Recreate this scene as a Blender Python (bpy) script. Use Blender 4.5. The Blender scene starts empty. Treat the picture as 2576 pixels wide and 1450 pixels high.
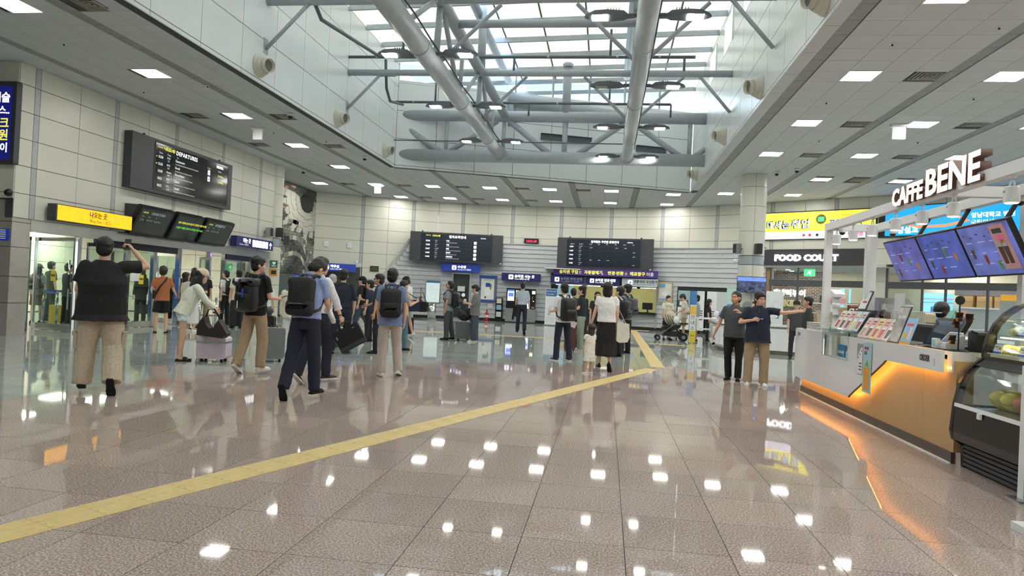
import bpy, bmesh, math, random
from mathutils import Vector, Matrix, noise
random.seed(7)
SC = bpy.context.scene
COL = SC.collection
V = Vector
# ------------------------------------------------------------------ camera
HC, FPX, W0, H0 = 1.45, 1722.0, 2576, 1450
YAW, PITCH, ROLL = 0.1369, 0.0085, 0.0481
_f = V((-math.sin(YAW) * math.cos(PITCH), math.cos(YAW) * math.cos(PITCH), math.sin(PITCH)))
_r = V((math.cos(YAW), math.sin(YAW), 0)); _u = _r.cross(_f)
_r2 = _r * math.cos(ROLL) + _u * math.sin(ROLL); _u2 = -_r * math.sin(ROLL) + _u * math.cos(ROLL)
cam = bpy.data.cameras.new('camera'); cam.sensor_width = 36; cam.lens = FPX * 36 / W0
cam.clip_end = 300; cam.clip_start = 0.05
co = bpy.data.objects.new('camera', cam); COL.objects.link(co)
co.matrix_world = Matrix(((_r2.x, _u2.x, -_f.x, 0), (_r2.y, _u2.y, -_f.y, 0), (_r2.z, _u2.z, -_f.z, HC), (0, 0, 0, 1)))
SC.camera = co
CP = V((0, 0, HC))
def pj(p):
    d = V(p) - CP; z = d.dot(_f)
    if z < .05: return (-1e5, -1e5, z)
    return (W0/2 + FPX*d.dot(_r2)/z, H0/2 - FPX*d.dot(_u2)/z, z)
# ------------------------------------------------------------------ world, light, exposure
wd = bpy.data.worlds.new('sky'); SC.world = wd; wd.use_nodes = True
nt = wd.node_tree; bg = nt.nodes['Background']
tc = nt.nodes.new('ShaderNodeTexCoord'); sx = nt.nodes.new('ShaderNodeSeparateXYZ'); rp = nt.nodes.new('ShaderNodeValToRGB')
nt.links.new(tc.outputs['Generated'], sx.inputs[0]); nt.links.new(sx.outputs['Z'], rp.inputs[0])
rp.color_ramp.elements[0].color = (.93, .96, 1, 1); rp.color_ramp.elements[1].color = (.84, .92, 1, 1)
nt.links.new(rp.outputs[0], bg.inputs[0]); bg.inputs[1].default_value = 4.7
def area(name, loc, sx_, sy_, power, col=(1, 1, 1), rot=(0, 0, 0), spread=None):
    l = bpy.data.lights.new(name, 'AREA'); l.shape = 'RECTANGLE'; l.size = sx_; l.size_y = sy_; l.energy = power; l.color = col
    if spread: l.spread = spread
    o = bpy.data.objects.new(name, l); o.location = loc; o.rotation_euler = rot; COL.objects.link(o); return o
SC.view_settings.view_transform = 'Standard'; SC.view_settings.look = 'None'
SC.view_settings.exposure = 0.2; SC.view_settings.gamma = 1.0; SC.view_settings.use_curve_mapping = False
SC.cycles.use_denoising = True
SC.cycles.max_bounces = 8; SC.cycles.transparent_max_bounces = 16; SC.cycles.sample_clamp_indirect = 6
LAMP = 40.0          # strength of the ceiling panels
# ------------------------------------------------------------------ materials
def lin(c):
    return tuple((x/255/12.92 if x/255 <= .04045 else ((x/255+.055)/1.055)**2.4) for x in c[:3]) + (1,)
MATS = {}
def mat(name, rgb, rough=.5, metal=0, emit=0, var=.06, scale=8, spec=None, coat=0, bump=0):
    if name in MATS: return MATS[name]
    m = bpy.data.materials.new(name); m.use_nodes = True; t = m.node_tree; b = t.nodes['Principled BSDF']
    c = lin(rgb)
    tx = t.nodes.new('ShaderNodeTexCoord'); n = t.nodes.new('ShaderNodeTexNoise'); n.inputs['Scale'].default_value = scale
    t.links.new(tx.outputs['Object'], n.inputs['Vector'])
    r = t.nodes.new('ShaderNodeValToRGB'); r.color_ramp.elements[0].position = .3; r.color_ramp.elements[1].position = .7
    r.color_ramp.elements[0].color = tuple(min(1, x*(1-var)) for x in c[:3]) + (1,)
    r.color_ramp.elements[1].color = tuple(min(1, x*(1+var)) for x in c[:3]) + (1,)
    t.links.new(n.outputs[0], r.inputs[0]); t.links.new(r.outputs[0], b.inputs['Base Color'])
    b.inputs['Roughness'].default_value = rough; b.inputs['Metallic'].default_value = metal
    if spec is not None: b.inputs['Specular IOR Level'].default_value = spec
    if coat: b.inputs['Coat Weight'].default_value = coat; b.inputs['Coat Roughness'].default_value = .08
    if emit:
        t.links.new(r.outputs[0], b.inputs['Emission Color']); b.inputs['Emission Strength'].default_value = emit
    if bump:
        bp = t.nodes.new('ShaderNodeBump'); bp.inputs['Strength'].default_value = bump; bp.inputs['Distance'].default_value = .01
        t.links.new(n.outputs[0], bp.inputs['Height']); t.links.new(bp.outputs[0], b.inputs['Normal'])
    m.diffuse_color = c; MATS[name] = m; return m
def granite(name, cols, rough, spec):
    m = bpy.data.materials.new(name); m.use_nodes = True; t = m.node_tree; b = t.nodes['Principled BSDF']
    g = t.nodes.new('ShaderNodeNewGeometry'); n = t.nodes.new('ShaderNodeTexNoise'); n.inputs['Scale'].default_value = 85; n.inputs['Detail'].default_value = 3
    n2 = t.nodes.new('ShaderNodeTexNoise'); n2.inputs['Scale'].default_value = .9
    t.links.new(g.outputs['Position'], n.inputs['Vector']); t.links.new(g.outputs['Position'], n2.inputs['Vector'])
    r = t.nodes.new('ShaderNodeValToRGB'); e = r.color_ramp.elements
    e[0].position = .36; e[0].color = lin(cols[0]); e[1].position = .64; e[1].color = lin(cols[2])
    k = e.new(.5); k.color = lin(cols[1])
    t.links.new(n.outputs[0], r.inputs[0])
    oi = t.nodes.new('ShaderNodeObjectInfo'); ma = t.nodes.new('ShaderNodeMath'); ma.operation = 'MULTIPLY_ADD'; ma.inputs[1].default_value = .18; ma.inputs[2].default_value = .86
    t.links.new(oi.outputs['Random'], ma.inputs[0])
    mb = t.nodes.new('ShaderNodeMath'); mb.operation = 'MULTIPLY_ADD'; mb.inputs[1].default_value = .2; t.links.new(n2.outputs[0], mb.inputs[0]); t.links.new(ma.outputs[0], mb.inputs[2])
    mx = t.nodes.new('ShaderNodeVectorMath'); mx.operation = 'SCALE'; t.links.new(r.outputs[0], mx.inputs[0]); t.links.new(mb.outputs[0], mx.inputs['Scale'])
    t.links.new(mx.outputs[0], b.inputs['Base Color']); b.inputs['Roughness'].default_value = rough
    b.inputs['Specular IOR Level'].default_value = spec
    MATS[name] = m; return m
def glass(name, tint, refl=.12, alpha=.0):
    m = bpy.data.materials.new(name); m.use_nodes = True; t = m.node_tree; t.nodes.remove(t.nodes['Principled BSDF'])
    o = t.nodes['Material Output']; tr = t.nodes.new('ShaderNodeBsdfTransparent'); tr.inputs[0].default_value = lin(tint)
    gl = t.nodes.new('ShaderNodeBsdfGlossy'); gl.inputs['Roughness'].default_value = .03
    fr = t.nodes.new('ShaderNodeLayerWeight'); fr.inputs[0].default_value = .5
    pw = t.nodes.new('ShaderNodeMath'); pw.operation = 'POWER'; pw.inputs[1].default_value = 4; t.links.new(fr.outputs['Facing'], pw.inputs[0])
    nz = t.nodes.new('ShaderNodeTexNoise'); nz.inputs['Scale'].default_value = 2
    ml = t.nodes.new('ShaderNodeMath'); ml.operation = 'MULTIPLY_ADD'; ml.inputs[1].default_value = .45; ml.inputs[2].default_value = refl*.4; t.links.new(pw.outputs[0], ml.inputs[0])
    rc = t.nodes.new('ShaderNodeMixRGB'); rc.inputs[0].default_value = .15; rc.inputs[1].default_value = (1, 1, 1, 1); t.links.new(nz.outputs[0], rc.inputs[2]); t.links.new(rc.outputs[0], gl.inputs[0])
    mx = t.nodes.new('ShaderNodeMixShader'); t.links.new(ml.outputs[0], mx.inputs[0]); t.links.new(tr.outputs[0], mx.inputs[1]); t.links.new(gl.outputs[0], mx.inputs[2])
    t.links.new(mx.outputs[0], o.inputs[0]); MATS[name] = m; return m
def translucent(name, rgb, frac):
    m = bpy.data.materials.new(name); m.use_nodes = True; t = m.node_tree; t.nodes.remove(t.nodes['Principled BSDF'])
    o = t.nodes['Material Output']; d = t.nodes.new('ShaderNodeBsdfDiffuse'); tr = t.nodes.new('ShaderNodeBsdfTranslucent')
    nz = t.nodes.new('ShaderNodeTexNoise'); nz.inputs['Scale'].default_value = .7; r = t.nodes.new('ShaderNodeValToRGB')
    c = lin(rgb); r.color_ramp.elements[0].color = tuple(x*.93 for x in c[:3]) + (1,); r.color_ramp.elements[1].color = c
    t.links.new(nz.outputs[0], r.inputs[0]); t.links.new(r.outputs[0], d.inputs[0]); t.links.new(r.outputs[0], tr.inputs[0])
    mx = t.nodes.new('ShaderNodeMixShader'); mx.inputs[0].default_value = frac
    t.links.new(d.outputs[0], mx.inputs[1]); t.links.new(tr.outputs[0], mx.inputs[2]); t.links.new(mx.outputs[0], o.inputs[0]); MATS[name] = m; return m
PINK = granite('pink_granite', ((128, 111, 106), (164, 147, 140), (198, 183, 176)), .035, .24)
GREY = granite('grey_granite', ((128, 134, 132), (160, 166, 163), (190, 194, 190)), .03, .36)
GROUT = mat('grout', (58, 54, 52), .8)
CEIL = mat('ceiling_white', (206, 208, 209), .75, var=.03, scale=2)
STRIP = mat('ceiling_strip', (150, 151, 152), .6)
GAP = mat('joint_dark', (70, 72, 72), .8)
PANEL = mat('wall_panel_cream', (214, 215, 203), .33, var=.02, scale=1)
PSTRIP = mat('wall_strip_grey', (176, 182, 182), .35)
WELL = mat('well_panel_white', (236, 241, 243), .24, var=.02, scale=1)
LOUV = mat('louvre_aluminium', (176, 180, 184), .38, .25)
STEEL = mat('truss_grey_paint', (172, 179, 186), .45)
DSTEEL = mat('dark_pipe_grey', (96, 104, 110), .5)
CHROME = mat('stainless_steel', (205, 207, 208), .13, 1)
SATIN = mat('satin_metal', (170, 174, 178), .3, .9)
ALU = mat('aluminium_frame', (186, 190, 192), .35, .6)
BLACK = mat('black_plastic', (22, 23, 26), .4)
CHAR = mat('charcoal_metal', (62, 64, 70), .45)
DGREY = mat('dark_grey_band', (78, 80, 84), .5)
SCREEN = mat('screen_black', (16, 19, 24), .12)
SCREENB = mat('screen_navy', (25, 33, 46), .2, emit=.25)
WHITE = mat('white_paint', (236, 238, 240), .35, var=.008)
WHITEG = mat('white_gloss', (240, 241, 244), .15, coat=.5, var=.006)
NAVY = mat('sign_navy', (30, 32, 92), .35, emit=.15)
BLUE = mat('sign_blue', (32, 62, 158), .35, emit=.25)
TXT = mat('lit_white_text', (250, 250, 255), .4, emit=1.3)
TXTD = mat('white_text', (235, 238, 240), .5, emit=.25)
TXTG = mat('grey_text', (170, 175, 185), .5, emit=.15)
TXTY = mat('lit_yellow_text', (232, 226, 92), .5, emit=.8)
TXTK = mat('black_text', (34, 30, 30), .5)
YEL = mat('tactile_yellow', (206, 182, 122), .5, var=.08, scale=20)
LIT = mat('lamp_diffuser', (255, 252, 244), .4, emit=LAMP, var=0)
HALL = bpy.data.objects
GLASS = glass('clear_glass', (226, 238, 232), .10)
GLASSL = glass('thin_glass', (246, 250, 249), .05)
ROOFM = translucent('roof_membrane', (240, 239, 230), .5)
# ------------------------------------------------------------------ mesh helpers
class G:
    def __init__(s): s.v = []; s.f = []; s.m = []; s.mi = 0
    def add(s, vs, fs):
        k = len(s.v); s.v += [tuple(x) for x in vs]; s.f += [tuple(i+k for i in f) for f in fs]; s.m += [s.mi]*len(fs); return s
    def hexa(s, p):
        return s.add(p, [(0, 3, 2, 1), (4, 5, 6, 7), (0, 1, 5, 4), (1, 2, 6, 5), (2, 3, 7, 6), (3, 0, 4, 7)])
    def bx(s, x0, x1, y0, y1, z0, z1):
        return s.hexa([(x0, y0, z0), (x1, y0, z0), (x1, y1, z0), (x0, y1, z0), (x0, y0, z1), (x1, y0, z1), (x1, y1, z1), (x0, y1, z1)])
    def box(s, c, sz, R=None):
        p = []
        for dz in (-.5, .5):
            for dx, dy in ((-.5, -.5), (.5, -.5), (.5, .5), (-.5, .5)):
                q = V((dx*sz[0], dy*sz[1], dz*sz[2]))
                if R is not None: q = R @ q
                p.append(V(c) + q)
        return s.hexa(p)
    def fb(s, fr, u0, u1, v0, v1, d0=0, d1=.01):
        P = fr.P
        return s.hexa([P(u0, v0, d0), P(u1, v0, d0), P(u1, v1, d0), P(u0, v1, d0), P(u0, v0, d1), P(u1, v0, d1), P(u1, v1, d1), P(u0, v1, d1)])
    def rbox(s, fr, u0, u1, v0, v1, d0, d1, rad=.03, n=4):   # box with rounded corners in the frame's plane
        pts = []
        for cx, cy, a0 in ((u1-rad, v1-rad, 0), (u0+rad, v1-rad, 90), (u0+rad, v0+rad, 180), (u1-rad, v0+rad, 270)):
            for i in range(n+1):
                a = math.radians(a0 + 90*i/n); pts.append((cx+rad*math.cos(a), cy+rad*math.sin(a)))
        return s.prism(fr, pts, d0, d1)
    def prism(s, fr, pts, d0, d1):
        n = len(pts)
        vs = [fr.P(a, b, d0) for a, b in pts] + [fr.P(a, b, d1) for a, b in pts]
        fs = [tuple(range(n-1, -1, -1)), tuple(range(n, 2*n))] + [(i, (i+1) % n, n+(i+1) % n, n+i) for i in range(n)]
        return s.add(vs, fs)
    def tube(s, pts, r, n=10, cap=True):
        pts = [V(p) for p in pts]; rs = r if isinstance(r, (list, tuple)) else [r]*len(pts); rings = []
        up = None
        for i, p in enumerate(pts):
            d = (pts[min(i+1, len(pts)-1)] - pts[max(i-1, 0)]).normalized()
            if up is None: up = V((0, 0, 1)) if abs(d.z) < .9 else V((1, 0, 0))
            a = d.cross(up)
            if a.length < 1e-4: a = d.cross(V((1, 0, .3)))
            a.normalize(); b = d.cross(a).normalized(); up = -b if False else up
            rings.append([p + (a*math.cos(2*math.pi*k/n) + b*math.sin(2*math.pi*k/n))*rs[i] for k in range(n)])
        vs = [q for rg in rings for q in rg]; fs = []
        for i in range(len(pts)-1):
            for k in range(n): fs.append((i*n+k, i*n+(k+1) % n, (i+1)*n+(k+1) % n, (i+1)*n+k))
        if cap: fs += [tuple(range(n-1, -1, -1)), tuple(range((len(pts)-1)*n, len(pts)*n))]
        return s.add(vs, fs)
    def lathe(s, c, prof, n=16, ax=None):   # prof: (radius, height) ; axis z or given matrix
        vs = []; fs = []
        for r, h in prof:
            for k in range(n):
                a = 2*math.pi*k/n; q = V((r*math.cos(a), r*math.sin(a), h))
                vs.append(V(c) + (ax @ q if ax is not None else q))
        m = len(prof)
        for i in range(m-1):
            for k in range(n): fs.append((i*n+k, i*n+(k+1) % n, (i+1)*n+(k+1) % n, (i+1)*n+k))
        fs += [tuple(range(n-1, -1, -1)), tuple(range((m-1)*n, m*n))]
        return s.add(vs, fs)
    def ball(s, c, r, n=12, m=8, R=None):
        r = r if isinstance(r, (tuple, list)) else (r, r, r); vs = []; fs = []
        def tr(q):
            q = V((q[0]*r[0], q[1]*r[1], q[2]*r[2]))
            return V(c) + (R @ q if R is not None else q)
        vs.append(tr((0, 0, 1)))
        for j in range(1, m):
            t = math.pi*j/m
            for k in range(n): a = 2*math.pi*k/n; vs.append(tr((math.sin(t)*math.cos(a), math.sin(t)*math.sin(a), math.cos(t))))
        vs.append(tr((0, 0, -1)))
        for k in range(n): fs.append((0, 1+k, 1+(k+1) % n)); fs.append((len(vs)-1, 1+(m-2)*n+(k+1) % n, 1+(m-2)*n+k))
        for j in range(m-2):
            for k in range(n): a = 1+j*n; fs.append((a+k, a+n+k, a+n+(k+1) % n, a+(k+1) % n))
        return s.add(vs, fs)
class Fr:
    def __init__(s, o, r, u=(0, 0, 1)):
        s.o = V(o); s.r = V(r).normalized(); s.u = V(u).normalized(); s.n = s.r.cross(s.u).normalized(); s.u = s.n.cross(s.r)
    def P(s, a, b, d=0): return s.o + s.r*a + s.u*b + s.n*d
    def sub(s, a, b, d=0): return Fr(s.P(a, b, d), s.r, s.u)
    def M(s, a, b, d=0):
        p = s.P(a, b, d)
        return Matrix(((s.r.x, s.u.x, s.n.x, p.x), (s.r.y, s.u.y, s.n.y, p.y), (s.r.z, s.u.z, s.n.z, p.z), (0, 0, 0, 1)))
def fr2(p0, p1, z=0):
    d = V((p1[0]-p0[0], p1[1]-p0[1], 0)); return Fr((p0[0], p0[1], z), d), d.length
def tagp(o, label=None, cat=None, group=None, kind=None):
    if label: o['label'] = label
    if cat: o['category'] = cat
    if group: o['group'] = group
    if kind: o['kind'] = kind
    return o
def E(name, loc, label, cat, group=None, rz=0):
    o = bpy.data.objects.new(name, None); o.location = loc; o.rotation_euler = (0, 0, rz); o.empty_display_size = .1; COL.objects.link(o)
    return tagp(o, label, cat, group)
def pinv(p):
    return p.matrix_basis.inverted() if p.parent is None else Matrix.Identity(4)
def ob(name, g, m, parent=None, smooth=False, label=None, kind=None, data=None):
    if data is None:
        me = bpy.data.meshes.new(name); off = V((0, 0, 0))
        vs = g.v
        if parent is None and vs:
            xs = [v[0] for v in vs]; ys = [v[1] for v in vs]; zs = [v[2] for v in vs]
            off = V(((min(xs)+max(xs))/2, (min(ys)+max(ys))/2, min(zs))); vs = [V(v)-off for v in vs]
        me.from_pydata([tuple(v) for v in vs], [], g.f)
        for x in (m if isinstance(m, (list, tuple)) else [m]): me.materials.append(x)
        if isinstance(m, (list, tuple)): me.polygons.foreach_set('material_index', g.m)
        if smooth: me.shade_smooth() if hasattr(me, 'shade_smooth') else me.polygons.foreach_set('use_smooth', [True]*len(me.polygons))
    else: me = data; off = V((0, 0, 0))
    o = bpy.data.objects.new(name, me); COL.objects.link(o); o.location = off
    if parent is not None: o.parent = parent; o.matrix_parent_inverse = pinv(parent)
    if label: o['label'] = label
    if kind: o['kind'] = kind
    return o
def struct(name, g=None, m=None, smooth=False):
    if g is None:
        o = bpy.data.objects.new(name, None); COL.objects.link(o); o.empty_display_size = .1
    else: o = ob(name, g, m, None, smooth)
    o['kind'] = 'structure'; return o
def text(s, fr, a, b, size, m, parent, d=.004, al='LEFT', bold=0, ext=.001, name='lettering', wx=1.0, sp=1.0, fit=None):
    cu = bpy.data.curves.new(name, 'FONT'); cu.body = s; cu.size = size; cu.align_x = al; cu.extrude = ext; cu.offset = bold
    cu.resolution_u = 2; cu.space_character = sp
    t = bpy.data.objects.new(name, cu); me = bpy.data.meshes.new_from_object(t); bpy.data.objects.remove(t); bpy.data.curves.remove(cu)
    me.materials.clear(); me.materials.append(m)
    if fit and len(me.vertices): xs = [v.co.x for v in me.vertices]; wx = fit/(max(xs)-min(xs))
    o = bpy.data.objects.new(name, me); COL.objects.link(o)
    if parent is not None: o.parent = parent; o.matrix_parent_inverse = pinv(parent)
    o.matrix_basis = fr.M(a, b, d) @ Matrix.Diagonal((wx, 1, 1, 1)); return o
def quad(name, fr, a0, a1, b0, b1, m, parent, d0=0, d1=.003):
    return ob(name, G().fb(fr, a0, a1, b0, b1, d0, d1), m, parent)
def clip(poly, a, b, c):        # keep a*x+b*y<=c
    out = []
    for i in range(len(poly)):
        p, q = poly[i], poly[(i+1) % len(poly)]; dp = a*p[0]+b*p[1]-c; dq = a*q[0]+b*q[1]-c
        if dp <= 0: out.append(p)
        if dp*dq < 0: t = dp/(dp-dq); out.append((p[0]+t*(q[0]-p[0]), p[1]+t*(q[1]-p[1])))
    return out
def seen(pts):
    q = [pj(p) for p in pts]
    if any(k[2] < .3 for k in q): return 0
    xs = [min(max(k[0], 0), W0) for k in q]; ys = [min(max(k[1], 0), H0) for k in q]
    return (max(xs)-min(xs))*(max(ys)-min(ys))
SLAB = {}
def slabs(items, root, name, m, z0, z1, stuff, limit=300):
    """items: list of 2d polygons. The ones that show largest become parts, the rest one joined part."""
    zt = z1 if z1 > 3 else z1
    sc = sorted(items, key=lambda p: -seen([(x, y, zt) for x, y in p]))
    rest = G()
    for i, p in enumerate(sc):
        cx = sum(q[0] for q in p)/len(p); cy = sum(q[1] for q in p)/len(p); n = len(p)
        if i < limit and seen([(x, y, zt) for x, y in p]) > 60:
            key = (name, m.name, z0, z1) + tuple((round(x-cx, 3), round(y-cy, 3)) for x, y in p)
            if key not in SLAB:
                g = G().prism(Fr((0, 0, 0), (1, 0, 0), (0, 1, 0)), [(x-cx, y-cy) for x, y in p], z0, z1)
                o = ob(name, g, m, root); SLAB[key] = o.data
            else: o = ob(name, None, m, root, data=SLAB[key])
            o.location = (cx, cy, 0)
        else: rest.prism(Fr((0, 0, 0), (1, 0, 0), (0, 1, 0)), p, z0, z1)
    if rest.v: ob(stuff, rest, m, root, kind='stuff')
# ------------------------------------------------------------------ floor
WP = [(-14.33, 31.91), (-12.26, 32.98), (-11.12, 33.55), (-9.96, 34.08), (-8.75, 34.48), (-7.5, 34.74), (-6.2, 34.86), (-4.93, 34.92), (-3.7, 34.94), (-2.42, 34.92), (-1.16, 34.84), (.11, 34.68), (1.34, 34.36), (2.56, 33.88), (3.78, 33.3), (4.95, 32.68), (5.97, 31.95), (7.05, 31.15), (8.16, 30.28), (9.19, 29.56), (10.19, 28.88), (11.2, 28.15), (12.25, 27.1), (13.45, 25.75), (15.2, 23.7), (17, 21.6)]
def wy(x):
    for a, b in zip(WP[:-1], WP[1:]):
        if a[0] <= x <= b[0]: return a[1] + (b[1]-a[1])*(x-a[0])/(b[0]-a[0])
    return 31.9 if x < 0 else 21.6
floor = struct('floor', G().bx(-24, 22, -5, 41, -.06, -.004), GROUT)
CC, CR = (1.70, 6.70), 8.29
pk, gr = [], []
T = .605; X0 = .172; Y0 = 4.09
for i in range(-39, 33):
    for j in range(-15, 52):
        x0 = X0+i*T; y0 = Y0+j*T
        if y0 > wy(x0)+6 or x0 > 21: continue
        e = .0024
        p = [(x0+e, y0+e), (x0+T-e, y0+e), (x0+T-e, y0+T-e), (x0+e, y0+T-e)]
        ins = [math.hypot(a-CC[0], b-CC[1]) < CR for a, b in p]
        if all(ins): pk.append(p)
        elif not any(ins): gr.append(p)
        else:
            cx, cy = x0+T/2-CC[0], y0+T/2-CC[1]; L = math.hypot(cx, cy); nx, ny = cx/L, cy/L
            c = nx*CC[0]+ny*CC[1]+CR-.008
            a = clip(p, nx, ny, c-.001); b = clip(p, -nx, -ny, -c-.001)
            if len(a) > 2: pk.append(a)
            if len(b) > 2: gr.append(b)
slabs(pk, floor, 'pink_floor_tile', PINK, -.012, 0, 'pink_floor_tiling')
slabs(gr, floor, 'grey_floor_tile', GREY, -.012, 0, 'grey_floor_tiling')
# tactile strips
def tactile(p0, p1, dots=False, n0=0):
    d = V((p1[0]-p0[0], p1[1]-p0[1], 0)); L = d.length; d.normalize(); n = int(L/.3)
    key = 'tact%d' % dots
    if key not in SLAB:
        g = G(); f = Fr((0, 0, 0), (1, 0, 0), (0, 1, 0)); g.fb(f, -.1485, .1485, -.1485, .1485, .0003, .003)
        for k in range(4):
            u = -.1125 + k*.075; g.hexa([(u-.018, -.14, .003), (u+.018, -.14, .003), (u+.018, .14, .003), (u-.018, .14, .003), (u-.011, -.132, .0075), (u+.011, -.132, .0075), (u+.011, .132, .0075), (u-.011, .132, .0075)])
        o = ob('tactile_tile', g, YEL, floor); SLAB[key] = o.data
    else: o = None
    for k in range(n):
        q = V((p0[0], p0[1], 0)) + d*(.3*k+.15)
        if o is None: o = ob('tactile_tile', None, None, floor, data=SLAB[key])
        o.location = q; o.rotation_euler = (0, 0, math.atan2(d.y, d.x)-math.pi/2); o = None
tactile((-3.78, 1.85), (1.13, 15.05)); tactile((1.19, 15.25), (1.36, 33.2))
tactile((-11.9, 22.6), (1.0, 23.45)); tactile((1.5, 23.5), (3.1, 23.2)); tactile((.2, 32.95), (1.15, 33.0)); tactile((1.5, 33.05), (2.4, 33.05))
# ------------------------------------------------------------------ ceiling
ZC = 6.0
ceil_ = struct('ceiling')
def far_keep(p): return p
WL, WR = -8.1, 3.25
SK = (4.15/11.35)      # skew of the well's far edge
bk = G()
for x0, x1, y0, y1 in ((-24, WL-.02, -5, 41), (WR+.02, 22, -5, 41)): bk.bx(x0, x1, y0, y1, ZC+.022, ZC+.05)
bk.hexa([(WL-.02, 24.85, ZC+.022), (WR+.02, 29.0, ZC+.022), (WR+.02, 41, ZC+.022), (WL-.02, 41, ZC+.022), (WL-.02, 24.85, ZC+.05), (WR+.02, 29.0, ZC+.05), (WR+.02, 41, ZC+.05), (WL-.02, 41, ZC+.05)])
ob('ceiling_deck', bk, GAP, ceil_)
lights = [(-10.3, y) for y in (10.42, 14.02, 17.62, 21.3, 25.0, 29.12, 32.82, 6.8, 3.2, -.4)] + [(x, 29.2) for x in (-12.96, -7.75, -5.2, -2.6, .02)] + [(x, 32.84) for x in (-7.81, -5.2, -2.6, 0)] + [(2.63, 29.68), (2.63, 32.8), (4.68, 29.05)] + \
    [(x, y) for x in (4.68, 7.31, 9.92, 12.5) for y in (10.4, 14.0, 17.6, 21.25, 6.8, 3.2, -.4)] + [(7.3, 25.3), (9.92, 25.3), (7.3, 28.98)]
vents = [(-8.82, 10.42), (-11.45, 17.62), (-8.85, 17.62), (-11.5, 21.3), (-8.95, 21.3), (-11.45, 29.12), (-8.94, 29.2), (-6.32, 29.2), (-3.7, 29.2), (-1.1, 29.25), (-8.9, 32.8), (-6.4, 32.82), (-3.75, 32.82), (5.93, 14.0), (5.93, 17.6), (8.5, 17.5), (5.93, 21.25), (8.55, 21.2), (8.6, 25.3)]
TX, TY = .5925, .607
strips = [3.66+2.62*k for k in range(-10, 7)]
ct, cs = [], []
def well_out(p):
    """convex pieces of polygon p outside the skylight well"""
    out = []
    a = clip(p, 1, 0, WL-.004); b = clip(p, -1, 0, -(WR+.28))
    if len(a) > 2: out.append(a)
    if len(b) > 2: out.append(b)
    m = clip(clip(p, -1, 0, -(WL+.001)), 1, 0, WR+.279)
    if len(m) > 2:
        # y >= 24.8+SK*(x-WL)
        m = clip(m, SK, -1, -(24.8-SK*WL)-.006)
        if len(m) > 2: out.append(m)
    return out
for sxx in strips:
    for j in range(-13, 50):
        y0 = 10.42-TY/2+j*TY
        cells = [((sxx-.12, sxx+.12), cs)] + [((sxx+.128+k*TX, sxx+.128+(k+1)*TX), ct) for k in range(4)]
        for (x0, x1), dst in cells:
            if x1 < -20 or x0 > 18: continue
            cx, cy = (x0+x1)/2, y0+TY/2
            if y0 > wy(cx)+.8 or (x1 < -15.2): continue
            if dst is ct and any(abs(cx-a) < .36 and abs(cy-b) < .33 for a, b in lights+vents): continue
            e = .004
            for p in well_out([(x0+e, y0+e), (x1-e, y0+e), (x1-e, y0+TY-e), (x0+e, y0+TY-e)]): dst.append(p)
slabs(ct, ceil_, 'ceiling_tile', CEIL, ZC, ZC+.018, 'ceiling_tiling')
slabs(cs, ceil_, 'ceiling_strip_plate', STRIP, ZC+.012, ZC+.02, 'ceiling_strip_plates', 120)
for j in range(26): ob('well_border_board', G().bx(WR, WR+.27, -3+j*1.21, -3+j*1.21+1.2, ZC-.004, ZC+.015), CEIL, ceil_)
LD = {}
ordn = ['first', 'second', 'third', 'fourth', 'fifth', 'sixth', 'seventh', 'eighth', 'ninth', 'tenth']
def grid_label(x, y, pts, what, rows):
    if y > 28.5 and -13.5 < x < 4: 
        near = y < 31; rr = sorted(a for a, b in pts if b > 28.5 and (b < 31) == near and -13.5 < a < 4)
        return '%s, %s from the left in the %s row before the back wall' % (what, ordn[rr.index(x)], 'nearer' if near else 'rearmost')
    k = min(range(len(rows)), key=lambda i: abs(rows[i][0]-x)); rr = sorted(b for a, b in pts if abs(a-rows[k][0]) < .5 and b > 7)
    if y < 7: return '%s overhead, %s behind the viewer, row %s' % (what, ordn[sorted(b for a, b in pts if abs(a-rows[k][0]) < .5 and b <= 7)[::-1].index(y)], rows[k][1])
    return '%s, %s from the viewer in the row %s' % (what, ordn[rr.index(y)], rows[k][1])
LROWS = [(-10.3, 'by the left wall'), (4.68, 'nearest the skylight on the right'), (7.31, 'second right of the skylight'), (9.92, 'third right of the skylight'), (12.5, 'fourth right of the skylight')]
for i, (x, y) in enumerate(lights):
    lab = grid_label(x, y, lights, 'lit ceiling panel', LROWS); where = 'hall'
    L = E('ceiling_light', (x, y, ZC), lab, 'ceiling light', 'lit ceiling panels')
    if not LD:
        f = Fr((0, 0, 0), (1, 0, 0), (0, -1, 0)); g = G()
        for a in (((-.31, .31, -.31, -.285)), ((-.31, .31, .285, .31)), ((-.31, -.285, -.285, .285)), ((.285, .31, -.285, .285))): g.fb(f, *a, -.02, .012)
        LD['f'] = ob('frame', g, WHITE, L); LD['d'] = ob('diffuser', G().fb(f, -.285, .285, -.285, .285, -.015, .004), LIT, L)
        for o in LD.values(): o.matrix_parent_inverse = Matrix.Identity(4)
    else:
        for k, nme in (('f', 'frame'), ('d', 'diffuser')):
            o = LD[k].copy(); COL.objects.link(o); o.parent = L; o.matrix_parent_inverse = Matrix.Identity(4)
VM = mat('vent_metal', (150, 146, 136), .5, .3); VD = {}
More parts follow.
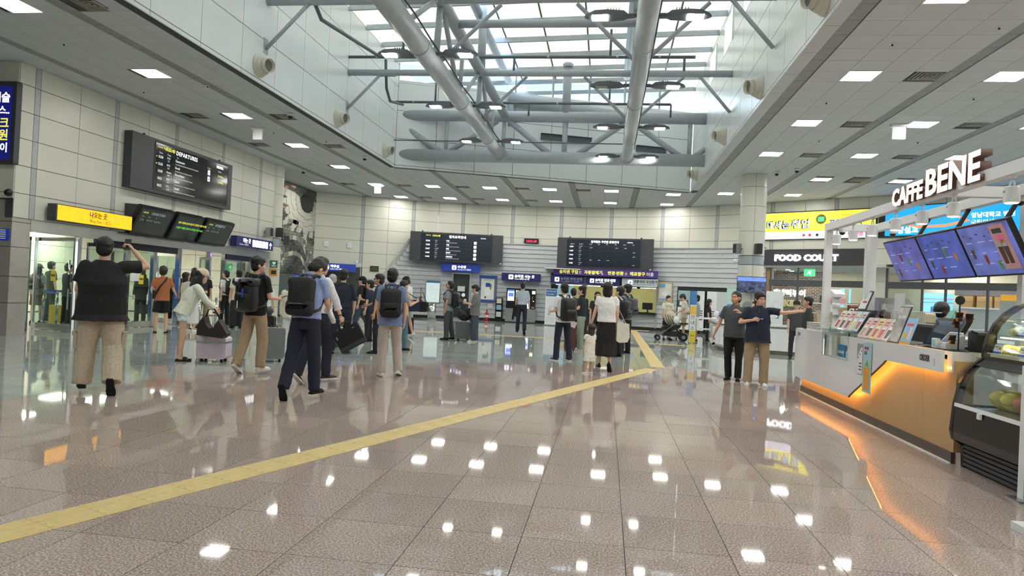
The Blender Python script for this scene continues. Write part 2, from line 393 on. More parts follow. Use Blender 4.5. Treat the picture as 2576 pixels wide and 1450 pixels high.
for x, y in vents:
    L = E('air_vent', (x, y, ZC), grid_label(x, y, vents, 'dusty square air vent', [(-11.48, 'by the left wall'), (-8.88, 'left of the skylight'), (5.93, 'right of the skylight'), (8.55, 'further right of the skylight')]), 'air vent', 'ceiling air vents')
    if not VD:
        f = Fr((0, 0, 0), (1, 0, 0), (0, -1, 0))
        VD['backing'] = ob('backing', G().fb(f, -.29, .29, -.29, .29, -.03, -.02), BLACK, L)
        for k, a in enumerate((.3, .24, .18, .12, .06)):
            g = G(); t = .034
            for u0, u1, v0, v1 in ((-a, a, -a, -a+t), (-a, a, a-t, a), (-a, -a+t, -a+t, a-t), (a-t, a, -a+t, a-t)):
                if u1-u0 > t*1.5 or v1-v0 > t*1.5: g.fb(f, u0, u1, v0, v1, -.016+.004*k, -.008+.004*k)
            VD['ring%d' % k] = ob('louvre_ring', g, VM, L)
        for o in VD.values(): o.matrix_parent_inverse = Matrix.Identity(4)
    else:
        for o0 in VD.values():
            o = o0.copy(); COL.objects.link(o); o.parent = L; o.matrix_parent_inverse = Matrix.Identity(4)
# ------------------------------------------------------------------ walls of panels
def panels(root, fr, us, vs, mats, d=.02, gap=.007, name='wall_panel', skip=None):
    """grid of panels on a frame; us: list of (u0,u1,mat)"""
    for u0, u1, m in us:
        for v0, v1 in vs:
            if skip and skip(u0, u1, v0, v1): continue
            nm = name if u1-u0 > .3 else 'wall_strip_plate'
            ob(nm, G().fb(fr, u0+gap, u1-gap, v0+gap, v1-gap, 0, d), m, root)
ROWS = [(2.60, 3.14), (3.14, 3.75), (3.75, 4.345), (4.345, 4.945), (4.945, 5.54), (5.54, 6.0)]
wl = struct('wall_left', G().bx(-13.05, -12.87, 13.25, 25.6, 2.6, 6.02), GAP)
fl_ = Fr((-12.87, 0, 0), (0, 1, 0))
us = [(13.25, 13.66, PANEL), (13.66, 13.81, PSTRIP)]; y = 13.81
while y < 24.5:
    us += [(y, y+1.18, PANEL), (y+1.18, y+2.36, PANEL), (y+2.36, y+2.51, PSTRIP)]; y += 2.51
us = [(a, min(b, 25.0), m) for a, b, m in us if a < 24.9]
panels(wl, fl_, us, ROWS, None)
# stub wall turning towards the far left
ws = struct('wall_stub', G().bx(-24, -12.86, 13.25, 13.4, 3.0, 6.02), GAP)
fs_ = Fr((-12.85, 13.25, 0), (1, 0, 0))
panels(ws, fs_, [(-1.2*k-1.2, -1.2*k, PANEL) for k in range(8)], [(3.0, 3.14)] + ROWS[1:], None)
# near left wall, outside the frame, closes the hall
struct('wall_left_near', G().bx(-24.2, -24, -5, 13.4, 0, 6.02), PANEL)
struct('wall_right', G().bx(17, 17.2, -5, 22, 0, 6.02), PANEL)
struct('wall_behind', G().bx(-24, 22, -5.2, -5, 0, 12), PANEL)
# back wall
wb = struct('wall_back')
BV = [(2.6, 3.14)] + ROWS[1:]
def seg_fr(i): return fr2(WP[i], WP[i+1])
bkg = G()
for i in range(len(WP)-1):
    f, L = seg_fr(i); lo = 0 if i < 17 else 3.9
    zlo = 0 if i < 9 else 2.1 if i < 13 else 0 if i < 16 else 3.2
    bkg.fb(f, 0, L, zlo, ZC+.02, -.2, -.021)
ob('wall_backing', bkg, GAP, wb)
for i in range(len(WP)-1):
    f, L = seg_fr(i)
    f = f.sub(0, 0, -.02)
    strip = (i % 2 == 0)        # a double joint strip at the end of every second panel
    a, b = (0, L-.0775) if strip else (.0775, L)
    if i == 0: a = 0
    rows = ROWS[2:] if i >= 3 else ROWS[1:]
    us = [(a, b, PANEL)] + ([(L-.0775, L+.0775, PSTRIP)] if strip else [])
    if i < 3:
        panels(wb, f, us, [(.12, .6), (.6, 1.2), (1.2, 1.8), (1.8, 2.4), (2.4, 3.14)] + rows, None, skip=(lambda u0, u1, v0, v1: i == 0 and v1 < 2.45) )
    elif i < 16: panels(wb, f, us, [(4.02, 4.345)] + ROWS[3:], None)
    else: panels(wb, f, us, [(3.92, 4.345)] + ROWS[3:], None)
# louvred cladding below: individual long slats following the wall
wlo = struct('trim_1')
def path(xa, xb):
    pts = [(xa, wy(xa))] + [p for p in WP if xa+.05 < p[0] < xb-.05] + [(xb, wy(xb))]; return pts
def slat(z, xa, xb, h=.226):
    pts = path(xa, xb); g = G(); n = len(pts); vs = []
    for k, p in enumerate(pts):
        a = pts[max(k-1, 0)]; b = pts[min(k+1, n-1)]; t = V((b[0]-a[0], b[1]-a[1], 0)).normalized(); nn = V((t.y, -t.x, 0))
        q = V((p[0], p[1], 0))
        for d, zz in ((.022, z), (.07, z+.012), (.062, z+.05), (.02, z+h+.012), (.008, z+h+.012)): vs.append(q + nn*d + V((0, 0, zz)))
    fs = []
    for k in range(n-1):
        for e in range(5): fs.append((k*5+e, (k+1)*5+e, (k+1)*5+(e+1) % 5, k*5+(e+1) % 5))
    fs += [(0, 1, 2, 3, 4), tuple((n-1)*5+e for e in (4, 3, 2, 1, 0))]
    g.add(vs, fs); ob('louvre_slat', g, LOUV, wlo)
ns = 17
for k in range(ns):
    z = .14+k*.2265
    xs = -10.06 + (z-3.6)*.596; xs = max(min(xs, -9.9), -12.1)
    holes = []
    if z < 2.35: holes.append((-7.95, -6.92))
    if .75 < z < 2.45: holes.append((-2.83, 2.46))
    if z < 2.0: holes.append((3.38, 5.9))
    x = xs
    for a, b in holes + [(6.9, 6.9)]:
        if a > x+.1: slat(z, x, a)
        x = b
g = G(); 
for xa, xb in ((-12.2, -7.95), (-6.92, 6.8)):
    pts = path(xa, xb)
    for p, q in zip(pts[:-1], pts[1:]): f, L = fr2(p, q); g.fb(f, 0, L, 0, .13, -.02, .05)
ob('skirting', g, mat('black_skirting', (30, 30, 32), .35), wlo)
g = G(); f, L = fr2((-12.4, wy(-12.4)), (-9.96, wy(-9.96)))
g.prism(f, [(0, .13), (.12, .13), (2.62, 4.02), (2.50, 4.02)], 0, .07); ob('diagonal_edge_trim', g, ALU, wlo)
g = G()
pts = path(-9.96, 6.85)
for p, q in zip(pts[:-1], pts[1:]): f, L = fr2(p, q); g.fb(f, 0, L, 3.985, 4.03, -.02, .08)
ob('top_edge_trim', g, ALU, wlo)
# mosaic wall between the left column and the back wall
wm = struct('wall_mosaic', G().bx(-14.5, -14.32, 25.0, 32.2, 0, 6.02), PANEL)
# ------------------------------------------------------------------ skylight well
well = struct('wall_well_left', G().bx(WL-.2, WL-.03, -5, 24.9, ZC-.003, 9.9), GAP)
fw = Fr((WL-.03, 0, 0), (0, 1, 0)); zr = [(6.0, 6.09), (6.09, 7.05), (7.05, 8.04), (8.04, 9.03), (9.03, 9.86)]
us = [(10.9+1.5*k, min(10.9+1.5*k+1.5, 24.83), WELL) for k in range(-8, 10)]
panels(well, fw, us, zr, None, d=.03, gap=.009)
wr = struct('wall_well_right', G().bx(WR+.03, WR+.2, -5, 29.1, ZC-.003, 10.3), GAP)
fw = Fr((WR+.03, 0, 0), (0, -1, 0)); us = [(-29.0+1.5*k, -29.0+1.5*k+1.5, WELL) for k in range(0, 21)]
panels(wr, fw, us, [(6.0, 6.09), (6.09, 7.16), (7.16, 8.08), (8.08, 9.05)] + [(9.05, 10.2)], None, d=.03, gap=.009)
wf = struct('wall_well_far')
fw = Fr((WL, 24.83, 0), (11.35, 4.15, 0)); LF = math.hypot(11.35, 4.15)
ob('wall_backing', G().fb(fw, 0, LF, ZC-.003, 9.3, -.2, -.03), GAP, wf)
us = [(k*1.51, min(k*1.51+1.51, LF), WELL) for k in range(8)]
panels(wf, fw.sub(0, 0, -.03), us, [(6.0, 6.09), (6.09, 7.1), (7.1, 8.15), (8.15, 9.2)], None, d=.03, gap=.009)
clg = struct('window_1'); BRT = glass('clerestory_glass', (236, 246, 252), .05)
for k in range(8):
    u0 = k*1.51; u1 = min(u0+1.51, LF)
    ob('pane', G().fb(fw, u0+.03, u1-.03, 9.32, 9.95, -.1, -.09), BRT, clg)
    ob('mullion', G().fb(fw, u0-.03, u0+.03, 9.2, 10.2, -.14, -.04), STEEL, clg)
ob('sill', G().fb(fw, 0, LF, 9.2, 9.3, -.2, 0), WHITE, clg)
rcl = struct('window_8')
for y0 in (11.2, 14.2, 17.2, 20.2, 23.2):
    ob('pane', G().bx(WR-.012, WR-.004, y0+.05, y0+1.4, 9.1, 10.0), mat('clerestory_white', (235, 244, 250), .4, emit=1.1, var=0), rcl)
    ob('frame', G().bx(WR-.02, WR-.002, y0, y0+.05, 9.05, 10.05), WHITE, rcl)
# roof: purlins and membrane panels
def rz(x): return 9.86 + (x-WL)*.033
roof = struct('roof')
ys = [-3.0+1.515*k for k in range(26)]
for k in range(len(ys)-1):
    xs = [WL-.1, -6.6, -5.2, -4.35] ; xs2 = [-3.75, -2.4, -1.0, .4, 1.85, WR+.1]
    for arr in (xs, xs2):
        for a, b in zip(arr[:-1], arr[1:]):
            if ys[k] > 24.8+SK*(b-WL)+1.2: continue
            g = G(); e = .012
            z = [rz(a)+.1, rz(b)+.1]
            g.hexa([(a+e, ys[k]+e, z[0]), (b-e, ys[k]+e, z[1]), (b-e, ys[k+1]-e, z[1]), (a+e, ys[k+1]-e, z[0]), (a+e, ys[k]+e, z[0]+.015), (b-e, ys[k]+e, z[1]+.015), (b-e, ys[k+1]-e, z[1]+.015), (a+e, ys[k+1]-e, z[0]+.015)])
            ob('roof_panel', g, ROOFM, roof)
    ya = ys[k]
    if ya < 30: ob('purlin', G().hexa([(WL, ya-.04, rz(WL)-.08), (WR, ya-.04, rz(WR)-.08), (WR, ya+.04, rz(WR)-.08), (WL, ya+.04, rz(WL)-.08), (WL, ya-.04, rz(WL)+.08), (WR, ya-.04, rz(WR)+.08), (WR, ya+.04, rz(WR)+.08), (WL, ya+.04, rz(WL)+.08)]), STEEL, roof)
for x in (-6.6, -5.2, -4.35, -3.75, -2.4, -1.0, .4, 1.85):
    ob('roof_bar', G().bx(x-.022, x+.022, -3, 24.8+SK*(x-WL)+1, rz(x)+.085, rz(x)+.125), DSTEEL, roof)
ob('skylight_pane', G().bx(-4.34, -3.76, -3, 26.8, 10.1, 10.11), BRT, roof)
# ------------------------------------------------------------------ columns
def column(name, x, y, r, m=PANEL):
    c = struct(name)
    ob('core', G().lathe((x, y, 0), [(r-.02, 0), (r-.02, ZC)], 32), GAP, c, True)
    rows = [(0, .5), (.5, 1.35), (1.35, 2.2), (2.2, 2.84), (3.17, 4.01), (4.01, 4.87), (4.87, 5.55), (5.55, 6.0)]
    for z0, z1 in rows + [(2.85, 3.16)]:
        mm = mat('column_glass_band', (176, 190, 196), .12, .2) if z0 == 2.85 else m
        for h in range(4):
            a0 = math.radians(-93+90*h)+.012; a1 = math.radians(-93+90*(h+1))-.012; n = 10; vs = []; fs = []
            for i in range(n+1):
                a = a0+(a1-a0)*i/n
                for rr, zz in ((r-.02, z0+.006), (r, z0+.006), (r, z1-.006), (r-.02, z1-.006)): vs.append((x+rr*math.cos(a), y+rr*math.sin(a), zz))
            for i in range(n):
                for e in range(4): fs.append((i*4+e, (i+1)*4+e, (i+1)*4+(e+1) % 4, i*4+(e+1) % 4))
            ob('column_panel', G().add(vs, fs), mm, c, False)
    return c
column('column_1', 4.95, 24.8, .43)
column('column_2', -13.12, 25.2, .43)
#@@TRUSS
# ------------------------------------------------------------------ trusses of round tube
TR = STEEL
def pipe(name, parent, p, q, r, m=TR, n=14): return ob(name, G().tube([p, q], r, n), m, parent, True)
def long_truss(x, r, lab):
    t = E('roof_truss', (x, 24.77, 6.3), lab, 'roof truss')
    pipe('bottom_chord', t, (x, -3, 6.5), (x, 24.75, 6.5), r, n=20); pipe('top_chord', t, (x+.08, -3, 8.0), (x+.08, 24.75, 8.0), .15)
    for k, y in enumerate((0, 5, 10, 15.05, 20.1)):
        pipe('post', t, (x, y, 6.6), (x+.05, y, 7.95), .075)
        pipe('post', t, (x, y+2.55, 6.6), (x+.04, y+2.55, 7.95), .055)
        pipe('web_diagonal', t, (x+.05, y+.3, 7.92), (x, y+2.4, 6.6), .06); pipe('web_diagonal', t, (x+.05, y-.3, 7.92), (x, y-2.3, 6.6), .06)
        pipe('roof_post', t, (x+.05, y, 8.1), (x+.03, y, rz(x)), .12)
        if y > 9:
            pipe('knee_brace', t, (x-1.43, y+.1, 7.95), (x-.05, y+.1, 6.62), .045); pipe('knee_brace', t, (x+1.43, y+.1, 7.95), (x+.05, y+.1, 6.62), .045)
    for y in (6, 11, 13.7, 17.8, 21.9, 24.3):
        ob('collar_ring', G().lathe((x, y, 6.5), [(r+.004, -.02), (r+.012, -.02), (r+.012, .02), (r+.004, .02)], 20, Matrix.Rotation(math.pi/2, 3, 'X')), TR, t, True)
    ob('end_plate', G().lathe((x, 24.6, 6.5), [(r+.06, -.03), (r+.06, .03)], 20, Matrix.Rotation(math.pi/2, 3, 'X')), TR, t)
    cb = G()                                              # power cable along the chord with loops
    pts = []
    for k in range(60): yy = -2+k*.44; pts.append((x+r+.03, yy, 6.5+.14+.02*math.sin(k)))
    cb.tube(pts, .018, 6); ob('power_cable', cb, BLACK, t, True)
    pipe('roof_rib', t, (x-.1, -3, rz(x)-.2), (x-.1, 26.4, rz(x)-.2), .13)
    return t
long_truss(-4.07, .212, 'long grey tubular roof truss running down the skylight, with the black cable')
long_truss(.5, .19, 'long grey tubular roof truss running down the skylight, closest to the cafe')
t = E('cross_truss', (-2.4, 25.1, 6.2), 'wide grey tubular truss spanning the far end of the skylight, with V-shaped webs', 'roof truss')
pipe('bottom_chord', t, (-8.6, 25.1, 6.53), (WR+.02, 25.1, 6.53), .225, n=24); pipe('top_chord', t, (-8.6, 25.1, 8.03), (WR+.02, 25.1, 8.03), .2, n=24)
for p, q, r in (((-7.9, 7.62), (-6.35, 6.62), .11), ((-6.15, 6.64), (-4.3, 7.85), .09), ((-3.85, 7.85), (-2.25, 6.62), .11), ((-1.4, 6.6), (.35, 7.8), .1), ((.75, 7.8), (2.5, 6.6), .1), ((2.85, 6.66), (3.27, 6.95), .09)):
    pipe('web_diagonal', t, (p[0], 25.1, p[1]), (q[0], 25.1, q[1]), r)
for x, z1 in ((-6.22, 7.8), (-4.05, 7.9), (-1.77, 7.8), (.5, 7.9), (2.7, 7.8)): pipe('post', t, (x, 25.1, 6.6), (x, 25.1, z1), .07 if x not in (-1.77,) else .1)
pipe('roof_post', t, (-1.77, 25.1, 8.1), (-1.77, 25.1, rz(-1.77)-.2), .16); ob('roof_post_cap', G().lathe((-1.77, 25.1, rz(-1.77)-.2), [(.2, 0), (.2, .1), (.15, .16)], 16), TR, t)
for k, y in enumerate((4.8, 9.85, 14.9, 19.95)):
    b = E('cross_beam', (-2.4, y, 7.85), 'slim grey tube crossing the whole skylight, %s of the cross tubes from the far end' % ('fourth', 'third', 'second', 'first')[k], 'roof beam')
    pipe('beam_tube', b, (WL, y, 7.97), (WR, y, 7.97), .095); pipe('wall_brace', b, (-7.1, y, 7.9), (WL+.02, y, 6.87), .045); pipe('wall_brace', b, (WR-.9, y, 7.9), (WR-.02, y, 6.87), .045)
    ob('wall_plate', G().bx(WL-.01, WL+.012, y-.1, y+.1, 6.75, 7.1), TR, b)
b = E('cross_beam', (-1, 16.35, 7.85), 'short grey tube between the two long trusses, under the skylight', 'roof beam')
pipe('beam_tube', b, (-3.9, 16.35, 8.0), (.5, 16.35, 8.0), .1)
b = E('ring_beam', (-2, 27, 9), 'fat grey tube running along the clerestory above the far skylight wall', 'roof beam')
fw2 = Fr((WL, 24.83, 0), (11.35, 4.15, 0)); pipe('beam_tube', b, fw2.P(4.2, 8.97, .25), fw2.P(8.6, 8.75, .25), .22, n=20); pipe('hanger', b, fw2.P(4.3, 7.9, .3), fw2.P(4.3, 9.2, .3), .1)
for u0, u1, z in ((5.6, 7.7, 7.6), (9.6, 10.9, 7.5)):
    b = E('wall_bracket', fw2.P(u0, z, 0), 'dark steel I-beam stub on the far skylight wall, ' + ('behind the chord post' if u0 < 6 else 'by the right-hand well wall'), 'steel beam')
    ob('web', G().fb(fw2, u0, u1, z, z+.2, .03, .06), DSTEEL, b); ob('flange', G().fb(fw2, u0, u1, z-.015, z, 0, .14), DSTEEL, b); ob('flange', G().fb(fw2, u0, u1, z+.2, z+.215, 0, .14), DSTEEL, b)
# sprinkler pipes
for y, xa, xb, z in ((19.9, -8.1, 2.2, 8.43), (23.9, -7.9, 1.9, 8.2), (24.3, -8.0, .6, 6.9)):
    b = E('sprinkler_pipe', ((xa+xb)/2, y, z), 'thin dark sprinkler pipe under the skylight, ' + {19.9: 'level with the middle cross tube', 23.9: 'just before the far truss', 24.3: 'low along the far truss'}[y], 'pipe')
    pipe('pipe_run', b, (xa, y, z), (xb, y, z), .045 if y < 24 else .02, DSTEEL)
    if y < 24:
        for k, x in enumerate((-6.4, -3.0, -.2, 1.9)):
            up = (k % 2 == 0); pipe('riser', b, (x, y, z), (x, y, z+(.8 if up else -.45)), .035, DSTEEL)
        for x in (-7.2, -5, -2, 0, 1.2): ob('clamp', G().lathe((x, y, z), [(.055, -.03), (.055, .03)], 10, Matrix.Rotation(math.pi/2, 3, 'Y')), SATIN, b)
b = E('sprinkler_pipe', (-7.3, 17, 8), 'dark sprinkler pipe dropping from the first cross tube and bending along the left skylight wall', 'pipe')
ob('pipe_run', G().tube([(-7.0, 14.9, 8.6), (-7.0, 14.95, 8.0), (-7.0, 15.4, 7.75), (-7.1, 19.9, 8.43)], .05, 8), DSTEEL, b, True); ob('bracket', G().bx(-7.3, -6.7, 15, 15.05, 8.05, 8.12), DSTEEL, b)
b = E('sprinkler_pipe', (-7.3, 22, 8), 'dark sprinkler pipe dropping from the middle cross tube towards the far truss', 'pipe')
ob('pipe_run', G().tube([(-7.0, 20.1, 8.43), (-7.0, 20.3, 7.6), (-7.1, 21, 7.4), (-7.6, 23.9, 8.1)], .045, 8), DSTEEL, b, True); ob('bracket', G().bx(-7.3, -6.7, 20.2, 20.26, 7.95, 8.02), DSTEEL, b)
# floodlights in pairs on arms through the long trusses
FLM = mat('floodlight_grey', (88, 92, 98), .45, .3); FLIT = mat('floodlight_led', (255, 250, 240), .4, emit=80, var=0); FOFF = mat('floodlight_led_off', (150, 150, 140), .3)
def flood(x, y, s, lab, on=True):
    t = E('floodlight', (x, y, 6.55), lab, 'floodlight'); g = G()
    for k in range(8):                     # flat tapering housing
        pass
    prof = [(0, .03), (.12, .05), (.2, .13), (.5, .17), (.72, .14), (.86, .06), (.9, .0)]
    vs = []; fs = []
    for a, w in prof:
        w = max(w, .01); h0, h1 = 6.52, 6.52+.03+.07*min(1, w/.15)
        for dy, zz in ((-w, h0), (w, h0), (w*.8, h1), (-w*.8, h1)): vs.append((x+s*(a+.22), y+dy, zz))
    for i in range(len(prof)-1):
        for e in range(4): fs.append((i*4+e, i*4+(e+1) % 4, (i+1)*4+(e+1) % 4, (i+1)*4+e))
    fs += [(0, 1, 2, 3), tuple((len(prof)-1)*4+e for e in (3, 2, 1, 0))]
    ob('housing', g.add(vs, fs), FLM, t); ob('arm', G().tube([(x+s*.12, y, 6.56), (x+s*.32, y, 6.56)], .04, 8), FLM, t, True)
    a, b = sorted((x+s*.7, x+s*.98)); ob('lens', G().bx(a, b, y-.12, y+.12, 6.508, 6.53), FLIT if on else FOFF, t)
    for k in range(5): ob('cooling_fin', G().bx(min(x+s*(.5+k*.05), x+s*(.51+k*.05)), max(x+s*(.5+k*.05), x+s*(.51+k*.05)), y-.1, y+.1, 6.6, 6.66), FLM, t)
nth = ('nearest', 'second', 'third', 'fourth', 'fifth')
for tx, ysq, nm in ((-4.07, (10.2, 14.35, 18.4, 22.65), 'cable-carrying'), (.5, (8.3, 12.42, 16.5, 20.5, 24.7), 'cafe-side')):
    for k, y in enumerate(ysq):
        for s in (-1, 1):
            on = not (tx > 0 and k == 2 and s < 0)
            flood(tx, y, s, '%s grey LED floodlight, %s pair from the viewer, %s of the %s truss' % ('lit' if on else 'switched-off', nth[k], 'left' if s < 0 else 'right', nm), on)
# jet nozzles on the well walls
NOZ = mat('nozzle_cream', (206, 204, 190), .45); NIN = mat('nozzle_inside', (120, 118, 112), .6)
def nozzle(x, y, s, lab):
    t = E('air_nozzle', (x, y, 6.36), lab, 'air nozzle'); R = V((s, -.35, -.1)).to_track_quat('Z', 'Y').to_matrix()
    ob('flange', G().lathe((x, y, 6.38), [(.27, .002), (.27, .03), (.235, .1)], 24, V((s, 0, 0)).to_track_quat('Z', 'Y').to_matrix()), NOZ, t)
    ob('ball_housing', G().lathe((x, y, 6.38), [(.23, .07), (.225, .12), (.2, .18), (.165, .24)], 24, R), NOZ, t, True)
    ob('nozzle_throat', G().lathe((x, y, 6.38), [(.165, .23), (.155, .29), (.16, .36), (.145, .36), (.135, .26), (.02, .25)], 24, R), NOZ, t, True)
    ob('throat_inside', G().lathe((x, y, 6.38), [(.14, .27), (.14, .285)], 20, R), NIN, t)
for k, y in enumerate((10.05, 14.63, 19.24, 23.65)): nozzle(WL, y, 1, 'cream ball-shaped jet nozzle low on the left skylight wall, %s from the viewer' % nth[k])
for k, y in enumerate((11.4, 16.0, 20.7, 26.9)): nozzle(WR, y, -1, 'cream ball-shaped jet nozzle low on the right skylight wall, %s from the viewer' % nth[k])
# ceiling fittings
EXM = mat('exit_sign_side', (226, 240, 236), .4, emit=.5)
for x, y, lab, m in ((-10.37, 18.9, 'white box sign hanging under the left-hand ceiling beside a vent', WHITE), (-10.27, 29.3, 'bright white box sign hanging from the far ceiling before a lamp panel', EXM), (6.82, 17.6, 'pale green box sign hanging from the right-hand ceiling beside a lit panel', EXM)):
    t = E('hanging_sign', (x, y, 5.6), lab, 'exit sign'); f = Fr((x, y, 6), (1, 0, 0))
    ob('mount_plate', G().fb(f, -.2, .2, -.07, -.002, -.07, .07), WHITE, t); ob('sign_box', G().rbox(f, -.145, .145, -.37, -.07, -.03, .03, .015), m, t)
for x, y, lab in ((-12.2, 25.9, 'by the left column'), (-8.6, 17.3, 'near the skylight edge over the boards'), (-8.56, 22.9, 'near the far left skylight corner'), (5.99, 23.4, 'in front of the right-hand column'), (5.5, 24.0, 'beside the right-hand column head')):
    t = E('dome_camera', (x, y, 5.85), 'white dome camera with dark eye, ' + lab, 'camera')
    ob('base', G().lathe((x, y, 5.92), [(.085, 0), (.09, .05), (.07, .08)], 16), WHITE, t, True); ob('dome', G().ball((x, y, 5.915), (.065, .065, .07)), BLACK, t, True)
for ks, (x, y) in enumerate(((5.9, 11.6), (4.6, 12.3), (4.6, 15.8), (7.4, 15.4), (5.5, 19.4), (8.0, 19.4), (-10.9, 12.2), (-9.5, 14.9), (-11.5, 15.4), (-10.2, 19.5), (-9, 20.6))):
    t = E('ceiling_sprinkler', (x, y, 5.95), 'tiny round sprinkler in a ceiling tile, %s of those %s of the skylight' % ((ordn[ks], 'right') if ks < 6 else (ordn[ks-6], 'left')), 'sprinkler', 'ceiling sprinkler heads')
    ob('escutcheon', G().lathe((x, y, 5.985), [(.05, 0), (.05, .014)], 12), WHITE, t); ob('head', G().lathe((x, y, 5.955), [(.015, 0), (.02, .01), (.012, .03)], 8), BLACK, t)
#@@BOARDS
# ------------------------------------------------------------------ departure boards and signs
def board_shell(name, fr, L, z0, z1, lab, depth=.22, su=None, cat='display board'):
    t = E(name, fr.P(L/2, z0, 0), lab, cat)
    ob('cabinet', G().fb(fr, 0, L, z0, z1, .0, depth), CHAR, t)
    u0, u1, v0, v1 = su
    g = G()
    for a in ((u0-.04, u1+.04, v0-.04, v0), (u0-.04, u1+.04, v1, v1+.04), (u0-.04, u0, v0, v1), (u1, u1+.04, v0, v1)): g.fb(fr, *a, depth, depth+.012)
    ob('screen_frame', g, mat('board_frame', (52, 54, 60), .5), t)
    ob('screen', G().fb(fr, u0, u1, v0, v1, depth+.001, depth+.006), SCREENB if fr.o.y > 30 else SCREEN, t)
    for u in (.6, L-.6): ob('lifting_eye', G().lathe(fr.P(u, z1+.03, depth/2), [(.03, -.01), (.045, -.01), (.045, .01), (.03, .01)], 10, Matrix.Rotation(math.pi/2, 3, 'X')), CHAR, t)
    for a, b in ((.45, z0+.12), (.45, z1-.12), (L-.35, z0+.12), (L-.35, z1-.12)): ob('screw', G().lathe(fr.P(a, b, depth), [(.012, 0), (.008, .006)], 8, fr.n.to_track_quat('Z', 'Y').to_matrix()), SATIN, t)
    return t
fl_ = Fr((-12.85, 0, 0), (0, 1, 0))
f = fl_.sub(16.54, 0); t = board_shell('departure_board', f, 4.89, 3.80, 5.30, 'big black departures board high on the left wall', .24, (.95, 4.62, 3.92, 5.2))
D = .248
for k in range(1, 6): quad('row_line', f, .95, 4.62, 3.93+.2*k, 3.935+.2*k, CHAR, t, D, D+.001)
quad('panel_split', f, 1.75, 1.757, 3.92, 5.2, CHAR, t, D, D+.001); quad('panel_split', f, 3.2, 3.207, 3.92, 5.2, CHAR, t, D, D+.001)
text('Current Time', f, 1.02, 5.08, .07, TXTY, t, D); text('15:21:43', f, 1.36, 5.06, .13, TXTY, t, D, bold=.004)
text('DEPARTURES', f, 1.86, 5.03, .165, TXT, t, D, bold=.002, sp=1.1)
text('KORAIL', f, 3.95, 5.05, .11, TXT, t, D, bold=.004)
for a, s in ((1.1, 'Time'), (1.46, 'Train'), (1.9, 'To'), (3.45, 'Track'), (4.05, 'Status')): text(s, f, a, 4.925, .075, TXTD, t, D)
rows = [('15:28', 'KTX', '753', 'Gangneung', 'Yeongdeok-Uljin-Samcheok-Donghae-Mukho-Jeongdongjin', '6', 'Boarding'), ('15:35', 'KTX', '248', 'Seoul', 'Dongdaegu-Daejeon-Gwangmyeong-Seoul', '8', 'Boarding'), ('15:59', 'Nuriro', '1886', 'Dongdaegu', 'Seogyeongju-Bugyeongju-Hayang-Dongdaegu', '', ''), ('16:21', 'KTX', '248', 'Seoul', 'Dongdaegu-Gimcheon Gumi-Daejeon-Osong-Seoul', '', ''), ('16:21', 'KTX', '9248', 'Seoul', 'Dongdaegu-Gimcheon Gumi-Daejeon-Osong-Seoul', '', '')]
for k, (a, b, c, d, e, g_, h) in enumerate(rows):
    z = 4.80-.2*k
    text(a, f, 1.06, z, .1, TXTD, t, D, bold=.003); text(b, f, 1.46, z+.03, .075, TXTD, t, D, bold=.002); text(c, f, 1.48, z-.05, .065, TXTD, t, D)
    text(d, f, 1.84, z+.02, .1, TXTD, t, D, bold=.003); text(e, f, 1.84, z-.06, .048, TXTD, t, D)
    if k < 2: ob('row_light', G().lathe(f.P(1.0, z+.03, D), [(.018, 0), (.018, .003)], 10, f.n.to_track_quat('Z', 'Y').to_matrix()), TXTY, t)
    if g_: ob('track_box', G().rbox(f, 3.48, 3.6, z-.06, z+.09, D, D+.002, .02), TXT, t); text(g_, f, 3.51, z-.03, .12, BLUE, t, D+.003, bold=.003); text(h, f, 4.05, z-.02, .08, TXTY, t, D)
def wsign(name, fr, L, z0, z1, lab, m, cat='sign', d0=.08, d1=.3):
    t = E(name, fr.P(L/2, z0, d1), lab, cat)
    ob('sign_box', G().rbox(fr, 0, L, z0, z1, d0, d1, .012, 2), m, t); 
    for u in (L*.2, L*.8): ob('bracket', G().fb(fr, u-.03, u+.03, z0+.1, z1-.1, 0, d0), CHAR, t)
    return t
ORG = mat('sign_amber', (255, 176, 18), .4, emit=1.0)
f = fl_.sub(14.08, 0); t = wsign('way_out_sign', f, 2.54, 2.63, 3.02, 'glowing amber way out sign over the left glass doors', CHAR)
ob('lit_face', G().fb(f, .04, 2.52, 2.65, 3.0, .3, .306), ORG, t); BRN = mat('sign_brown_text', (70, 34, 6), .5)
text('나오는 곳', f, 1.02, 2.835, .15, BRN, t, .307, bold=.004); text('Way Out', f, 1.03, 2.70, .105, BRN, t, .307); text('出口', f, 1.55, 2.70, .1, BRN, t, .307)
quad('rule', f, 1.02, 1.7, 2.805, 2.811, BRN, t, .307, .308); quad('rule', f, 1.5, 1.506, 2.69, 2.79, BRN, t, .307, .308)
f = fl_.sub(21.82, 0); t = wsign('platform_sign', f, 2.57, 2.63, 2.99, 'navy platforms sign with five white boxes and an up arrow on the left wall', NAVY)
text('타는 곳', f, .42, 2.80, .17, TXT, t, .302, bold=.006); text('Platforms 乗車口', f, .2, 2.69, .085, TXTD, t, .302)
for k, s in enumerate(('2·3', '4·5', '6', '7', '8')): ob('platform_box', G().rbox(f, 1.06+.23*k, 1.26+.23*k, 2.68, 2.93, .3, .304, .03), TXT, t); text(s, f, 1.16+.23*k, 2.77, .085, NAVY, t, .305, 'CENTER')
ob('arrow', G().prism(f, [(2.36, 2.68), (2.39, 2.68), (2.39, 2.86), (2.46, 2.80), (2.46, 2.845), (2.375, 2.93), (2.29, 2.845), (2.29, 2.80), (2.36, 2.86)], .3, .304), TXT, t)
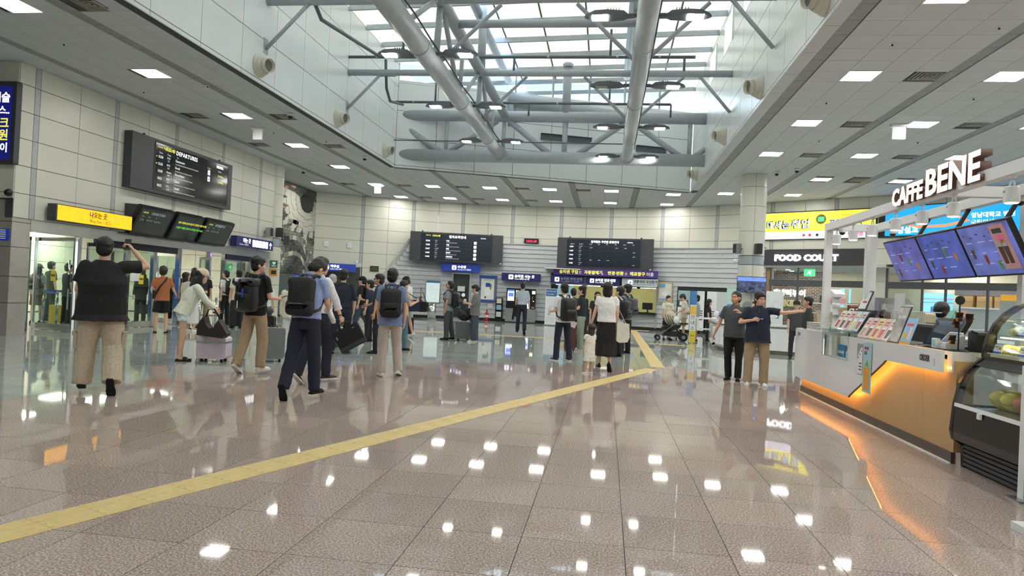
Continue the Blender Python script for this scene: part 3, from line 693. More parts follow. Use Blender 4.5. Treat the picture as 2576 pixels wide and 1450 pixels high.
# three tilted monitors
MONF = mat('monitor_screen', (44, 52, 50), .15, emit=.12); TXGR = mat('green_text', (120, 220, 90), .5, emit=.7)
for k, (ya, yb) in enumerate(((16.68, 18.2), (18.28, 19.66), (19.76, 21.4))):
    u = V((.42, 0, .9)).normalized(); f = Fr((-12.72, ya, 2.55), (0, 1, 0), u); L = yb-ya-.06; H = .87
    t = E('tilted_monitor', (-12.6, (ya+yb)/2, 2.5), ('tilted black departures monitor nearest the amber sign', 'tilted black monitor with yellow and green message lines, middle of three', 'tilted black monitor nearest the navy platforms sign')[k], 'monitor')
    ob('casing', G().rbox(f, 0, L, 0, H, -.1, 0, .06), BLACK, t); ob('bezel', G().rbox(f, .015, L-.015, .02, H-.02, 0, .02, .05), BLACK, t)
    ob('screen', G().fb(f, .09, L-.09, .09, H-.08, .02, .026), MONF, t)
    ob('wall_housing', G().hexa([(-12.84, ya+.02, 2.64), (-12.70, ya+.02, 2.60), (-12.70, yb-.1, 2.60), (-12.84, yb-.1, 2.64), (-12.84, ya+.02, 3.38), (-12.46, ya+.02, 3.36), (-12.46, yb-.1, 3.36), (-12.84, yb-.1, 3.38)]), CHAR, t)
    if k == 1:
        text('열차 이용에 감사드립니다 행복한 여행 되세요', f, .16, .56, .075, TXTY, t, .03); text('안전한 여행을 위하여 승차권을 확인하세요', f, .16, .4, .075, TXGR, t, .03)
    else:
        text('DEPARTURES' if k == 0 else '열차출발안내', f, .5, .66, .1, TXTG, t, .03, bold=.002); text('15:21:43', f, .16, .68, .06, TXTY, t, .03)
        for a, s in ((.16, '15:28'), (.42, 'KTX 753'), (.72, 'Gangneung' if k == 0 else '강릉')): text(s, f, a, .46, .065, TXTG, t, .03)
        for a, s in ((.17, 'Time'), (.42, 'Train'), (.74, 'To')): text(s, f, a, .57, .05, TXTG, t, .03)
# billboard on the stub wall
f = Fr((-15.6, 13.25, 0), (1, 0, 0)); t = E('led_billboard', f.P(1.4, 3.74, .1), 'blue LED billboard with white and yellow Korean words, cut by the photo edge', 'billboard')
ob('cabinet', G().rbox(f, 0, 2.82, 3.73, 5.52, 0, .14, .04), CHAR, t); ob('screen', G().fb(f, .1, 2.72, 3.83, 5.42, .14, .146), mat('led_blue', (24, 30, 120), .3, emit=.5), t)
for s, z, m, sz in (('정성을 다하는 예술', 5.08, TXT, .24), ('함께하는 뉴스..', 4.82, TXT, .2), ('포항테크노파크', 4.52, TXTY, .26), ('지원센터 병원', 4.26, TXTY, .26), ('문의 국번없이', 4.0, TXT, .22)): text(s, f, 2.68, z, sz, m, t, .148, 'RIGHT', bold=.006)
t = E('bullet_camera', (-12.84, 13.1, 3.05), 'dark bullet camera at the corner under the blue billboard', 'camera')
ob('mount', G().lathe((-12.95, 13.25, 3.12), [(.06, 0), (.06, .03)], 12, Matrix.Rotation(math.pi/2, 3, 'X')), WHITE, t); ob('barrel', G().tube([(-12.95, 13.2, 3.12), (-12.72, 12.98, 3.10)], .075, 14), BLACK, t, True)
# speakers and cameras on columns
def speaker(x, y, z, dirx, diry, lab, m):
    t = E('wall_speaker', (x, y, z), lab, 'speaker'); d = V((dirx, diry, -.15)).normalized(); f = Fr((x, y, z), (-d.y*-1, d.x*-1, 0) if False else V((0, 0, 1)).cross(d))
    ob('cabinet', G().rbox(f, -.1, .1, 0, .36, .08, .28, .02), m, t); ob('grille', G().fb(f, -.08, .08, .03, .33, .28, .285), BLACK, t); ob('bracket', G().tube([f.P(0, .18, -.02), f.P(0, .18, .09)], .03, 8), CHAR, t)
speaker(-12.72, 25.0, 3.2, .8, -.6, 'black speaker on the left column above its grey band', BLACK); speaker(-12.83, 24.3, 3.15, 1, -.2, 'small grey speaker on the left wall beside the column', SATIN)
speaker(-12.75, 25.45, 2.95, .9, .5, 'dark angled speaker at the mosaic side of the left column', CHAR)
speaker(4.55, 24.5, 3.2, -.9, -.5, 'grey angled speaker on the left of the right-hand column', SATIN); speaker(5.02, 24.36, 3.2, .2, -1, 'black speaker facing out on the right-hand column', BLACK)
t = E('dome_camera', (4.5, 24.6, 2.9), 'white dome camera on an arm at the right-hand column', 'camera'); ob('arm', G().tube([(4.56, 24.65, 3.0), (4.4, 24.5, 3.0)], .03, 8), WHITE, t, True); ob('dome', G().ball((4.38, 24.48, 2.96), (.09, .09, .08)), WHITE, t, True)
# ------------------------------------------------------------------ back wall boards and signs
def chord(x0, x1, d): 
    f, L = fr2((x0, wy(x0)), (x1, wy(x1))); return f.sub(0, 0, d), L
f, L = fr2((-9.96, 33.72), (-5.34, 34.56)); t = board_shell('arrivals_board', f, L, 2.9, 4.38, 'dark arrivals board with five rows, above the nursing room sign', .2, (.55, L-.55, 2.98, 4.3)); D = .207
for k in range(1, 6): quad('row_line', f, .55, L-.55, 2.98+.2*k, 2.986+.2*k, CHAR, t, D, D+.001)
quad('panel_split', f, 1.45, 1.457, 2.98, 4.3, CHAR, t, D, D+.001); quad('panel_split', f, 2.85, 2.857, 2.98, 4.3, CHAR, t, D, D+.001)
text('현재시간', f, .78, 4.19, .07, TXTY, t, D); text('15:21:43', f, 1.1, 4.17, .12, TXTY, t, D, bold=.003); text('열차도착안내', f, 1.95, 4.13, .15, TXT, t, D, bold=.004, sp=1.1); text('KORAIL', f, 3.55, 4.15, .08, TXT, t, D)
for k, (a, b, c, d, e, n_) in enumerate((('15:26', 'KTX', '753', '부전', '부전-신해운대-태화강-경주', '6'), ('15:32', 'KTX', '245', '서울', '서울-광명-천안아산-대전-동대구', '7'), ('15:57', '누리로', '1886', '강릉', '강릉-묵호-동해-삼척-임원-울진-영덕', '6'), ('16:03', 'KTX', '1887', '동대구', '동대구-하양-북영천-서경주', '6'), ('17:04', 'KTX', '249', '서울/행신', '행신-서울-광명-오송-대전-동대구', '8'))):
    z = 3.91-.2*k; text(a, f, .78, z, .1, TXT, t, D, bold=.002); text(b, f, 1.25, z+.03, .07, TXTD, t, D); text(c, f, 1.26, z-.05, .06, TXTD, t, D)
    text(d, f, 1.82, z+.03, .085, TXT, t, D, bold=.002); text(e, f, 1.82, z-.05, .05, TXTD, t, D); ob('track_box', G().rbox(f, 3.22, 3.36, z-.06, z+.08, D, D+.002, .03), TXT, t); text(n_, f, 3.29, z-.03, .1, BLUE, t, D+.003, 'CENTER')
quad('label_plate', f, L-.12, L-.04, 2.92, 2.97, WHITE, t, .2, .204)
f, L = fr2((-2.49, 34.6), (2.18, 33.68)); t = board_shell('fare_board', f, L, 2.88, 4.40, 'dark fare board with a grid of prices, above the purple banner', .2, (.5, L-.6, 2.97, 4.32))
for k in range(1, 6): quad('row_line', f, .5, L-.6, 2.98+.2*k, 2.986+.2*k, CHAR, t, D, D+.001)
for u in (1.65, 2.9): quad('panel_split', f, u, u+.007, 2.97, 4.32, CHAR, t, D, D+.001)
text('한국철도 구간별 운임안내', f, 1.7, 4.17, .13, TXT, t, D, bold=.004); text('KORAIL', f, 3.5, 4.18, .08, TXT, t, D)
for a, s in ((.66, '출발시각'), (1.1, '열차종류'), (1.62, '서경주'), (2.05, '영천'), (2.45, '부전'), (2.88, '강릉'), (3.3, '동대구'), (3.75, '영덕')): text(s, f, a, 4.07, .055, TXTD, t, D)
for k, (a, b, c, pr) in enumerate((('15:59', '누리로', '1886', ['2,600', '-', '-', '4,900', '7,200', '-']), ('16:27', 'KTX', '1621', ['-']*5+['4,800']), ('17:42', 'KTX', '1887', ['-']*5+['4,800']), ('18:52', 'KTX', '1254', ['4,000', '7,800', '11,900', '-', '-', '-']), ('19:53', '누리로', '1892', ['-']*5+['2,600']))):
    z = 3.93-.205*k; text(a, f, .62, z, .09, TXT, t, D, bold=.002); text(b, f, 1.1, z+.03, .065, TXTD, t, D); text(c, f, 1.1, z-.05, .055, TXTD, t, D)
    for q, s in enumerate(pr): text(s, f, 1.72+.425*q, z-.03, .06, TXTD, t, D, 'CENTER')
quad('label_plate', f, L-.14, L-.05, 2.9, 2.95, WHITE, t, .2, .204)
f, L = chord(-4.28, -3.54, .06); t = E('digital_clock', f.P(L/2, 4.08), 'small black digital clock with red numerals between the two dark boards', 'clock')
ob('case', G().fb(f, 0, L, 4.08, 4.32, 0, .1), BLACK, t); text('15:21:43', f, L/2, 4.13, .16, mat('clock_red', (255, 30, 90), .4, emit=2.2), t, .103, 'CENTER', bold=.004)
def picto(fr, u, v, s, parent, d, inner):
    ob('pictogram_plate', G().rbox(fr, u, u+s, v, v+s, d, d+.003, s*.15), TXT, parent); g = G(); c = (u+s/2, v+s/2)
    if inner == 'person': g.lathe(fr.P(c[0], v+s*.72, d+.003), [(s*.11, 0), (s*.11, .002)], 10, fr.n.to_track_quat('Z', 'Y').to_matrix()); g.prism(fr, [(c[0]-s*.14, v+s*.2), (c[0]+s*.14, v+s*.2), (c[0]+s*.1, v+s*.58), (c[0]-s*.1, v+s*.58)], d+.003, d+.005)
    else: g.prism(fr, [(c[0]-s*.25, v+s*.3), (c[0]+s*.05, v+s*.25), (c[0]+s*.28, v+s*.66), (c[0]+s*.02, v+s*.74)], d+.003, d+.005)
    ob('pictogram', g, BLUE, parent)
def bsign(x0, y0, x1, y1, z0, z1, m, name, lab, kor, eng, pic, lit=True, tm=None):
    f, L = fr2((x0, y0), (x1, y1)); t = wsign(name, f, L, z0, z1, lab, m, d0=-.1, d1=.1); h = z1-z0; D = .103
    picto(f, L*pic, z0+h*.2, h*.6, t, D, 'person' if name in ('station_office_sign', 'nursing_room_sign') else 'ticket')
    tm = tm or (TXT if lit else TXTG); text(kor, f, L*pic+h*.75, z0+h*.47, h*.42, tm, t, D, bold=.005 if lit else .001); text(eng, f, L*pic+h*.75, z0+h*.2, h*.2, tm, t, D)
    return f, L, t
bsign(-14.11, 31.66, -12.36, 32.56, 2.15, 2.52, BLUE, 'station_office_sign', 'blue hanging sign with a person pictogram over the doorway by the mosaic', '역무실', 'Station Office 駅務室', .24)
bsign(-8.4, 34.22, -6.44, 34.52, 2.46, 2.84, BLUE, 'nursing_room_sign', 'blue sign above the narrow dark glass door, under the arrivals board', '수유방', 'Nursing room 哺乳室', .27)
bsign(-5.31, 34.56, -3.32, 34.6, 2.11, 2.51, NAVY, 'ticket_machine_sign', 'navy sign above the black ticket machine', '승차권 사는 곳', 'Tickets 乗車券 売り場', .18)
bsign(-2.8, 34.5, -1.14, 34.4, 2.10, 2.48, NAVY, 'ticket_window_sign', 'unlit navy ticket exchange sign, first under the purple banner', '승차권 변경·반환', 'Tickets 乗車券 きっぷの変更', .13, False)
bsign(-1.01, 34.39, .64, 34.1, 2.12, 2.47, NAVY, 'ticket_window_sign', 'brightly lit navy ticket exchange sign in the middle under the banner', '승차권 변경·반환', 'Tickets 乗車券 きっぷの変更', .12)
f, L, t = bsign(.77, 34.06, 2.41, 33.48, 2.10, 2.47, mat('sign_pale', (206, 214, 218), .4), 'priority_window_sign', 'pale grey priority window sign, last under the purple banner', '교통약자 우선창구', 'Priority counter for vulnerable users', .18, tm=mat('blue_grey_text', (56, 66, 110), .5))
PUR = mat('banner_purple', (74, 52, 128), .6)
f, L = fr2((-2.67, 34.38), (2.42, 33.36)); t = E('ticket_banner', f.P(L/2, 2.52), 'purple cloth banner with yellow and white Korean words over the ticket windows', 'banner')
ob('cloth', G().fb(f, 0, L, 2.52, 2.87, 0, .008), PUR, t); text('승차권 구입', f, .3, 2.62, .2, TXTY, t, .01, bold=.004); text('은', f, 1.3, 2.62, .16, TXTD, t, .01); text('자동발매기,', f, 1.58, 2.62, .2, TXTY, t, .01, bold=.004); text('변경·반환', f, 2.75, 2.62, .2, TXTY, t, .01, bold=.004); text('은', f, 3.58, 2.62, .16, TXTD, t, .01); text('매표창구', f, 3.84, 2.62, .2, TXTY, t, .01, bold=.004); text('이용', f, 4.62, 2.62, .2, TXTD, t, .01, bold=.003)
for u in (.02, L*.33, L*.66, L-.02): ob('tie', G().tube([f.P(u, 2.86, 0), f.P(u, 2.93, -.1)], .006, 5), WHITE, t)
# ------------------------------------------------------------------ ticket windows
CREAMW = mat('office_wall_lit', (236, 230, 176), .7)
tw = struct('trim_2')
wins = [((-2.80, -1.12),), ((-1.0, .78),), ((.9, 2.42),)]
rm = struct('wall_office')
def poly_room(pts, z0, z1, m, parent, nm='room_wall'):
    for a, b in zip(pts[:-1], pts[1:]): f, L = fr2(a, b); ob(nm, G().fb(f, 0, L, z0, z1, -.05, 0), m, parent)
poly_room([(-3.0, 34.95), (-3.0, 38.2), (2.9, 37.4), (2.75, 33.85)], 0, 2.8, CREAMW, rm)
ob('room_ceiling', G().bx(-3.1, 3, 34.1, 38.3, 2.8, 2.85), CEIL, rm)
for x, y in ((-1.8, 36.2), (.1, 36.0), (1.7, 35.6)): ob('unseen_room_light', G().bx(x-.4, x+.4, y-.3, y+.3, 2.77, 2.795), mat('office_lamp', (255, 246, 220), .5, emit=11, var=0), rm)
for k, ((a, b),) in enumerate(wins):
    f, L = fr2((a, wy(a)), (b, wy(b))); w = struct('window_%d' % (k+2))
    g = G()
    for q in ((-.06, 0, .1, 2.5), (L, L+.06, .1, 2.5), (-.06, L+.06, 2.06, 2.12)): g.fb(f, *q, -.08, .1)
    ob('frame', g, ALU, w); ob('pane', G().fb(f, 0, L, .9, 2.06, -.02, -.012), GLASSL, w)
    ob('sill_counter', G().fb(f, -.06, L+.06, .74, .86, -.35, .28), mat('counter_black', (28, 28, 30), .3), w)
    for i in range(3): ob('front_slat', G().fb(f, 0, L, .14+.2*i, .335+.2*i, -.04, .03), LOUV, w)
    ob('intercom', G().ball(f.P(L*.45, 2.04, .06), (.09, .07, .05)), BLACK, w)
    ob('valance_light', G().fb(f, .05, L-.05, 2.03, 2.055, -.06, -.03), mat('valance_led', (255, 252, 235), .5, emit=4, var=0), w)
# office things seen through the windows
def office_monitor(x, y, rz, lab):
    t = E('computer_monitor', (x, y, .86), lab, 'monitor', rz=rz); f = Fr((x, y, .86), (math.cos(rz), math.sin(rz), 0))
    ob('panel', G().rbox(f, -.26, .26, .14, .47, -.02, .02, .01), BLACK, t); ob('stand', G().fb(f, -.03, .03, 0, .2, -.05, -.02), BLACK, t); ob('foot', G().fb(f, -.12, .12, 0, .015, -.1, .08), BLACK, t); ob('back_bulge', G().fb(f, -.15, .15, .2, .4, .02, .05), BLACK, t)
office_monitor(2.02, 33.95, -.45, 'black computer monitor on the sill of the last ticket window')
t = E('paper_rack', (.98, 34.5, .86), 'low tray of papers and a desk phone on the last ticket window sill', 'tray'); ob('tray', G().bx(1.25, 1.65, 34.15, 34.4, .865, .92), mat('tray_green', (150, 170, 150), .6), t); ob('paper', G().bx(1.28, 1.62, 34.17, 34.38, .92, .95), WHITE, t)
t = E('desk_phone', (1.05, 34.3, .86), 'black desk phone on the last ticket window sill', 'phone'); ob('body', G().hexa([(.98, 34.2, .865), (1.16, 34.2, .865), (1.16, 34.38, .865), (.98, 34.38, .865), (.99, 34.22, .9), (1.15, 34.22, .9), (1.15, 34.37, .96), (.99, 34.37, .96)]), BLACK, t); ob('handset', G().tube([(1.0, 34.27, .95), (1.07, 34.28, .97), (1.14, 34.28, .95)], .025, 8), BLACK, t, True)
f = Fr((-2.2, 34.6, 0), (1, -.02, 0)); t = E('window_poster', f.P(.4, 1.3), 'pale blue poster with a red word on the first ticket window', 'poster'); ob('sheet', G().fb(f, -.2, .55, 1.25, 2.0, .25, .254), mat('poster_sky', (150, 202, 222), .6), t); text('KORAIL', f, -.05, 1.62, .13, mat('text_red', (200, 40, 40), .5), t, .256)
f = Fr((1.3, 34.35, 0), (1, -.36, 0)); t = E('notice_paper', f.P(0, 1.4), 'small pale blue notice taped inside the last ticket window', 'notice'); ob('sheet', G().fb(f, -.05, .3, 1.2, 1.45, 0, .004), mat('paper_blue', (186, 214, 220), .6), t)
# ------------------------------------------------------------------ nursing room door
dr = struct('door_1'); f, L = fr2((-7.92, wy(-7.92)), (-6.95, wy(-6.95))); g = G()
for q in ((-.02, .07, 0, 2.42), (L-.07, L+.02, 0, 2.42), (0, L, 2.34, 2.42)): g.fb(f, *q, -.1, .12)
ob('frame', g, ALU, dr); ob('glass_leaf', G().fb(f, .07, L-.07, .1, 2.34, -.05, -.035), GLASS, dr)
DGN = mat('door_film_dark_green', (44, 56, 52), .25); ob('film', G().prism(f, [(.07, .12), (L-.07, .12), (L-.07, 1.5), (L-.2, 1.62), (L-.35, 1.5), (L*.5, 1.66), (.36, 1.5), (.22, 1.64), (.07, 1.5)], -.034, -.03), DGN, dr)
for u in (.36, .62): ob('painted_face_ring', G().lathe(f.P(u, 1.27, -.03), [(.07, 0), (.095, 0), (.095, .004), (.07, .004)], 16, f.n.to_track_quat('Z', 'Y').to_matrix()), TXTD, dr)
ob('notice', G().fb(f, .3, .68, 1.45, 1.72, -.03, -.026), WHITE, dr); ob('threshold', G().fb(f, 0, L, 0, .1, -.1, .1), SATIN, dr)
for k in range(9): ob('painted_petal', G().ball(f.P(.15+.075*k, .35+.13*((k*5) % 6), -.03), (.012, .006, .03), 6, 4), TXTD, dr)
poly_room([(-8.0, 34.6), (-8.0, 37.5), (-6.8, 37.5), (-6.8, 34.85)], 0, 2.6, mat('room_blue_grey', (150, 168, 176), .6), rm); ob('room_ceiling', G().bx(-8.1, -6.7, 34.7, 37.6, 2.6, 2.65), CEIL, rm); ob('window_glow', G().bx(-7.9, -6.9, 37.4, 37.42, 1.3, 2.2), mat('room_window', (190, 220, 240), .5, emit=.7), rm)
# doorway under the station office sign and the vending row under the mosaic
poly_room([(-14.3, 31.93), (-14.0, 32.6), (-12.6, 33.3), (-12.26, 32.99)], 0, 2.5, mat('doorway_cream', (212, 208, 182), .5), rm)
ob('alcove_top', G().hexa([(-14.33, 31.9, 2.45), (-12.2, 32.98, 2.45), (-12.4, 33.4, 2.45), (-14.4, 32.6, 2.45), (-14.33, 31.9, 2.6), (-12.2, 32.98, 2.6), (-12.4, 33.4, 2.6), (-14.4, 32.6, 2.6)]), PANEL, rm)
MCH = [('cash_machine', 28.5), ('cash_machine', 29.55), ('cash_machine', 30.6)]
for k, (nm, y) in enumerate(MCH):
    f = Fr((-14.3, y, 0), (0, 1, 0)); t = E(nm, (-14.0, y+.45, 0), ('blue topped cash machine nearest the left column', 'middle blue topped cash machine under the mosaic', 'blue topped cash machine nearest the station office doorway')[k], 'cash machine')
    ob('cabinet', G().rbox(f, 0, .98, .02, 1.86, 0, .6, .02), mat('atm_grey', (120, 132, 138), .4), t); ob('header', G().fb(f, 0, .98, 1.62, 1.86, .6, .62), BLUE, t); text('24시 ATM', f, .1, 1.7, .1, TXTD, t, .622)
    ob('poster', G().fb(f, .06, .4, .9, 1.58, .6, .605), mat('atm_teal', (70, 150, 170), .4), t); ob('screen', G().fb(f, .48, .9, 1.15, 1.5, .6, .606), SCREEN, t); ob('keypad_shelf', G().fb(f, .46, .92, .95, 1.08, .6, .72), SATIN, t)
def plate(name, f, u0, u1, v0, v1, m, lab, cat, d0=.0, d1=.02):
    t = tagp(ob(name, G().rbox(f, u0, u1, v0, v1, d0, d1, .01, 2), m), lab, cat); return t
f, L = fr2((-11.83, wy(-11.83)), (-11.47, wy(-11.47))); t = E('memorial_plaque', f.P(L/2, 2.24), 'small dark framed plaque on the cream wall left of the slanted trim', 'plaque'); ob('plate', G().rbox(f, 0, .42, 2.24, 2.52, 0, .03, .01), mat('plaque_dark', (46, 38, 32), .4), t); 
for k in range(3): quad('engraved_line', f, .06, .36, 2.3+.06*k, 2.315+.06*k, mat('plaque_gold', (140, 120, 80), .4), t, .03, .032)
for x, lab in ((-13.79, 'left one of two white wall boxes high on the cream wall'), (-12.79, 'right one of two white wall boxes high on the cream wall')):
    f, L = fr2((x-.09, wy(x-.09)), (x+.09, wy(x+.09))); t = E('sensor_box', f.P(.1, 3.36), lab, 'sensor'); ob('case', G().rbox(f, 0, .2, 3.36, 3.6, 0, .09, .03), WHITE, t); ob('lens_window', G().fb(f, .08, .12, 3.43, 3.5, .09, .094), TXTG, t)
f, L = fr2((-12.55, wy(-12.55)), (-12.3, wy(-12.3))); t = E('bullet_camera', f.P(.1, 2.65), 'small camera with a green light right of the station office sign', 'camera'); ob('barrel', G().tube([f.P(.1, 2.68, 0), f.P(.1, 2.66, .22)], .05, 10), WHITE, t, True); ob('green_led', G().ball(f.P(.1, 2.66, .23), .03), mat('led_green', (120, 240, 190), .4, emit=1), t)
for xa, xb, lab in ((-11.9, -11.2, 'pale grey wall telephone panel left of two beside the doorway'), (-10.9, -10.2, 'pale grey wall panel with a slot, right of two')):
    f, L = fr2((xa, wy(xa)), (xb, wy(xb))); t = E('wall_unit', f.P(L/2, 1.1), lab, 'wall unit'); ob('case', G().rbox(f, .05, L-.05, 1.1, 1.9, 0, .14, .03), mat('unit_grey', (196, 202, 200), .4), t); ob('slot', G().fb(f, .2, L-.2, 1.45, 1.5, .14, .146), CHAR, t); ob('badge', G().fb(f, .25, .4, 1.62, 1.72, .14, .146), WHITE, t)
# mosaic of small stones with daisies: pieces in relief
fm = Fr((-14.32, 0, 0), (0, 1, 0)); t = struct('trim_3'); rnd = random.Random(3)
MS = [mat('mosaic_stone_%s' % n, c, .35) for n, c in (('slate', (72, 76, 72)), ('moss', (96, 100, 88)), ('ash', (128, 130, 120)), ('dark', (46, 48, 48)), ('brown', (84, 70, 58)))]
MPT = mat('mosaic_petal', (196, 196, 184), .35); MC = mat('mosaic_seed', (40, 40, 40), .5); MCOL = [mat('mosaic_%s' % n, c, .4) for n, c in (('yellow', (190, 176, 60)), ('blue', (40, 50, 96)), ('pink', (206, 130, 120)), ('cream', (214, 206, 180)))]
ob('mosaic_bed', G().fb(fm, 25.3, 31.9, 1.86, 5.98, 0, .02), mat('mosaic_grout', (62, 64, 60), .7), t)
CU, CVz = 30.85, 5.25
def inpetal(u, v):
    for k in range(13):
        a = math.radians(170+k*16.5); du, dv = u-CU, v-CVz
        du *= .62
        x = du*math.cos(a)+dv*math.sin(a); y = -du*math.sin(a)+dv*math.cos(a)
        if .42 < x < 1.75-.25*((k*7) % 3)/2 and abs(y) < .155*math.sqrt(max(0, 1-((x-1.08)/.72)**2)): return k
    return -1
stones = []
v = 1.9
while v < 5.95:
    hgt = rnd.uniform(.085, .15); u = 27.6
    while u < 31.86:
        w = rnd.uniform(.14, .34); stones.append((u, min(u+w, 31.88), v, min(v+hgt, 5.96))); u += w
    v += hgt
gs = {}
NS = 0
for u0, u1, v0, v1 in stones:
    uc, vc = (u0+u1)/2, (v0+v1)/2; e = .008; dd = rnd.uniform(.028, .05)
    r2 = ((uc-CU)*.62)**2+(vc-CVz)**2
    if r2 < .42**2: m = MC; dd = .06
    elif inpetal(uc, vc) >= 0: m = MPT; dd = .055
    else:
        band = math.sin(uc*1.7+3*math.sin(vc*1.6)+vc*2.4)
        m = MS[0] if band < -.4 else MS[1] if band < .3 else MS[2] if vc < 4 else MS[1]
        if vc < 3.6 and band > .55: m = MPT if rnd.random() < .4 else MS[2]
        if vc < 3.9 and band < -.75: m = MS[3] if rnd.random() < .6 else MS[4]
        if vc > 3.4 and uc < 29.8 and rnd.random() < .09: m = MCOL[rnd.randrange(4)]
    sk = .05*math.sin(uc*2)
    pts = [(u0+e, v0+e), (u1-e, v0+e), (u1-e+sk, v1-e), (u0+e+sk, v1-e)]
    if NS < 300 and uc > 28.3: ob('mosaic_stone', G().prism(fm, pts, .015, dd), m, t); NS += 1
    else: gs.setdefault(m.name, (m, G()))[1].prism(fm, pts, .015, dd)
for m, g in gs.values(): ob('mosaic_stones', g, m, t, kind='stuff')
for k in range(13):                                     # outlines of the daisy petals, proud of the field
    a = math.radians(170+k*16.5); L_ = 1.75-.25*((k*7) % 3)/2; ring = []
    for i in range(22):
        th = 2*math.pi*i/22; x = (.42+L_)/2+(L_-.42)/2*math.cos(th); y = .17*math.sin(th)*(1.1-.2*math.cos(th)); ring.append((CU+(x*math.cos(a)-y*math.sin(a))/.62, CVz+x*math.sin(a)+y*math.cos(a)))
    if all(2 < q[1] < 6.05 and q[0] < 32 for q in ring):
        ring = [(min(q[0], 31.88), min(q[1], 5.95)) for q in ring]
        ob('mosaic_petal', G().prism(fm, ring, .02, .058+.001*k), MPT, t)
        for i in range(1, 4): x0 = .42+(L_-.42)*i/4; p = [(CU+(x0*math.cos(a)-y*math.sin(a))/.62, CVz+x0*math.sin(a)+y*math.cos(a)) for y in (-.15, .15)]; ob('petal_joint', G().tube([fm.P(p[0][0], p[0][1], .0585+.001*k), fm.P(p[1][0], p[1][1], .0585+.001*k)], .008, 4), MC, t)
ob('mosaic_seed_head', G().lathe(fm.P(CU, CVz, .03), [(.44, 0), (.42, .05), (.3, .075), (.01, .085)], 24, Matrix(((0, 0, 1), (1.55, 0, 0), (0, 1, 0)))), MC, t)
for w_ in range(3):                                     # swirling ribbons below the flower
    pts = [(28.5+.1*w_+2.7*math.sin(min(1, i/9)*1.57)*(1 if i < 10 else 1-.25*(i-9)/5), 4.1-.72*w_-.11*i+.5*math.sin(i*.45)) for i in range(15)]
    for i in range(14):
        (a0, b0), (a1, b1) = pts[i], pts[i+1]; b0 = max(b0, 2.0); b1 = max(b1, 2.0)
        if a1-a0 == 0: continue
        ob('ribbon_stone', G().prism(fm, [(a0, b0-.1), (a1-.02, b1-.1), (a1-.02, b1+.1), (a0, b0+.1)] if a1 > a0 else [(a1+.02, b1-.1), (a0, b0-.1), (a0, b0+.1), (a1+.02, b1+.1)], .02, .062+.002*w_), MS[2] if (i+w_) % 3 else MPT, t)
# ------------------------------------------------------------------ gate area behind the glass doors on the left
rmL = struct('wall_gate_room')
CRM = mat('gate_wall_cream', (218, 216, 196), .5)
ob('backing', G().bx(-20.3, -20.05, 13.4, 26, 0, 3.1), GAP, rmL)
fg = Fr((-20.05, 0, 0), (0, 1, 0))
panels(rmL, fg, [(13.4+1.2*k, 14.6+1.2*k, CRM) for k in range(10)], [(0.02, .6), (.6, 1.2), (1.2, 1.8), (1.8, 2.4), (2.4, 3.0)], None)
fg = Fr((-20.05, 25.6, 0), (1, 0, 0))
ob('backing', G().bx(-20.3, -13.5, 25.62, 25.8, 0, 3.1), GAP, rmL)
panels(rmL, fg, [(1.2*k, 1.2*k+1.2, CRM) for k in range(6)], [(0.02, .6), (.6, 1.2), (1.2, 1.8), (1.8, 2.4), (2.4, 3.0)], None)
ob('room_ceiling', G().bx(-24, -13.05, 13.4, 25.8, 3.0, 3.05), CEIL, rmL)
ob('side_wall', G().bx(-24, -23.8, 5, 26, 0, 3), CRM, rmL)
for x in (-15.2, -17.6, -19.2):
    for y in (15.2, 18.6, 22.0): ob('unseen_room_light', G().bx(x-.3, x+.3, y-.45, y+.45, 2.97, 2.995), mat('added_gate_light', (255, 252, 240), .4, emit=32, var=0), rmL)  # unseen glowing panels, added to brighten the cream gate walls
MIR = mat('mirror_steel', (206, 206, 202), .22, .8, bump=.25, scale=3)
pier = struct('column_3'); ob('cladding', G().bx(-16.5, -12.88, 13.27, 13.75, 0, 2.98), mat('pier_steel', (196, 192, 186), .3, .6, scale=4), pier)
for z in (.72, 1.3, 1.95, 2.5): ob('joint', G().bx(-16.51, -12.87, 13.262, 13.755, z, z+.012), GAP, pier)
t = E('blue_notice', (-13.1, 13.24, 2.05), 'small blue notice with white lines on the steel pier', 'notice'); f = Fr((-13.6, 13.26, 0), (1, 0, 0)); ob('sheet', G().fb(f, .1, .68, 2.08, 2.34, 0, .01), BLUE, t)
for k in range(5): quad('text_line', f, .15, .6, 2.3-.045*k, 2.315-.045*k, TXTD, t, .011, .012)
hd = struct('trim_4')
ob('mirror_header', G().bx(-13.12, -12.86, 13.75, 24.75, 2.34, 2.6), MIR, hd)
ob('dark_header', G().bx(-13.06, -12.93, 15.9, 19.2, 2.16, 2.34), mat('header_dark', (40, 44, 54), .12), hd); ob('dark_header', G().bx(-13.06, -12.93, 21.9, 24.6, 2.16, 2.34), mat('header_dark', (40, 44, 54), .12), hd)
ob('ceiling_track_lamp', G().bx(-13.0, -12.92, 14.0, 15.3, 2.62, 2.72), CHAR, hd)
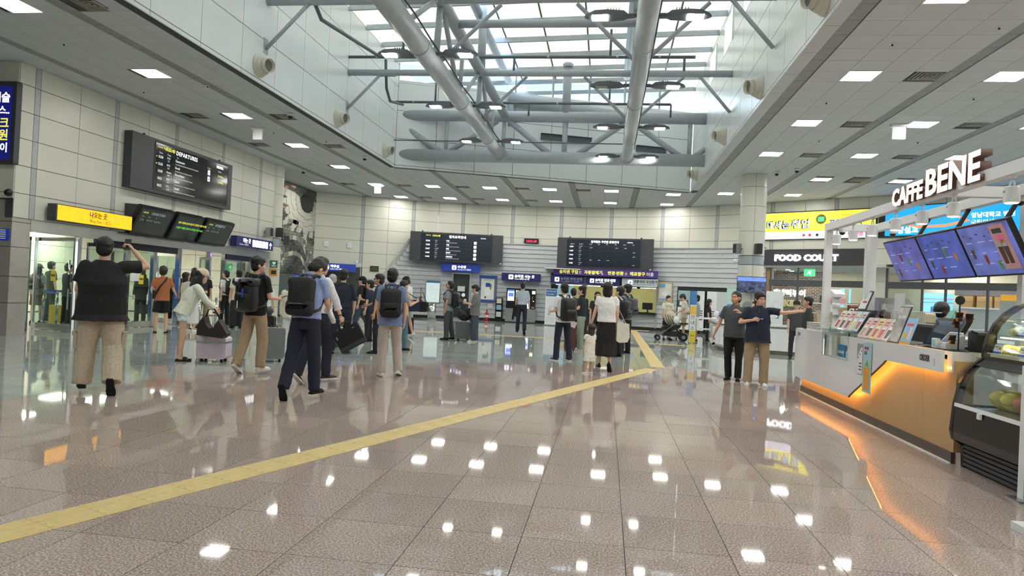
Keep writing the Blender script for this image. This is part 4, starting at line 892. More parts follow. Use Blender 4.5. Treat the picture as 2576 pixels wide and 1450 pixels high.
def door(n, p0, p1, z1=2.3, sticker=None, leaf=True, paper=None):
    w = struct('door_%d' % n); f, L = fr2(p0, p1); g = G()
    for q in ((0, .045, .0, z1), (L-.045, L, .0, z1), (0, L, z1-.09, z1)): g.fb(f, *q, -.03, .03)
    ob('chrome_frame', g, CHROME, w); ob('bottom_rail', G().fb(f, .045, L-.045, .012, .17, -.025, .025), MIR, w)
    ob('glass_leaf', G().fb(f, .045, L-.045, .17, z1-.09, -.006, .006), GLASS, w)
    if leaf:
        for d in (-.06, .06): ob('door_handle', G().tube([f.P(L-.14, .55, d), f.P(L-.14, 1.75, d)], .018, 10), CHROME, w, True); ob('handle_post', G().tube([f.P(L-.14, .95, 0), f.P(L-.14, .95, d)], .012, 8), CHROME, w)
        ob('grip', G().tube([f.P(L-.14, 1.05, .06), f.P(L-.14, 1.4, .06)], .024, 10), BLACK, w)
    if sticker: ob('yellow_sticker', G().rbox(f, L*.42, L*.42+.2, 1.22, 1.48, .008, .011, .015), mat('sticker_yellow', (236, 214, 70), .5), w); text(sticker, f, L*.42+.1, 1.34, .06, TXTK, w, .012, 'CENTER', bold=.003)
    if paper: ob('paper_notice', G().fb(f, .12, .5, 1.3, 1.85, .008, .01), WHITE, w); ob('paper_head', G().fb(f, .12, .5, 1.6, 1.72, .01, .011), NAVY, w)
    return w
door(2, (-14.3, 13.8), (-14.3, 15.3), 2.3, None, False); door(3, (-14.25, 15.42), (-12.72, 14.95), 2.3, '출입문')
door(4, (-13.3, 16.0), (-13.05, 17.1), 2.25, None); door(5, (-13.0, 17.15), (-13.0, 18.2), 2.25, '자동문', False, True)
door(6, (-13.05, 19.5), (-14.1, 19.9), 2.2, None); door(7, (-13.0, 21.0), (-13.9, 21.9), 2.2, None, True); door(8, (-13.0, 21.92), (-13.0, 23.0), 2.2, None, False)
door(9, (-13.0, 23.6), (-13.9, 24.3), 2.2)
for k, y in enumerate((13.78, 15.35, 16.24, 17.12, 18.24, 19.4, 21.0, 21.9, 23.5, 24.6)):
    p = struct('trim_%d' % (5+k)); ob('chrome_post', G().bx(-13.1, -12.96, y-.05, y+.05, 0, 2.36), CHROME, p); ob('post_shoe', G().bx(-13.13, -12.93, y-.08, y+.08, 0, .03), SATIN, p)
    if k in (2, 6, 9): ob('violet_led', G().bx(-12.955, -12.95, y-.03, y+.03, 2.2, 2.32), mat('led_violet', (130, 90, 255), .4, emit=2.5), p)
f, L = fr2((-15.75, 16.4), (-14.57, 15.44)); t = E('blue_banner_stand', f.P(L/2, 0), 'tall blue banner with white lettering behind the leftmost glass door', 'banner')
ob('banner_cloth', G().fb(f, 0, L, .12, 2.12, 0, .01), mat('banner_blue', (36, 98, 178), .5), t); ob('base', G().fb(f, -.02, L+.02, 0, .1, -.1, .1), SATIN, t); ob('edge_pole', G().tube([f.P(L+.02, .05, -.02), f.P(L+.02, 2.15, -.02)], .02, 8), BLACK, t)
for s, z, sz in (('경북관광', 1.75, .26), ('포항여행', 1.4, .26), ('예술의전당', 1.05, .2), ('science', .55, .22), ('gyeongbuk', .3, .08)): text(s, f, L-.08, z, sz, TXTD, t, .012, 'RIGHT', bold=.004)
BELT = mat('belt_blue', (36, 86, 190), .5)
def stanchion(x, y, h, lab): 
    t = E('queue_stanchion', (x, y, 0), lab, 'stanchion')
    ob('base', G().lathe((x, y, 0), [(.16, 0), (.16, .015), (.05, .035)], 20), CHROME, t, True); ob('post', G().tube([(x, y, .02), (x, y, h-.06)], .03, 12), CHROME, t, True); ob('belt_head', G().tube([(x, y, h-.06), (x, y, h)], .034, 12), SATIN, t, True); return t
def belt(p, q, z, par): 
    m = ((p[0]+q[0])/2, (p[1]+q[1])/2); d = V((q[0]-p[0], q[1]-p[1], 0)).normalized(); nn = V((-d.y, d.x, 0))*.004; vs = []
    for a, zz in ((p, z), (m, z-.03), (q, z)):
        for s in (-1, 1):
            for dz in (-.028, .028): vs.append(V((a[0], a[1], zz+dz))+nn*s)
    g = G(); 
    for k in (0, 1): g.hexa([vs[4*k], vs[4*k+4], vs[4*k+6], vs[4*k+2], vs[4*k+1], vs[4*k+5], vs[4*k+7], vs[4*k+3]])
    ob('belt', g, BELT, par)
s1 = stanchion(-12.15, 18.5, .95, 'chrome stanchion left of two joined by a short blue bar'); s2 = stanchion(-10.97, 18.16, .95, 'chrome stanchion on the right with a round floor plate, by the queue')
s3 = stanchion(-11.55, 18.3, .93, 'chrome stanchion in the middle, carrying the blue bar'); belt((-12.15, 18.5), (-11.55, 18.3), .9, s1)
s4 = stanchion(-11.9, 21.4, .95, 'chrome stanchion further back between queueing people'); s5 = stanchion(-12.2, 23.2, .95, 'chrome stanchion farthest back in the queue')
a1 = stanchion(-14.0, 15.9, .95, 'chrome stanchion behind the leftmost glass, by the blue banner'); a2 = stanchion(-15.4, 17.0, .95, 'chrome stanchion inside the gate area, holding a long blue belt'); a3 = stanchion(-15.2, 19.6, .95, 'chrome stanchion deep inside the gate area')
belt((-14.0, 15.9), (-15.4, 17.0), .92, a1); belt((-15.4, 17.0), (-15.2, 19.6), .92, a2)
for k, (x, y, lab) in enumerate(((-19.9, 19.8, 'green exit notice on the far gate wall, left'), (-15.1, 25.5, 'green exit notice on the gate side wall nearest the column'))):
    f = Fr((-20.02, y, 0), (0, 1, 0)) if k == 0 else Fr((x, 25.58, 0), (1, 0, 0)); t = E('exit_notice', f.P(.2, 1.9), lab, 'exit sign'); ob('plate', G().fb(f, 0, .5, 1.85, 2.1, 0, .02), mat('exit_green', (44, 150, 84), .4, emit=.4), t); ob('running_figure', G().prism(f.sub(.1, 1.88, .021), [(0, 0), (.06, .08), (.12, .0), (.14, .03), (.1, .1), (.16, .12), (.1, .17), (.04, .12)], 0, .002), TXTD, t)
t = E('wall_phone', (-20.0, 16.4, 2.1), 'grey wall intercom on the inner gate wall above the crowd', 'intercom'); f = Fr((-20.03, 16.2, 0), (0, 1, 0)); ob('case', G().rbox(f, 0, .45, 1.95, 2.5, 0, .12, .03), mat('unit_grey', (196, 202, 200), .4), t); ob('panel', G().fb(f, .1, .35, 2.1, 2.35, .12, .13), CHAR, t)
AEDG = mat('aed_green', (40, 110, 80), .4)
t = E('aed_sign', (-12.7, 25.05, 1.95), 'green heart sign on the left column above an orange one', 'sign'); f = Fr((-12.86, 24.84, 0), (.75, .66, 0)); ob('plate', G().rbox(f, 0, .27, 2.02, 2.3, .0, .03, .01), AEDG, t); text('AED', f, .135, 2.06, .09, TXTD, t, .032, 'CENTER'); ob('heart', G().prism(f, [(.135, 2.13), (.2, 2.2), (.18, 2.25), (.135, 2.22), (.09, 2.25), (.07, 2.2)], .031, .034), TXTD, t)
t = E('orange_sign', (-12.7, 25.05, 1.7), 'orange framed pictogram sign on the left column', 'sign'); ob('plate', G().rbox(f, 0, .27, 1.7, 1.97, .0, .03, .01), mat('sign_orange', (222, 140, 40), .4), t); ob('panel', G().fb(f, .04, .23, 1.76, 1.91, .03, .033), BLACK, t)
# ------------------------------------------------------------------ far wall furniture: map stand, machines, posters
def anyposter(name, f, L, z0, z1, lab, frame_m, sheet_m, parts, cat='poster', dep=.06):
    t = E(name, f.P(L/2, z0), lab, cat); ob('frame', G().rbox(f, 0, L, z0, z1, 0, dep, .015), frame_m, t); ob('sheet', G().fb(f, *sheet_m[0], dep, dep+.004), sheet_m[1], t)
    for nm, a, m in parts: ob(nm, G().fb(f, *a, dep+.005, dep+.008), m, t)
    return t
f, L = fr2((-8.72, 32.36), (-7.98, 32.56)); t = E('route_map_stand', f.P(L/2, 0), 'chrome lightbox route map on a fat round steel post', 'map stand')
ob('lightbox', G().rbox(f, 0, L, .78, 1.98, -.16, 0, .03), CHROME, t); ob('map_sheet', G().fb(f, .06, L-.06, .86, 1.9, 0, .006), mat('map_pale', (206, 222, 224), .4, emit=.35), t); ob('map_heading', G().fb(f, .06, L-.06, 1.8, 1.9, .006, .008), mat('map_blue', (60, 110, 170), .4), t)
for k, p in enumerate((((.1, 1.7), (.4, 1.45), (.68, 1.6)), ((.1, 1.1), (.3, 1.3), (.66, 1.0)), ((.35, 1.75), (.38, 1.4), (.3, .95)))): ob('route_line', G().tube([f.P(a, b, .008) for a, b in p], .006, 5), WHITE, t)
ob('post', G().lathe(f.P(L/2, 0, -.08), [(.2, 0), (.2, .8)], 28), CHROME, t, True); ob('base_ring', G().lathe(f.P(L/2, 0, -.08), [(.23, 0), (.23, .03), (.2, .05)], 28), SATIN, t)
f, L = fr2((-6.5, wy(-6.5)), (-5.58, wy(-5.58))); f = f.sub(0, 0, .07)
BP = mat('poster_blue', (36, 78, 160), .4); t = anyposter('station_map', f, L, .96, 2.34, 'blue framed station map poster with a coloured floor plan', mat('poster_greyblue', (96, 110, 140), .4), ((.1, L-.14, 1.1, 2.16), mat('poster_paper', (224, 228, 222), .5)), [('heading_band', (0, L, 2.2, 2.34), BP), ('footing_band', (0, L, .96, 1.05), BP), ('plan_blue', (.34, .56, 1.75, 1.95), mat('plan_blue', (40, 70, 150), .5)), ('plan_green', (.56, .64, 1.7, 1.9), mat('plan_green', (70, 130, 80), .5)), ('plan_red', (.56, .62, 1.62, 1.7), mat('plan_red', (200, 60, 60), .5)), ('legend', (.3, .38, 1.16, 1.26), NAVY), ('plan_outline', (.32, .56, 1.3, 1.7), WHITE)])
text('KORAIL 역 안내도', f, .25, 2.08, .06, TXTK, t, .07)
f, L = fr2((-5.56, 34.62), (-5.2, 34.62)); t = E('leaflet_rack', f.P(L/2, 0), 'narrow black leaflet rack with three tiers, beside the ticket machine', 'leaflet rack')
ob('back', G().fb(f, 0, L, .05, 1.22, -.02, 0), BLACK, t)
for u in (0, L-.02): ob('side', G().fb(f, u, u+.02, 0, 1.2, -.02, .16), BLACK, t)
for k, z in enumerate((.22, .58, .9)): ob('tray', G().fb(f, .02, L-.02, z, z+.03, 0, .16), BLACK, t); ob('leaflets', G().fb(f, .04, L-.06, z+.03, z+.28, .06, .09), (WHITE, mat('leaflet_blue', (150, 200, 220), .5), mat('leaflet_cream', (226, 220, 200), .5))[k], t)
f, L = fr2((-5.01, 34.3), (-3.49, 34.32)); t = E('ticket_machine', f.P(L/2, 0), 'black and silver ticket machine with two lit screens, behind the man in pale shirt', 'ticket machine')
ob('lower_cabinet', G().rbox(f, 0, L, .05, .72, -.35, 0, .02), SATIN, t); ob('upper_face', G().rbox(f, .02, L-.02, .72, 1.74, -.33, .02, .04), mat('kiosk_black', (24, 22, 24), .25), t); ob('plinth', G().fb(f, .04, L-.04, 0, .05, -.33, -.02), BLACK, t)
KSC = mat('kiosk_screen', (210, 216, 255), .3, emit=1.0); KB = mat('kiosk_blue', (70, 110, 240), .3, emit=1.0); WIN = mat('kiosk_amber', (255, 240, 190), .3, emit=1.2)
ob('screen', G().fb(f, .08, .42, 1.1, 1.66, .02, .026), KSC, t); ob('screen_button', G().fb(f, .13, .38, 1.32, 1.5, .026, .028), KB, t); ob('screen_bar', G().fb(f, .08, .42, 1.58, 1.66, .026, .028), KB, t)
ob('second_screen', G().fb(f, 1.02, 1.22, .74, 1.3, .02, .026), KSC, t); ob('screen_button', G().fb(f, 1.05, 1.19, 1.0, 1.15, .026, .028), KB, t)
for u in (.5, 1.32): ob('lit_sign', G().rbox(f, u, u+.16, 1.48, 1.64, .02, .026, .02), WIN, t)
for q in ((1.3, 1.46, .76, .84), (1.33, 1.37, 1.2, 1.36)): ob('slot', G().fb(f, *q, .02, .03), SATIN, t)
ob('reader_light', G().ball(f.P(1.4, 1.12, .03), .03), KSC, t)
f, L = fr2((-2.9, 33.25), (-2.33, 33.2)); t = anyposter('rules_board', f, L, .05, 1.8, 'white standing board of printed rules with a blue head, before the first window', WHITE, ((.02, L-.02, 1.42, 1.78), mat('rules_blue', (70, 110, 160), .5)), [], 'notice board')
text('열차 여객 및 운임', f, .05, 1.64, .06, TXTD, t, .067); text('운송 안내문', f, .1, 1.5, .06, TXTD, t, .067)
for k in range(22): quad('text_line', f, .06, L-.06-.1*((k*7) % 3)/3, 1.33-.055*k, 1.342-.055*k, TXTG, t, .06, .062)
ob('foot', G().fb(f, -.02, L+.02, 0, .05, -.2, .2), SATIN, t)
f, L = fr2((2.54, wy(2.54)), (3.18, wy(3.18))); f = f.sub(0, 0, .06); anyposter('service_charter', f, L, 1.38, 2.36, 'gold framed pale certificate poster right of the ticket windows', mat('frame_gold', (190, 166, 122), .4), ((.05, L-.05, 1.44, 2.3), mat('charter_paper', (214, 220, 214), .4)), [('sky_band', (.06, .34, 2.1, 2.28), mat('charter_sky', (120, 170, 210), .5)), ('sea_band', (.06, L-.06, 1.46, 1.58), mat('charter_sea', (130, 170, 200), .5)), ('text_block', (.18, .5, 1.7, 1.9), WHITE)])
t = E('fire_extinguisher', (-5.85, 34.3, 0), 'red fire extinguisher on the floor beside the station map', 'extinguisher')
ob('cylinder', G().lathe((-5.95, 34.3, 0), [(.08, .02), (.085, .05), (.085, .4), (.05, .48), (.025, .5)], 16), mat('extinguisher_red', (190, 36, 34), .3), t, True); ob('valve', G().tube([(-5.95, 34.3, .5), (-5.95, 34.3, .58)], .03, 8), BLACK, t); ob('label', G().lathe((-5.95, 34.3, .2), [(.087, 0), (.087, .12)], 16), WHITE, t)
f, L = fr2((-6.0, wy(-6.0)), (-5.7, wy(-5.7))); t = E('extinguisher_sign', f.P(.1, .85), 'small red and white extinguisher sign under the station map', 'sign'); ob('plate', G().rbox(f, 0, .24, .7, .88, .06, .08, .02), WHITE, t); text('소화기', f, .03, .76, .07, mat('text_red', (200, 40, 40), .5), t, .082)
# three banners on the wall by the information desk
for k, (xa, xb, lab) in enumerate(((3.42, 4.0, 'tall black framed banner with four dark-suited figures, by the stroller'), (4.05, 4.62, 'tall black framed banner with a blue sea band, middle of three'), (4.68, 5.24, 'tall black framed banner of black Korean notices, last of three'))):
    f, L = fr2((xa, wy(xa)), (xb, wy(xb))); f = f.sub(0, 0, .05); top = (mat('banner_teal', (150, 186, 190), .5), WHITE, WHITE)[k]
    t = anyposter('wall_banner', f, L, .12, 2.04, lab, BLACK, ((.03, L-.03, .15, 2.0), WHITE), [('upper_field', (.03, L-.03, 1.2, 2.0), top)] + ([('blue_band', (.1, L-.1, 1.85, 1.97), mat('banner_sea', (70, 130, 190), .5))] if k == 1 else []), 'banner')
    if k == 0:
        for i in range(4): c = .09+.13*i; z = 1.62-.04*(i % 2); ob('printed_head', G().lathe(f.P(c, z, .066), [(.035, 0), (.035, .002)], 10, f.n.to_track_quat('Z', 'Y').to_matrix()), mat('print_skin', (190, 160, 140), .5), t); ob('printed_suit', G().prism(f, [(c-.06, 1.22), (c+.06, 1.22), (c+.055, 1.54), (c-.055, 1.54)], .067, .069), CHAR, t)
        ob('printed_sheet', G().fb(f, .12, .44, 1.3, 1.48, .07, .072), WHITE, t)
    for i in range(5): quad('text_line', f, .08, L-.1, 1.05-.1*i, 1.09-.1*i, TXTK if k else TXTG, t, .066, .068)
# ------------------------------------------------------------------ information desk
desk = E('information_desk', (4.3, 22.6, 0), 'white curved information desk with a steel plinth behind the two men', 'counter')
dp = [(5.75, 26.3), (3.85, 26.3), (3.72, 25.0), (3.56, 23.4), (3.52, 22.4), (3.62, 21.8), (3.9, 21.55), (4.6, 21.5), (5.1, 21.45), (5.75, 21.2)]
def inset(pts, d):
    out = []
    for i, p in enumerate(pts):
        a = pts[max(i-1, 0)]; b = pts[min(i+1, len(pts)-1)]; t_ = V((b[0]-a[0], b[1]-a[1], 0)).normalized(); out.append((p[0]-t_.y*d, p[1]+t_.x*d))
    return out
fz = Fr((0, 0, 0), (1, 0, 0), (0, 1, 0))
ring = lambda o, w: o+inset(o, w)[::-1]
ob('body', G().prism(fz, ring(dp, .6), .12, .78), WHITEG, desk); ob('plinth', G().prism(fz, ring(inset(dp, .04), .5), 0, .12), mat('plinth_steel', (140, 134, 128), .25, .9), desk); ob('recess_band', G().prism(fz, ring(inset(dp, .05), .5), .78, .84), mat('recess_grey', (176, 178, 176), .5), desk); ob('worktop', G().prism(fz, ring(inset(dp, -.05), .68), .84, .9), WHITEG, desk)
cp = [(3.50, 23.3), (3.44, 22.4), (3.55, 21.74), (3.88, 21.45), (4.6, 21.4), (4.75, 21.4)]
g = G()
for p, q in zip(cp[:-1], cp[1:]):
    f, L = fr2(p, q); g.fb(f, 0, L, .2, .74, 0, .04)
ob('curved_panel', g, WHITEG, desk)
ob('reading_shelf', G().prism(fz, [(3.2, 25.6), (3.75, 25.6), (3.72, 24.9), (3.2, 24.9)], .88, .94), WHITEG, desk); ob('shelf_leg', G().bx(3.22, 3.3, 24.95, 25.05, .55, .88), WHITEG, desk); ob('shelf_arm', G().bx(3.22, 3.75, 24.95, 25.05, .5, .56), WHITEG, desk)
t = E('sign_stand', (3.2, 25.2, 0), 'slanted narrow yellow and white sign board on a tripod before the information desk', 'sign stand')
u = V((.28, .0, 1)).normalized(); f = Fr((2.98, 25.0, .02), (1, 0, 0), u); ob('board', G().fb(f, 0, .22, 0, 1.85, -.015, 0), WHITE, t); ob('yellow_foot', G().fb(f, .0, .22, .0, .42, 0, .004), mat('sticker_yellow', (236, 214, 70), .5), t); ob('blue_head', G().fb(f, 0, .22, 1.35, 1.85, 0, .004), mat('banner_sea', (70, 130, 190), .5), t); ob('orange_patch', G().fb(f, 0, .22, 1.0, 1.3, 0, .004), mat('patch_orange', (226, 190, 90), .5), t)
for k, s in enumerate('안내소'): text(s, f, .03, .85-.2*k, .16, TXTK, t, .006)
text('금연', f, .03, .22, .08, TXTK, t, .006); 
for q in ((3.6, 25.4), (3.1, 25.5)): ob('leg', G().tube([f.P(.11, 1.0, -.02), V((q[0], q[1], .01))], .012, 6), SATIN, t)
t = E('brochure_holder', (3.75, 23.5, .9), 'clear lilac brochure holder on the information desk', 'brochure holder')
for k in range(5): ob('brochure', G().box((3.75+.03*k, 23.6+.06*k, 1.05), (.02, .18, .3), Matrix.Rotation(.25, 3, 'Y')), (mat('brochure_lilac', (170, 170, 210), .4), WHITE)[k % 2], t)
ob('tray', G().bx(3.66, 3.98, 23.5, 23.95, .9, .93), mat('acrylic', (206, 214, 224), .2), t)
t = E('desk_standee', (3.95, 22.9, .9), 'yellow and blue cardboard standee on the information desk', 'standee'); f = Fr((3.85, 22.85, .9), (1, 0, 0)); ob('board', G().fb(f, 0, .2, 0, .34, 0, .01), mat('standee_pale', (220, 226, 210), .5), t); ob('yellow_strip', G().fb(f, 0, .2, .3, .38, 0, .012), mat('sticker_yellow', (236, 214, 70), .5), t); ob('blue_top', G().fb(f, .03, .17, .38, .55, 0, .012), mat('banner_sea', (70, 130, 190), .5), t); ob('brace', G().fb(f, .08, .12, 0, .2, -.08, 0), WHITE, t)
t = E('white_device', (3.85, 24.4, .9), 'round white device like a lamp on the information desk end', 'device'); ob('base', G().lathe((3.8, 24.4, .9), [(.16, 0), (.17, .03), (.1, .07)], 20), WHITEG, t, True); ob('body', G().ball((3.82, 24.4, 1.08), (.12, .12, .13)), WHITEG, t, True); ob('mouse', G().ball((3.8, 24.0, .93), (.12, .08, .04)), WHITEG, t, True)
def xbanner(x0, y0, x1, y1, z1, lab, m, lean=0):
    f, L = fr2((x0, y0), (x1, y1)); t = E('standing_banner', f.P(L/2, 0), lab, 'banner'); ob('sheet', G().fb(f, 0, L, .06, z1, 0, .008), m, t)
    for a, b in ((0, L), (L, 0)): ob('cross_pole', G().tube([f.P(a, .06, -.04), f.P(b, z1, -.02)], .01, 6), CHAR, t)
    ob('foot', G().fb(f, L*.3, L*.7, 0, .06, -.2, .06), CHAR, t); return f, t
BWH = mat('banner_white', (222, 230, 232), .5)
f, t = xbanner(4.35, 28.0, 5.35, 28.0, 1.92, 'white translucent banner printed with a pale arch emblem, left of the column', BWH); text('KOREA', f, .2, 1.2, .2, mat('emboss', (236, 240, 240), .5), t, .01)
f, t = xbanner(5.25, 23.6, 5.8, 23.6, 1.95, 'white banner with crossing poles right of the screen column, behind the navy shirt man', BWH); ob('flight_picture', G().fb(f, .02, .42, 1.05, 1.34, .01, .013), mat('banner_sea', (70, 130, 190), .5), t); ob('cloud', G().ball(f.P(.22, 1.12, .014), (.17, .004, .08)), WHITE, t)
f, t = xbanner(4.05, 24.0, 4.35, 23.95, 2.0, 'pale green banner sliver against the right-hand column', mat('banner_mint', (186, 220, 212), .5))
TV = mat('tv_picture', (60, 70, 96), .2, emit=.6, var=.8, scale=9)
t = E('television', (4.85, 24.2, 1.88), 'flat television showing a hillside town, in front of the right-hand column', 'television'); f = Fr((4.38, 24.05, 1.87), (1, 0, 0)); ob('casing', G().rbox(f, 0, .95, 0, .55, -.05, 0, .01), BLACK, t); ob('picture', G().fb(f, .012, .938, .015, .53, 0, .003), TV, t); ob('sky_strip', G().fb(f, .012, .938, .4, .53, .003, .004), mat('tv_sky', (110, 140, 220), .2, emit=.7, var=.2, scale=4), t); ob('caption', G().fb(f, .7, .86, .02, .05, .004, .005), TXT, t); ob('wall_arm', G().fb(f, .4, .55, .15, .4, -.35, -.05), CHAR, t)
t = E('round_clock_ring', (4.75, 24.33, 1.25), 'round grey emblem ring on the white casing under the television', 'emblem'); ob('ring', G().lathe((4.8, 24.34, 1.42), [(.12, 0), (.16, 0), (.16, .02), (.12, .02)], 24, Matrix.Rotation(math.pi/2, 3, 'X')), SATIN, t); ob('disc', G().lathe((4.8, 24.345, 1.42), [(.1, 0), (.1, .01)], 20, Matrix.Rotation(math.pi/2, 3, 'X')), WHITE, t)
# ------------------------------------------------------------------ food court front on the right
i0 = 17
fc = Fr((6.80, 31.34, 0), (3.36, -2.44, 0)); LFC = math.hypot(3.36, 2.44)
band = E('food_court_sign', fc.P(2, 3.2), 'dark fascia with glowing white FOOD COURT letters', 'sign')
ob('fascia', G().fb(fc, 0, LFC, 3.24, 3.9, .0, .16), mat('fascia_black', (58, 58, 62), .4), band); text('FOOD COURT', fc, .55, 3.43, .36, mat('food_letters', (255, 255, 255), .4, emit=2.2, var=0), band, .2, bold=.016, ext=.03, sp=1.02, fit=2.62)
st = struct('window_6')
ob('soffit', G().fb(fc, 0, LFC, 3.14, 3.24, -.1, .1), ALU, st)
fd = Fr((10.79, 28.47, 0), (5.2, -5.6, 0))
for nm, f, a, b in (('lintel', fc, .3, LFC), ('lintel', fd, .05, 7.0)): ob(nm, G().fb(f, a, b, 2.36, 2.62, -.08, .06), DGREY, st)
for u in (.35, 1.52, 2.75): ob('mullion', G().fb(fc, u-.03, u+.03, 0, 3.14, -.05, .03), DGREY, st)
for u in (.05, 1.35, 2.15, 3.5, 4.9): ob('mullion', G().fb(fd, u-.035, u+.035, 0, 3.3, -.05, .03), DGREY, st)
for k in range(3): ob('pane', G().fb(fc, (.38, 1.55, 2.78)[k], (1.49, 2.72, LFC)[k], .05, 2.36, -.01, 0), GLASSL, st); ob('pane', G().fb(fc, (.38, 1.55, 2.78)[k], (1.49, 2.72, LFC)[k], 2.62, 3.14, -.01, 0), GLASSL, st)
for a, b in ((.09, 1.31), (2.19, 3.46), (3.54, 4.86)): ob('pane', G().fb(fd, a, b, .05, 2.36, -.01, 0), GLASSL, st)
ob('upper_spandrel', G().fb(fd, 0, 8, 3.3, 4.0, -.1, .02), PANEL, st)
ob('wood_pier', G().fb(fc, 0, .33, 0, 3.14, -.35, -.05), mat('pier_oak', (176, 146, 108), .5), st)
g = G()
for k in range(6): ob('pier_panel', G().fb(Fr((10.42, 28.72, 0), (.37, -.26, 0)), .01, .44, .02+.65*k, .66+.65*k, -.2, .02), PANEL, st)
rmF = struct('wall_food_court')
ob('room_ceiling', G().add([(6.5, 31.7, 3.15), (17, 21, 3.15), (24, 28, 3.15), (13, 40, 3.15)], [(0, 1, 2, 3)]), CEIL, rmF)
fb_ = Fr((7.0, 35.6, 0), (3.36, -2.44, 0))
BRW = mat('brick_mortar', (226, 220, 212), .8); ob('mortar_bed', G().fb(fb_, 0, 3.75, 0, 3.2, -.1, 0), BRW, rmF)
BRK = [mat('brick_%d' % k, c, .8) for k, c in enumerate(((104, 84, 78), (124, 100, 92), (90, 78, 76), (138, 114, 104)))]; rnd = random.Random(5); bl = []
for r_ in range(42):
    z = .1+r_*.075
    for c in range(-1, 18):
        u0 = c*.215+(r_ % 2)*.107
        if u0 < 0 or u0+.2 > 3.75: continue
        bl.append((u0, z, rnd.randrange(4)))
bl.sort(key=lambda q: -((q[1] > 1.0)*10+(q[0] < 2.9)*5-abs(q[1]-2)))
BD = {}; rest = {}
for n_, (u0, z, m) in enumerate(bl):
    if n_ < 300:
        if m not in BD: o = ob('brick', G().fb(Fr((0, 0, 0), fb_.r), 0, .192, 0, .05, 0, .012), BRK[m], rmF); BD[m] = o.data
        else: o = ob('brick', None, None, rmF, data=BD[m])
        o.location = fb_.P(u0, z, 0)
    else: rest.setdefault(m, G()).fb(fb_, u0, u0+.192, z, z+.05, 0, .012)
for m, g in rest.items(): ob('bricks', g, BRK[m], rmF, kind='stuff')
t = E('dosirak_sign', fb_.P(1.5, 2.0, .05), 'white three-dimensional Korean letters on the brick wall of the food court', 'sign'); ob('smile_plate', G().rbox(fb_, .75, 1.2, 1.98, 2.3, .02, .1, .03), TXTD, t); text('매냉떡볶이', fb_, 1.25, 2.0, .36, TXT, t, .04, bold=.006, ext=.03)
ob('smile', G().tube([fb_.P(.85, 2.12, .105), fb_.P(.97, 2.07, .105), fb_.P(1.1, 2.12, .105)], .012, 6), mat('smile_red', (170, 60, 60), .5), t)
t = E('bakery_sign', fb_.P(1.6, 1.5, .05), 'cream rounded capital letters IKIN on the brick wall', 'sign'); text("NIKIN'", fb_, 1.45, 1.5, .42, mat('letters_cream', (232, 222, 170), .4, emit=.08), t, .04, bold=.02, ext=.03)
fin = Fr((10.4, 33.1, 0), (5.5, -5.0, 0))
ob('back_wall', G().fb(fin, -.4, 9, 0, 3.2, -.1, 0), mat('kitchen_cream', (216, 208, 184), .6), rmF)
SKYW = mat('daylight_window', (130, 196, 235), .4, emit=1.0)
for u0, u1 in ((.25, .42), (.62, .7), (1.5, 1.62)): ob('daylight_slit', G().fb(fin, u0, u1, 1.0, 2.4, .0, .02), SKYW, rmF)
ob('wood_counter', G().fb(fin, .35, 1.6, 0, 1.55, .02, .4), mat('pier_oak', (176, 146, 108), .5), rmF)
for k, (u, v, d) in enumerate(((.6, 0, 1.2), (1.4, 0, 1.6), (2.3, 0, 1.2), (.3, 0, 2.4), (1.9, 0, 2.4), (3.6, 0, 1.5), (4.8, 0, 1.5), (3.2, 0, 2.8), (4.4, 0, 2.8), (6, 0, 1.5))):
    p = fc.P(u, 3.13, -d) if k < 5 else fd.P(u-2.4, 3.13, -d); t = E('downlight', p, 'lit round downlight in the white food court ceiling, %s from the wood pier' % ordn[k], 'downlight'); ob('trim_ring', G().lathe(p, [(.11, -.01), (.11, .01)], 16), WHITE, t); ob('lens', G().lathe(p-V((0, 0, .015)), [(.085, 0), (.085, .01)], 16), mat('downlight_led', (255, 250, 240), .4, emit=170, var=0), t)
t = E('exit_sign', fc.P(1.3, 2.85, -1.2), 'glowing green exit sign inside the food court', 'exit sign'); f = Fr(fc.P(1.3, 2.84, -1.2), (.9, -.4, 0)); ob('box', G().fb(f, 0, .46, 0, .32, -.06, 0), mat('exit_box', (210, 230, 220), .4), t); ob('lit_face', G().fb(f, .01, .45, .01, .31, 0, .004), mat('exit_lit', (80, 235, 140), .4, emit=1.2), t); ob('running_figure', G().prism(f.sub(.12, .05, .005), [(0, 0), (.08, .1), (.14, .0), (.18, .04), (.14, .12), (.2, .15), (.13, .22), (.05, .15)], 0, .002), TXT, t); ob('hanger', G().fb(f, .2, .24, .32, .4, -.04, -.02), WHITE, t)
# LED billboards above the food court
t = E('yellow_billboard', fc.P(2, 4.35), 'long yellow LED billboard with outlined Korean words about jobs', 'billboard')
fl1 = Fr((6.79, 31.36, 0), (3.69, -2.66, 0)); LL = 4.55
ob('cabinet', G().fb(fl1, -.02, LL, 4.33, 5.53, .0, .14), BLACK, t); ob('yellow_field', G().fb(fl1, .02, LL-.04, 4.68, 5.49, .14, .146), mat('led_yellow', (248, 234, 70), .4, emit=1.0, var=0), t); ob('white_field', G().fb(fl1, .02, LL-.04, 4.36, 4.68, .14, .146), mat('led_white', (232, 230, 255), .4, emit=.95, var=0), t)
OLV = mat('led_olive', (120, 110, 30), .5); LBL = mat('led_paleblue', (190, 220, 255), .4, emit=.9); KB2 = mat('led_ink', (40, 44, 70), .5); RB = mat('led_royal', (50, 70, 220), .5, emit=.6)
text('국가고시·산업기사 취득 선도대학!', fl1, .14, 5.28, .16, OLV, t, .148, fit=1.8)
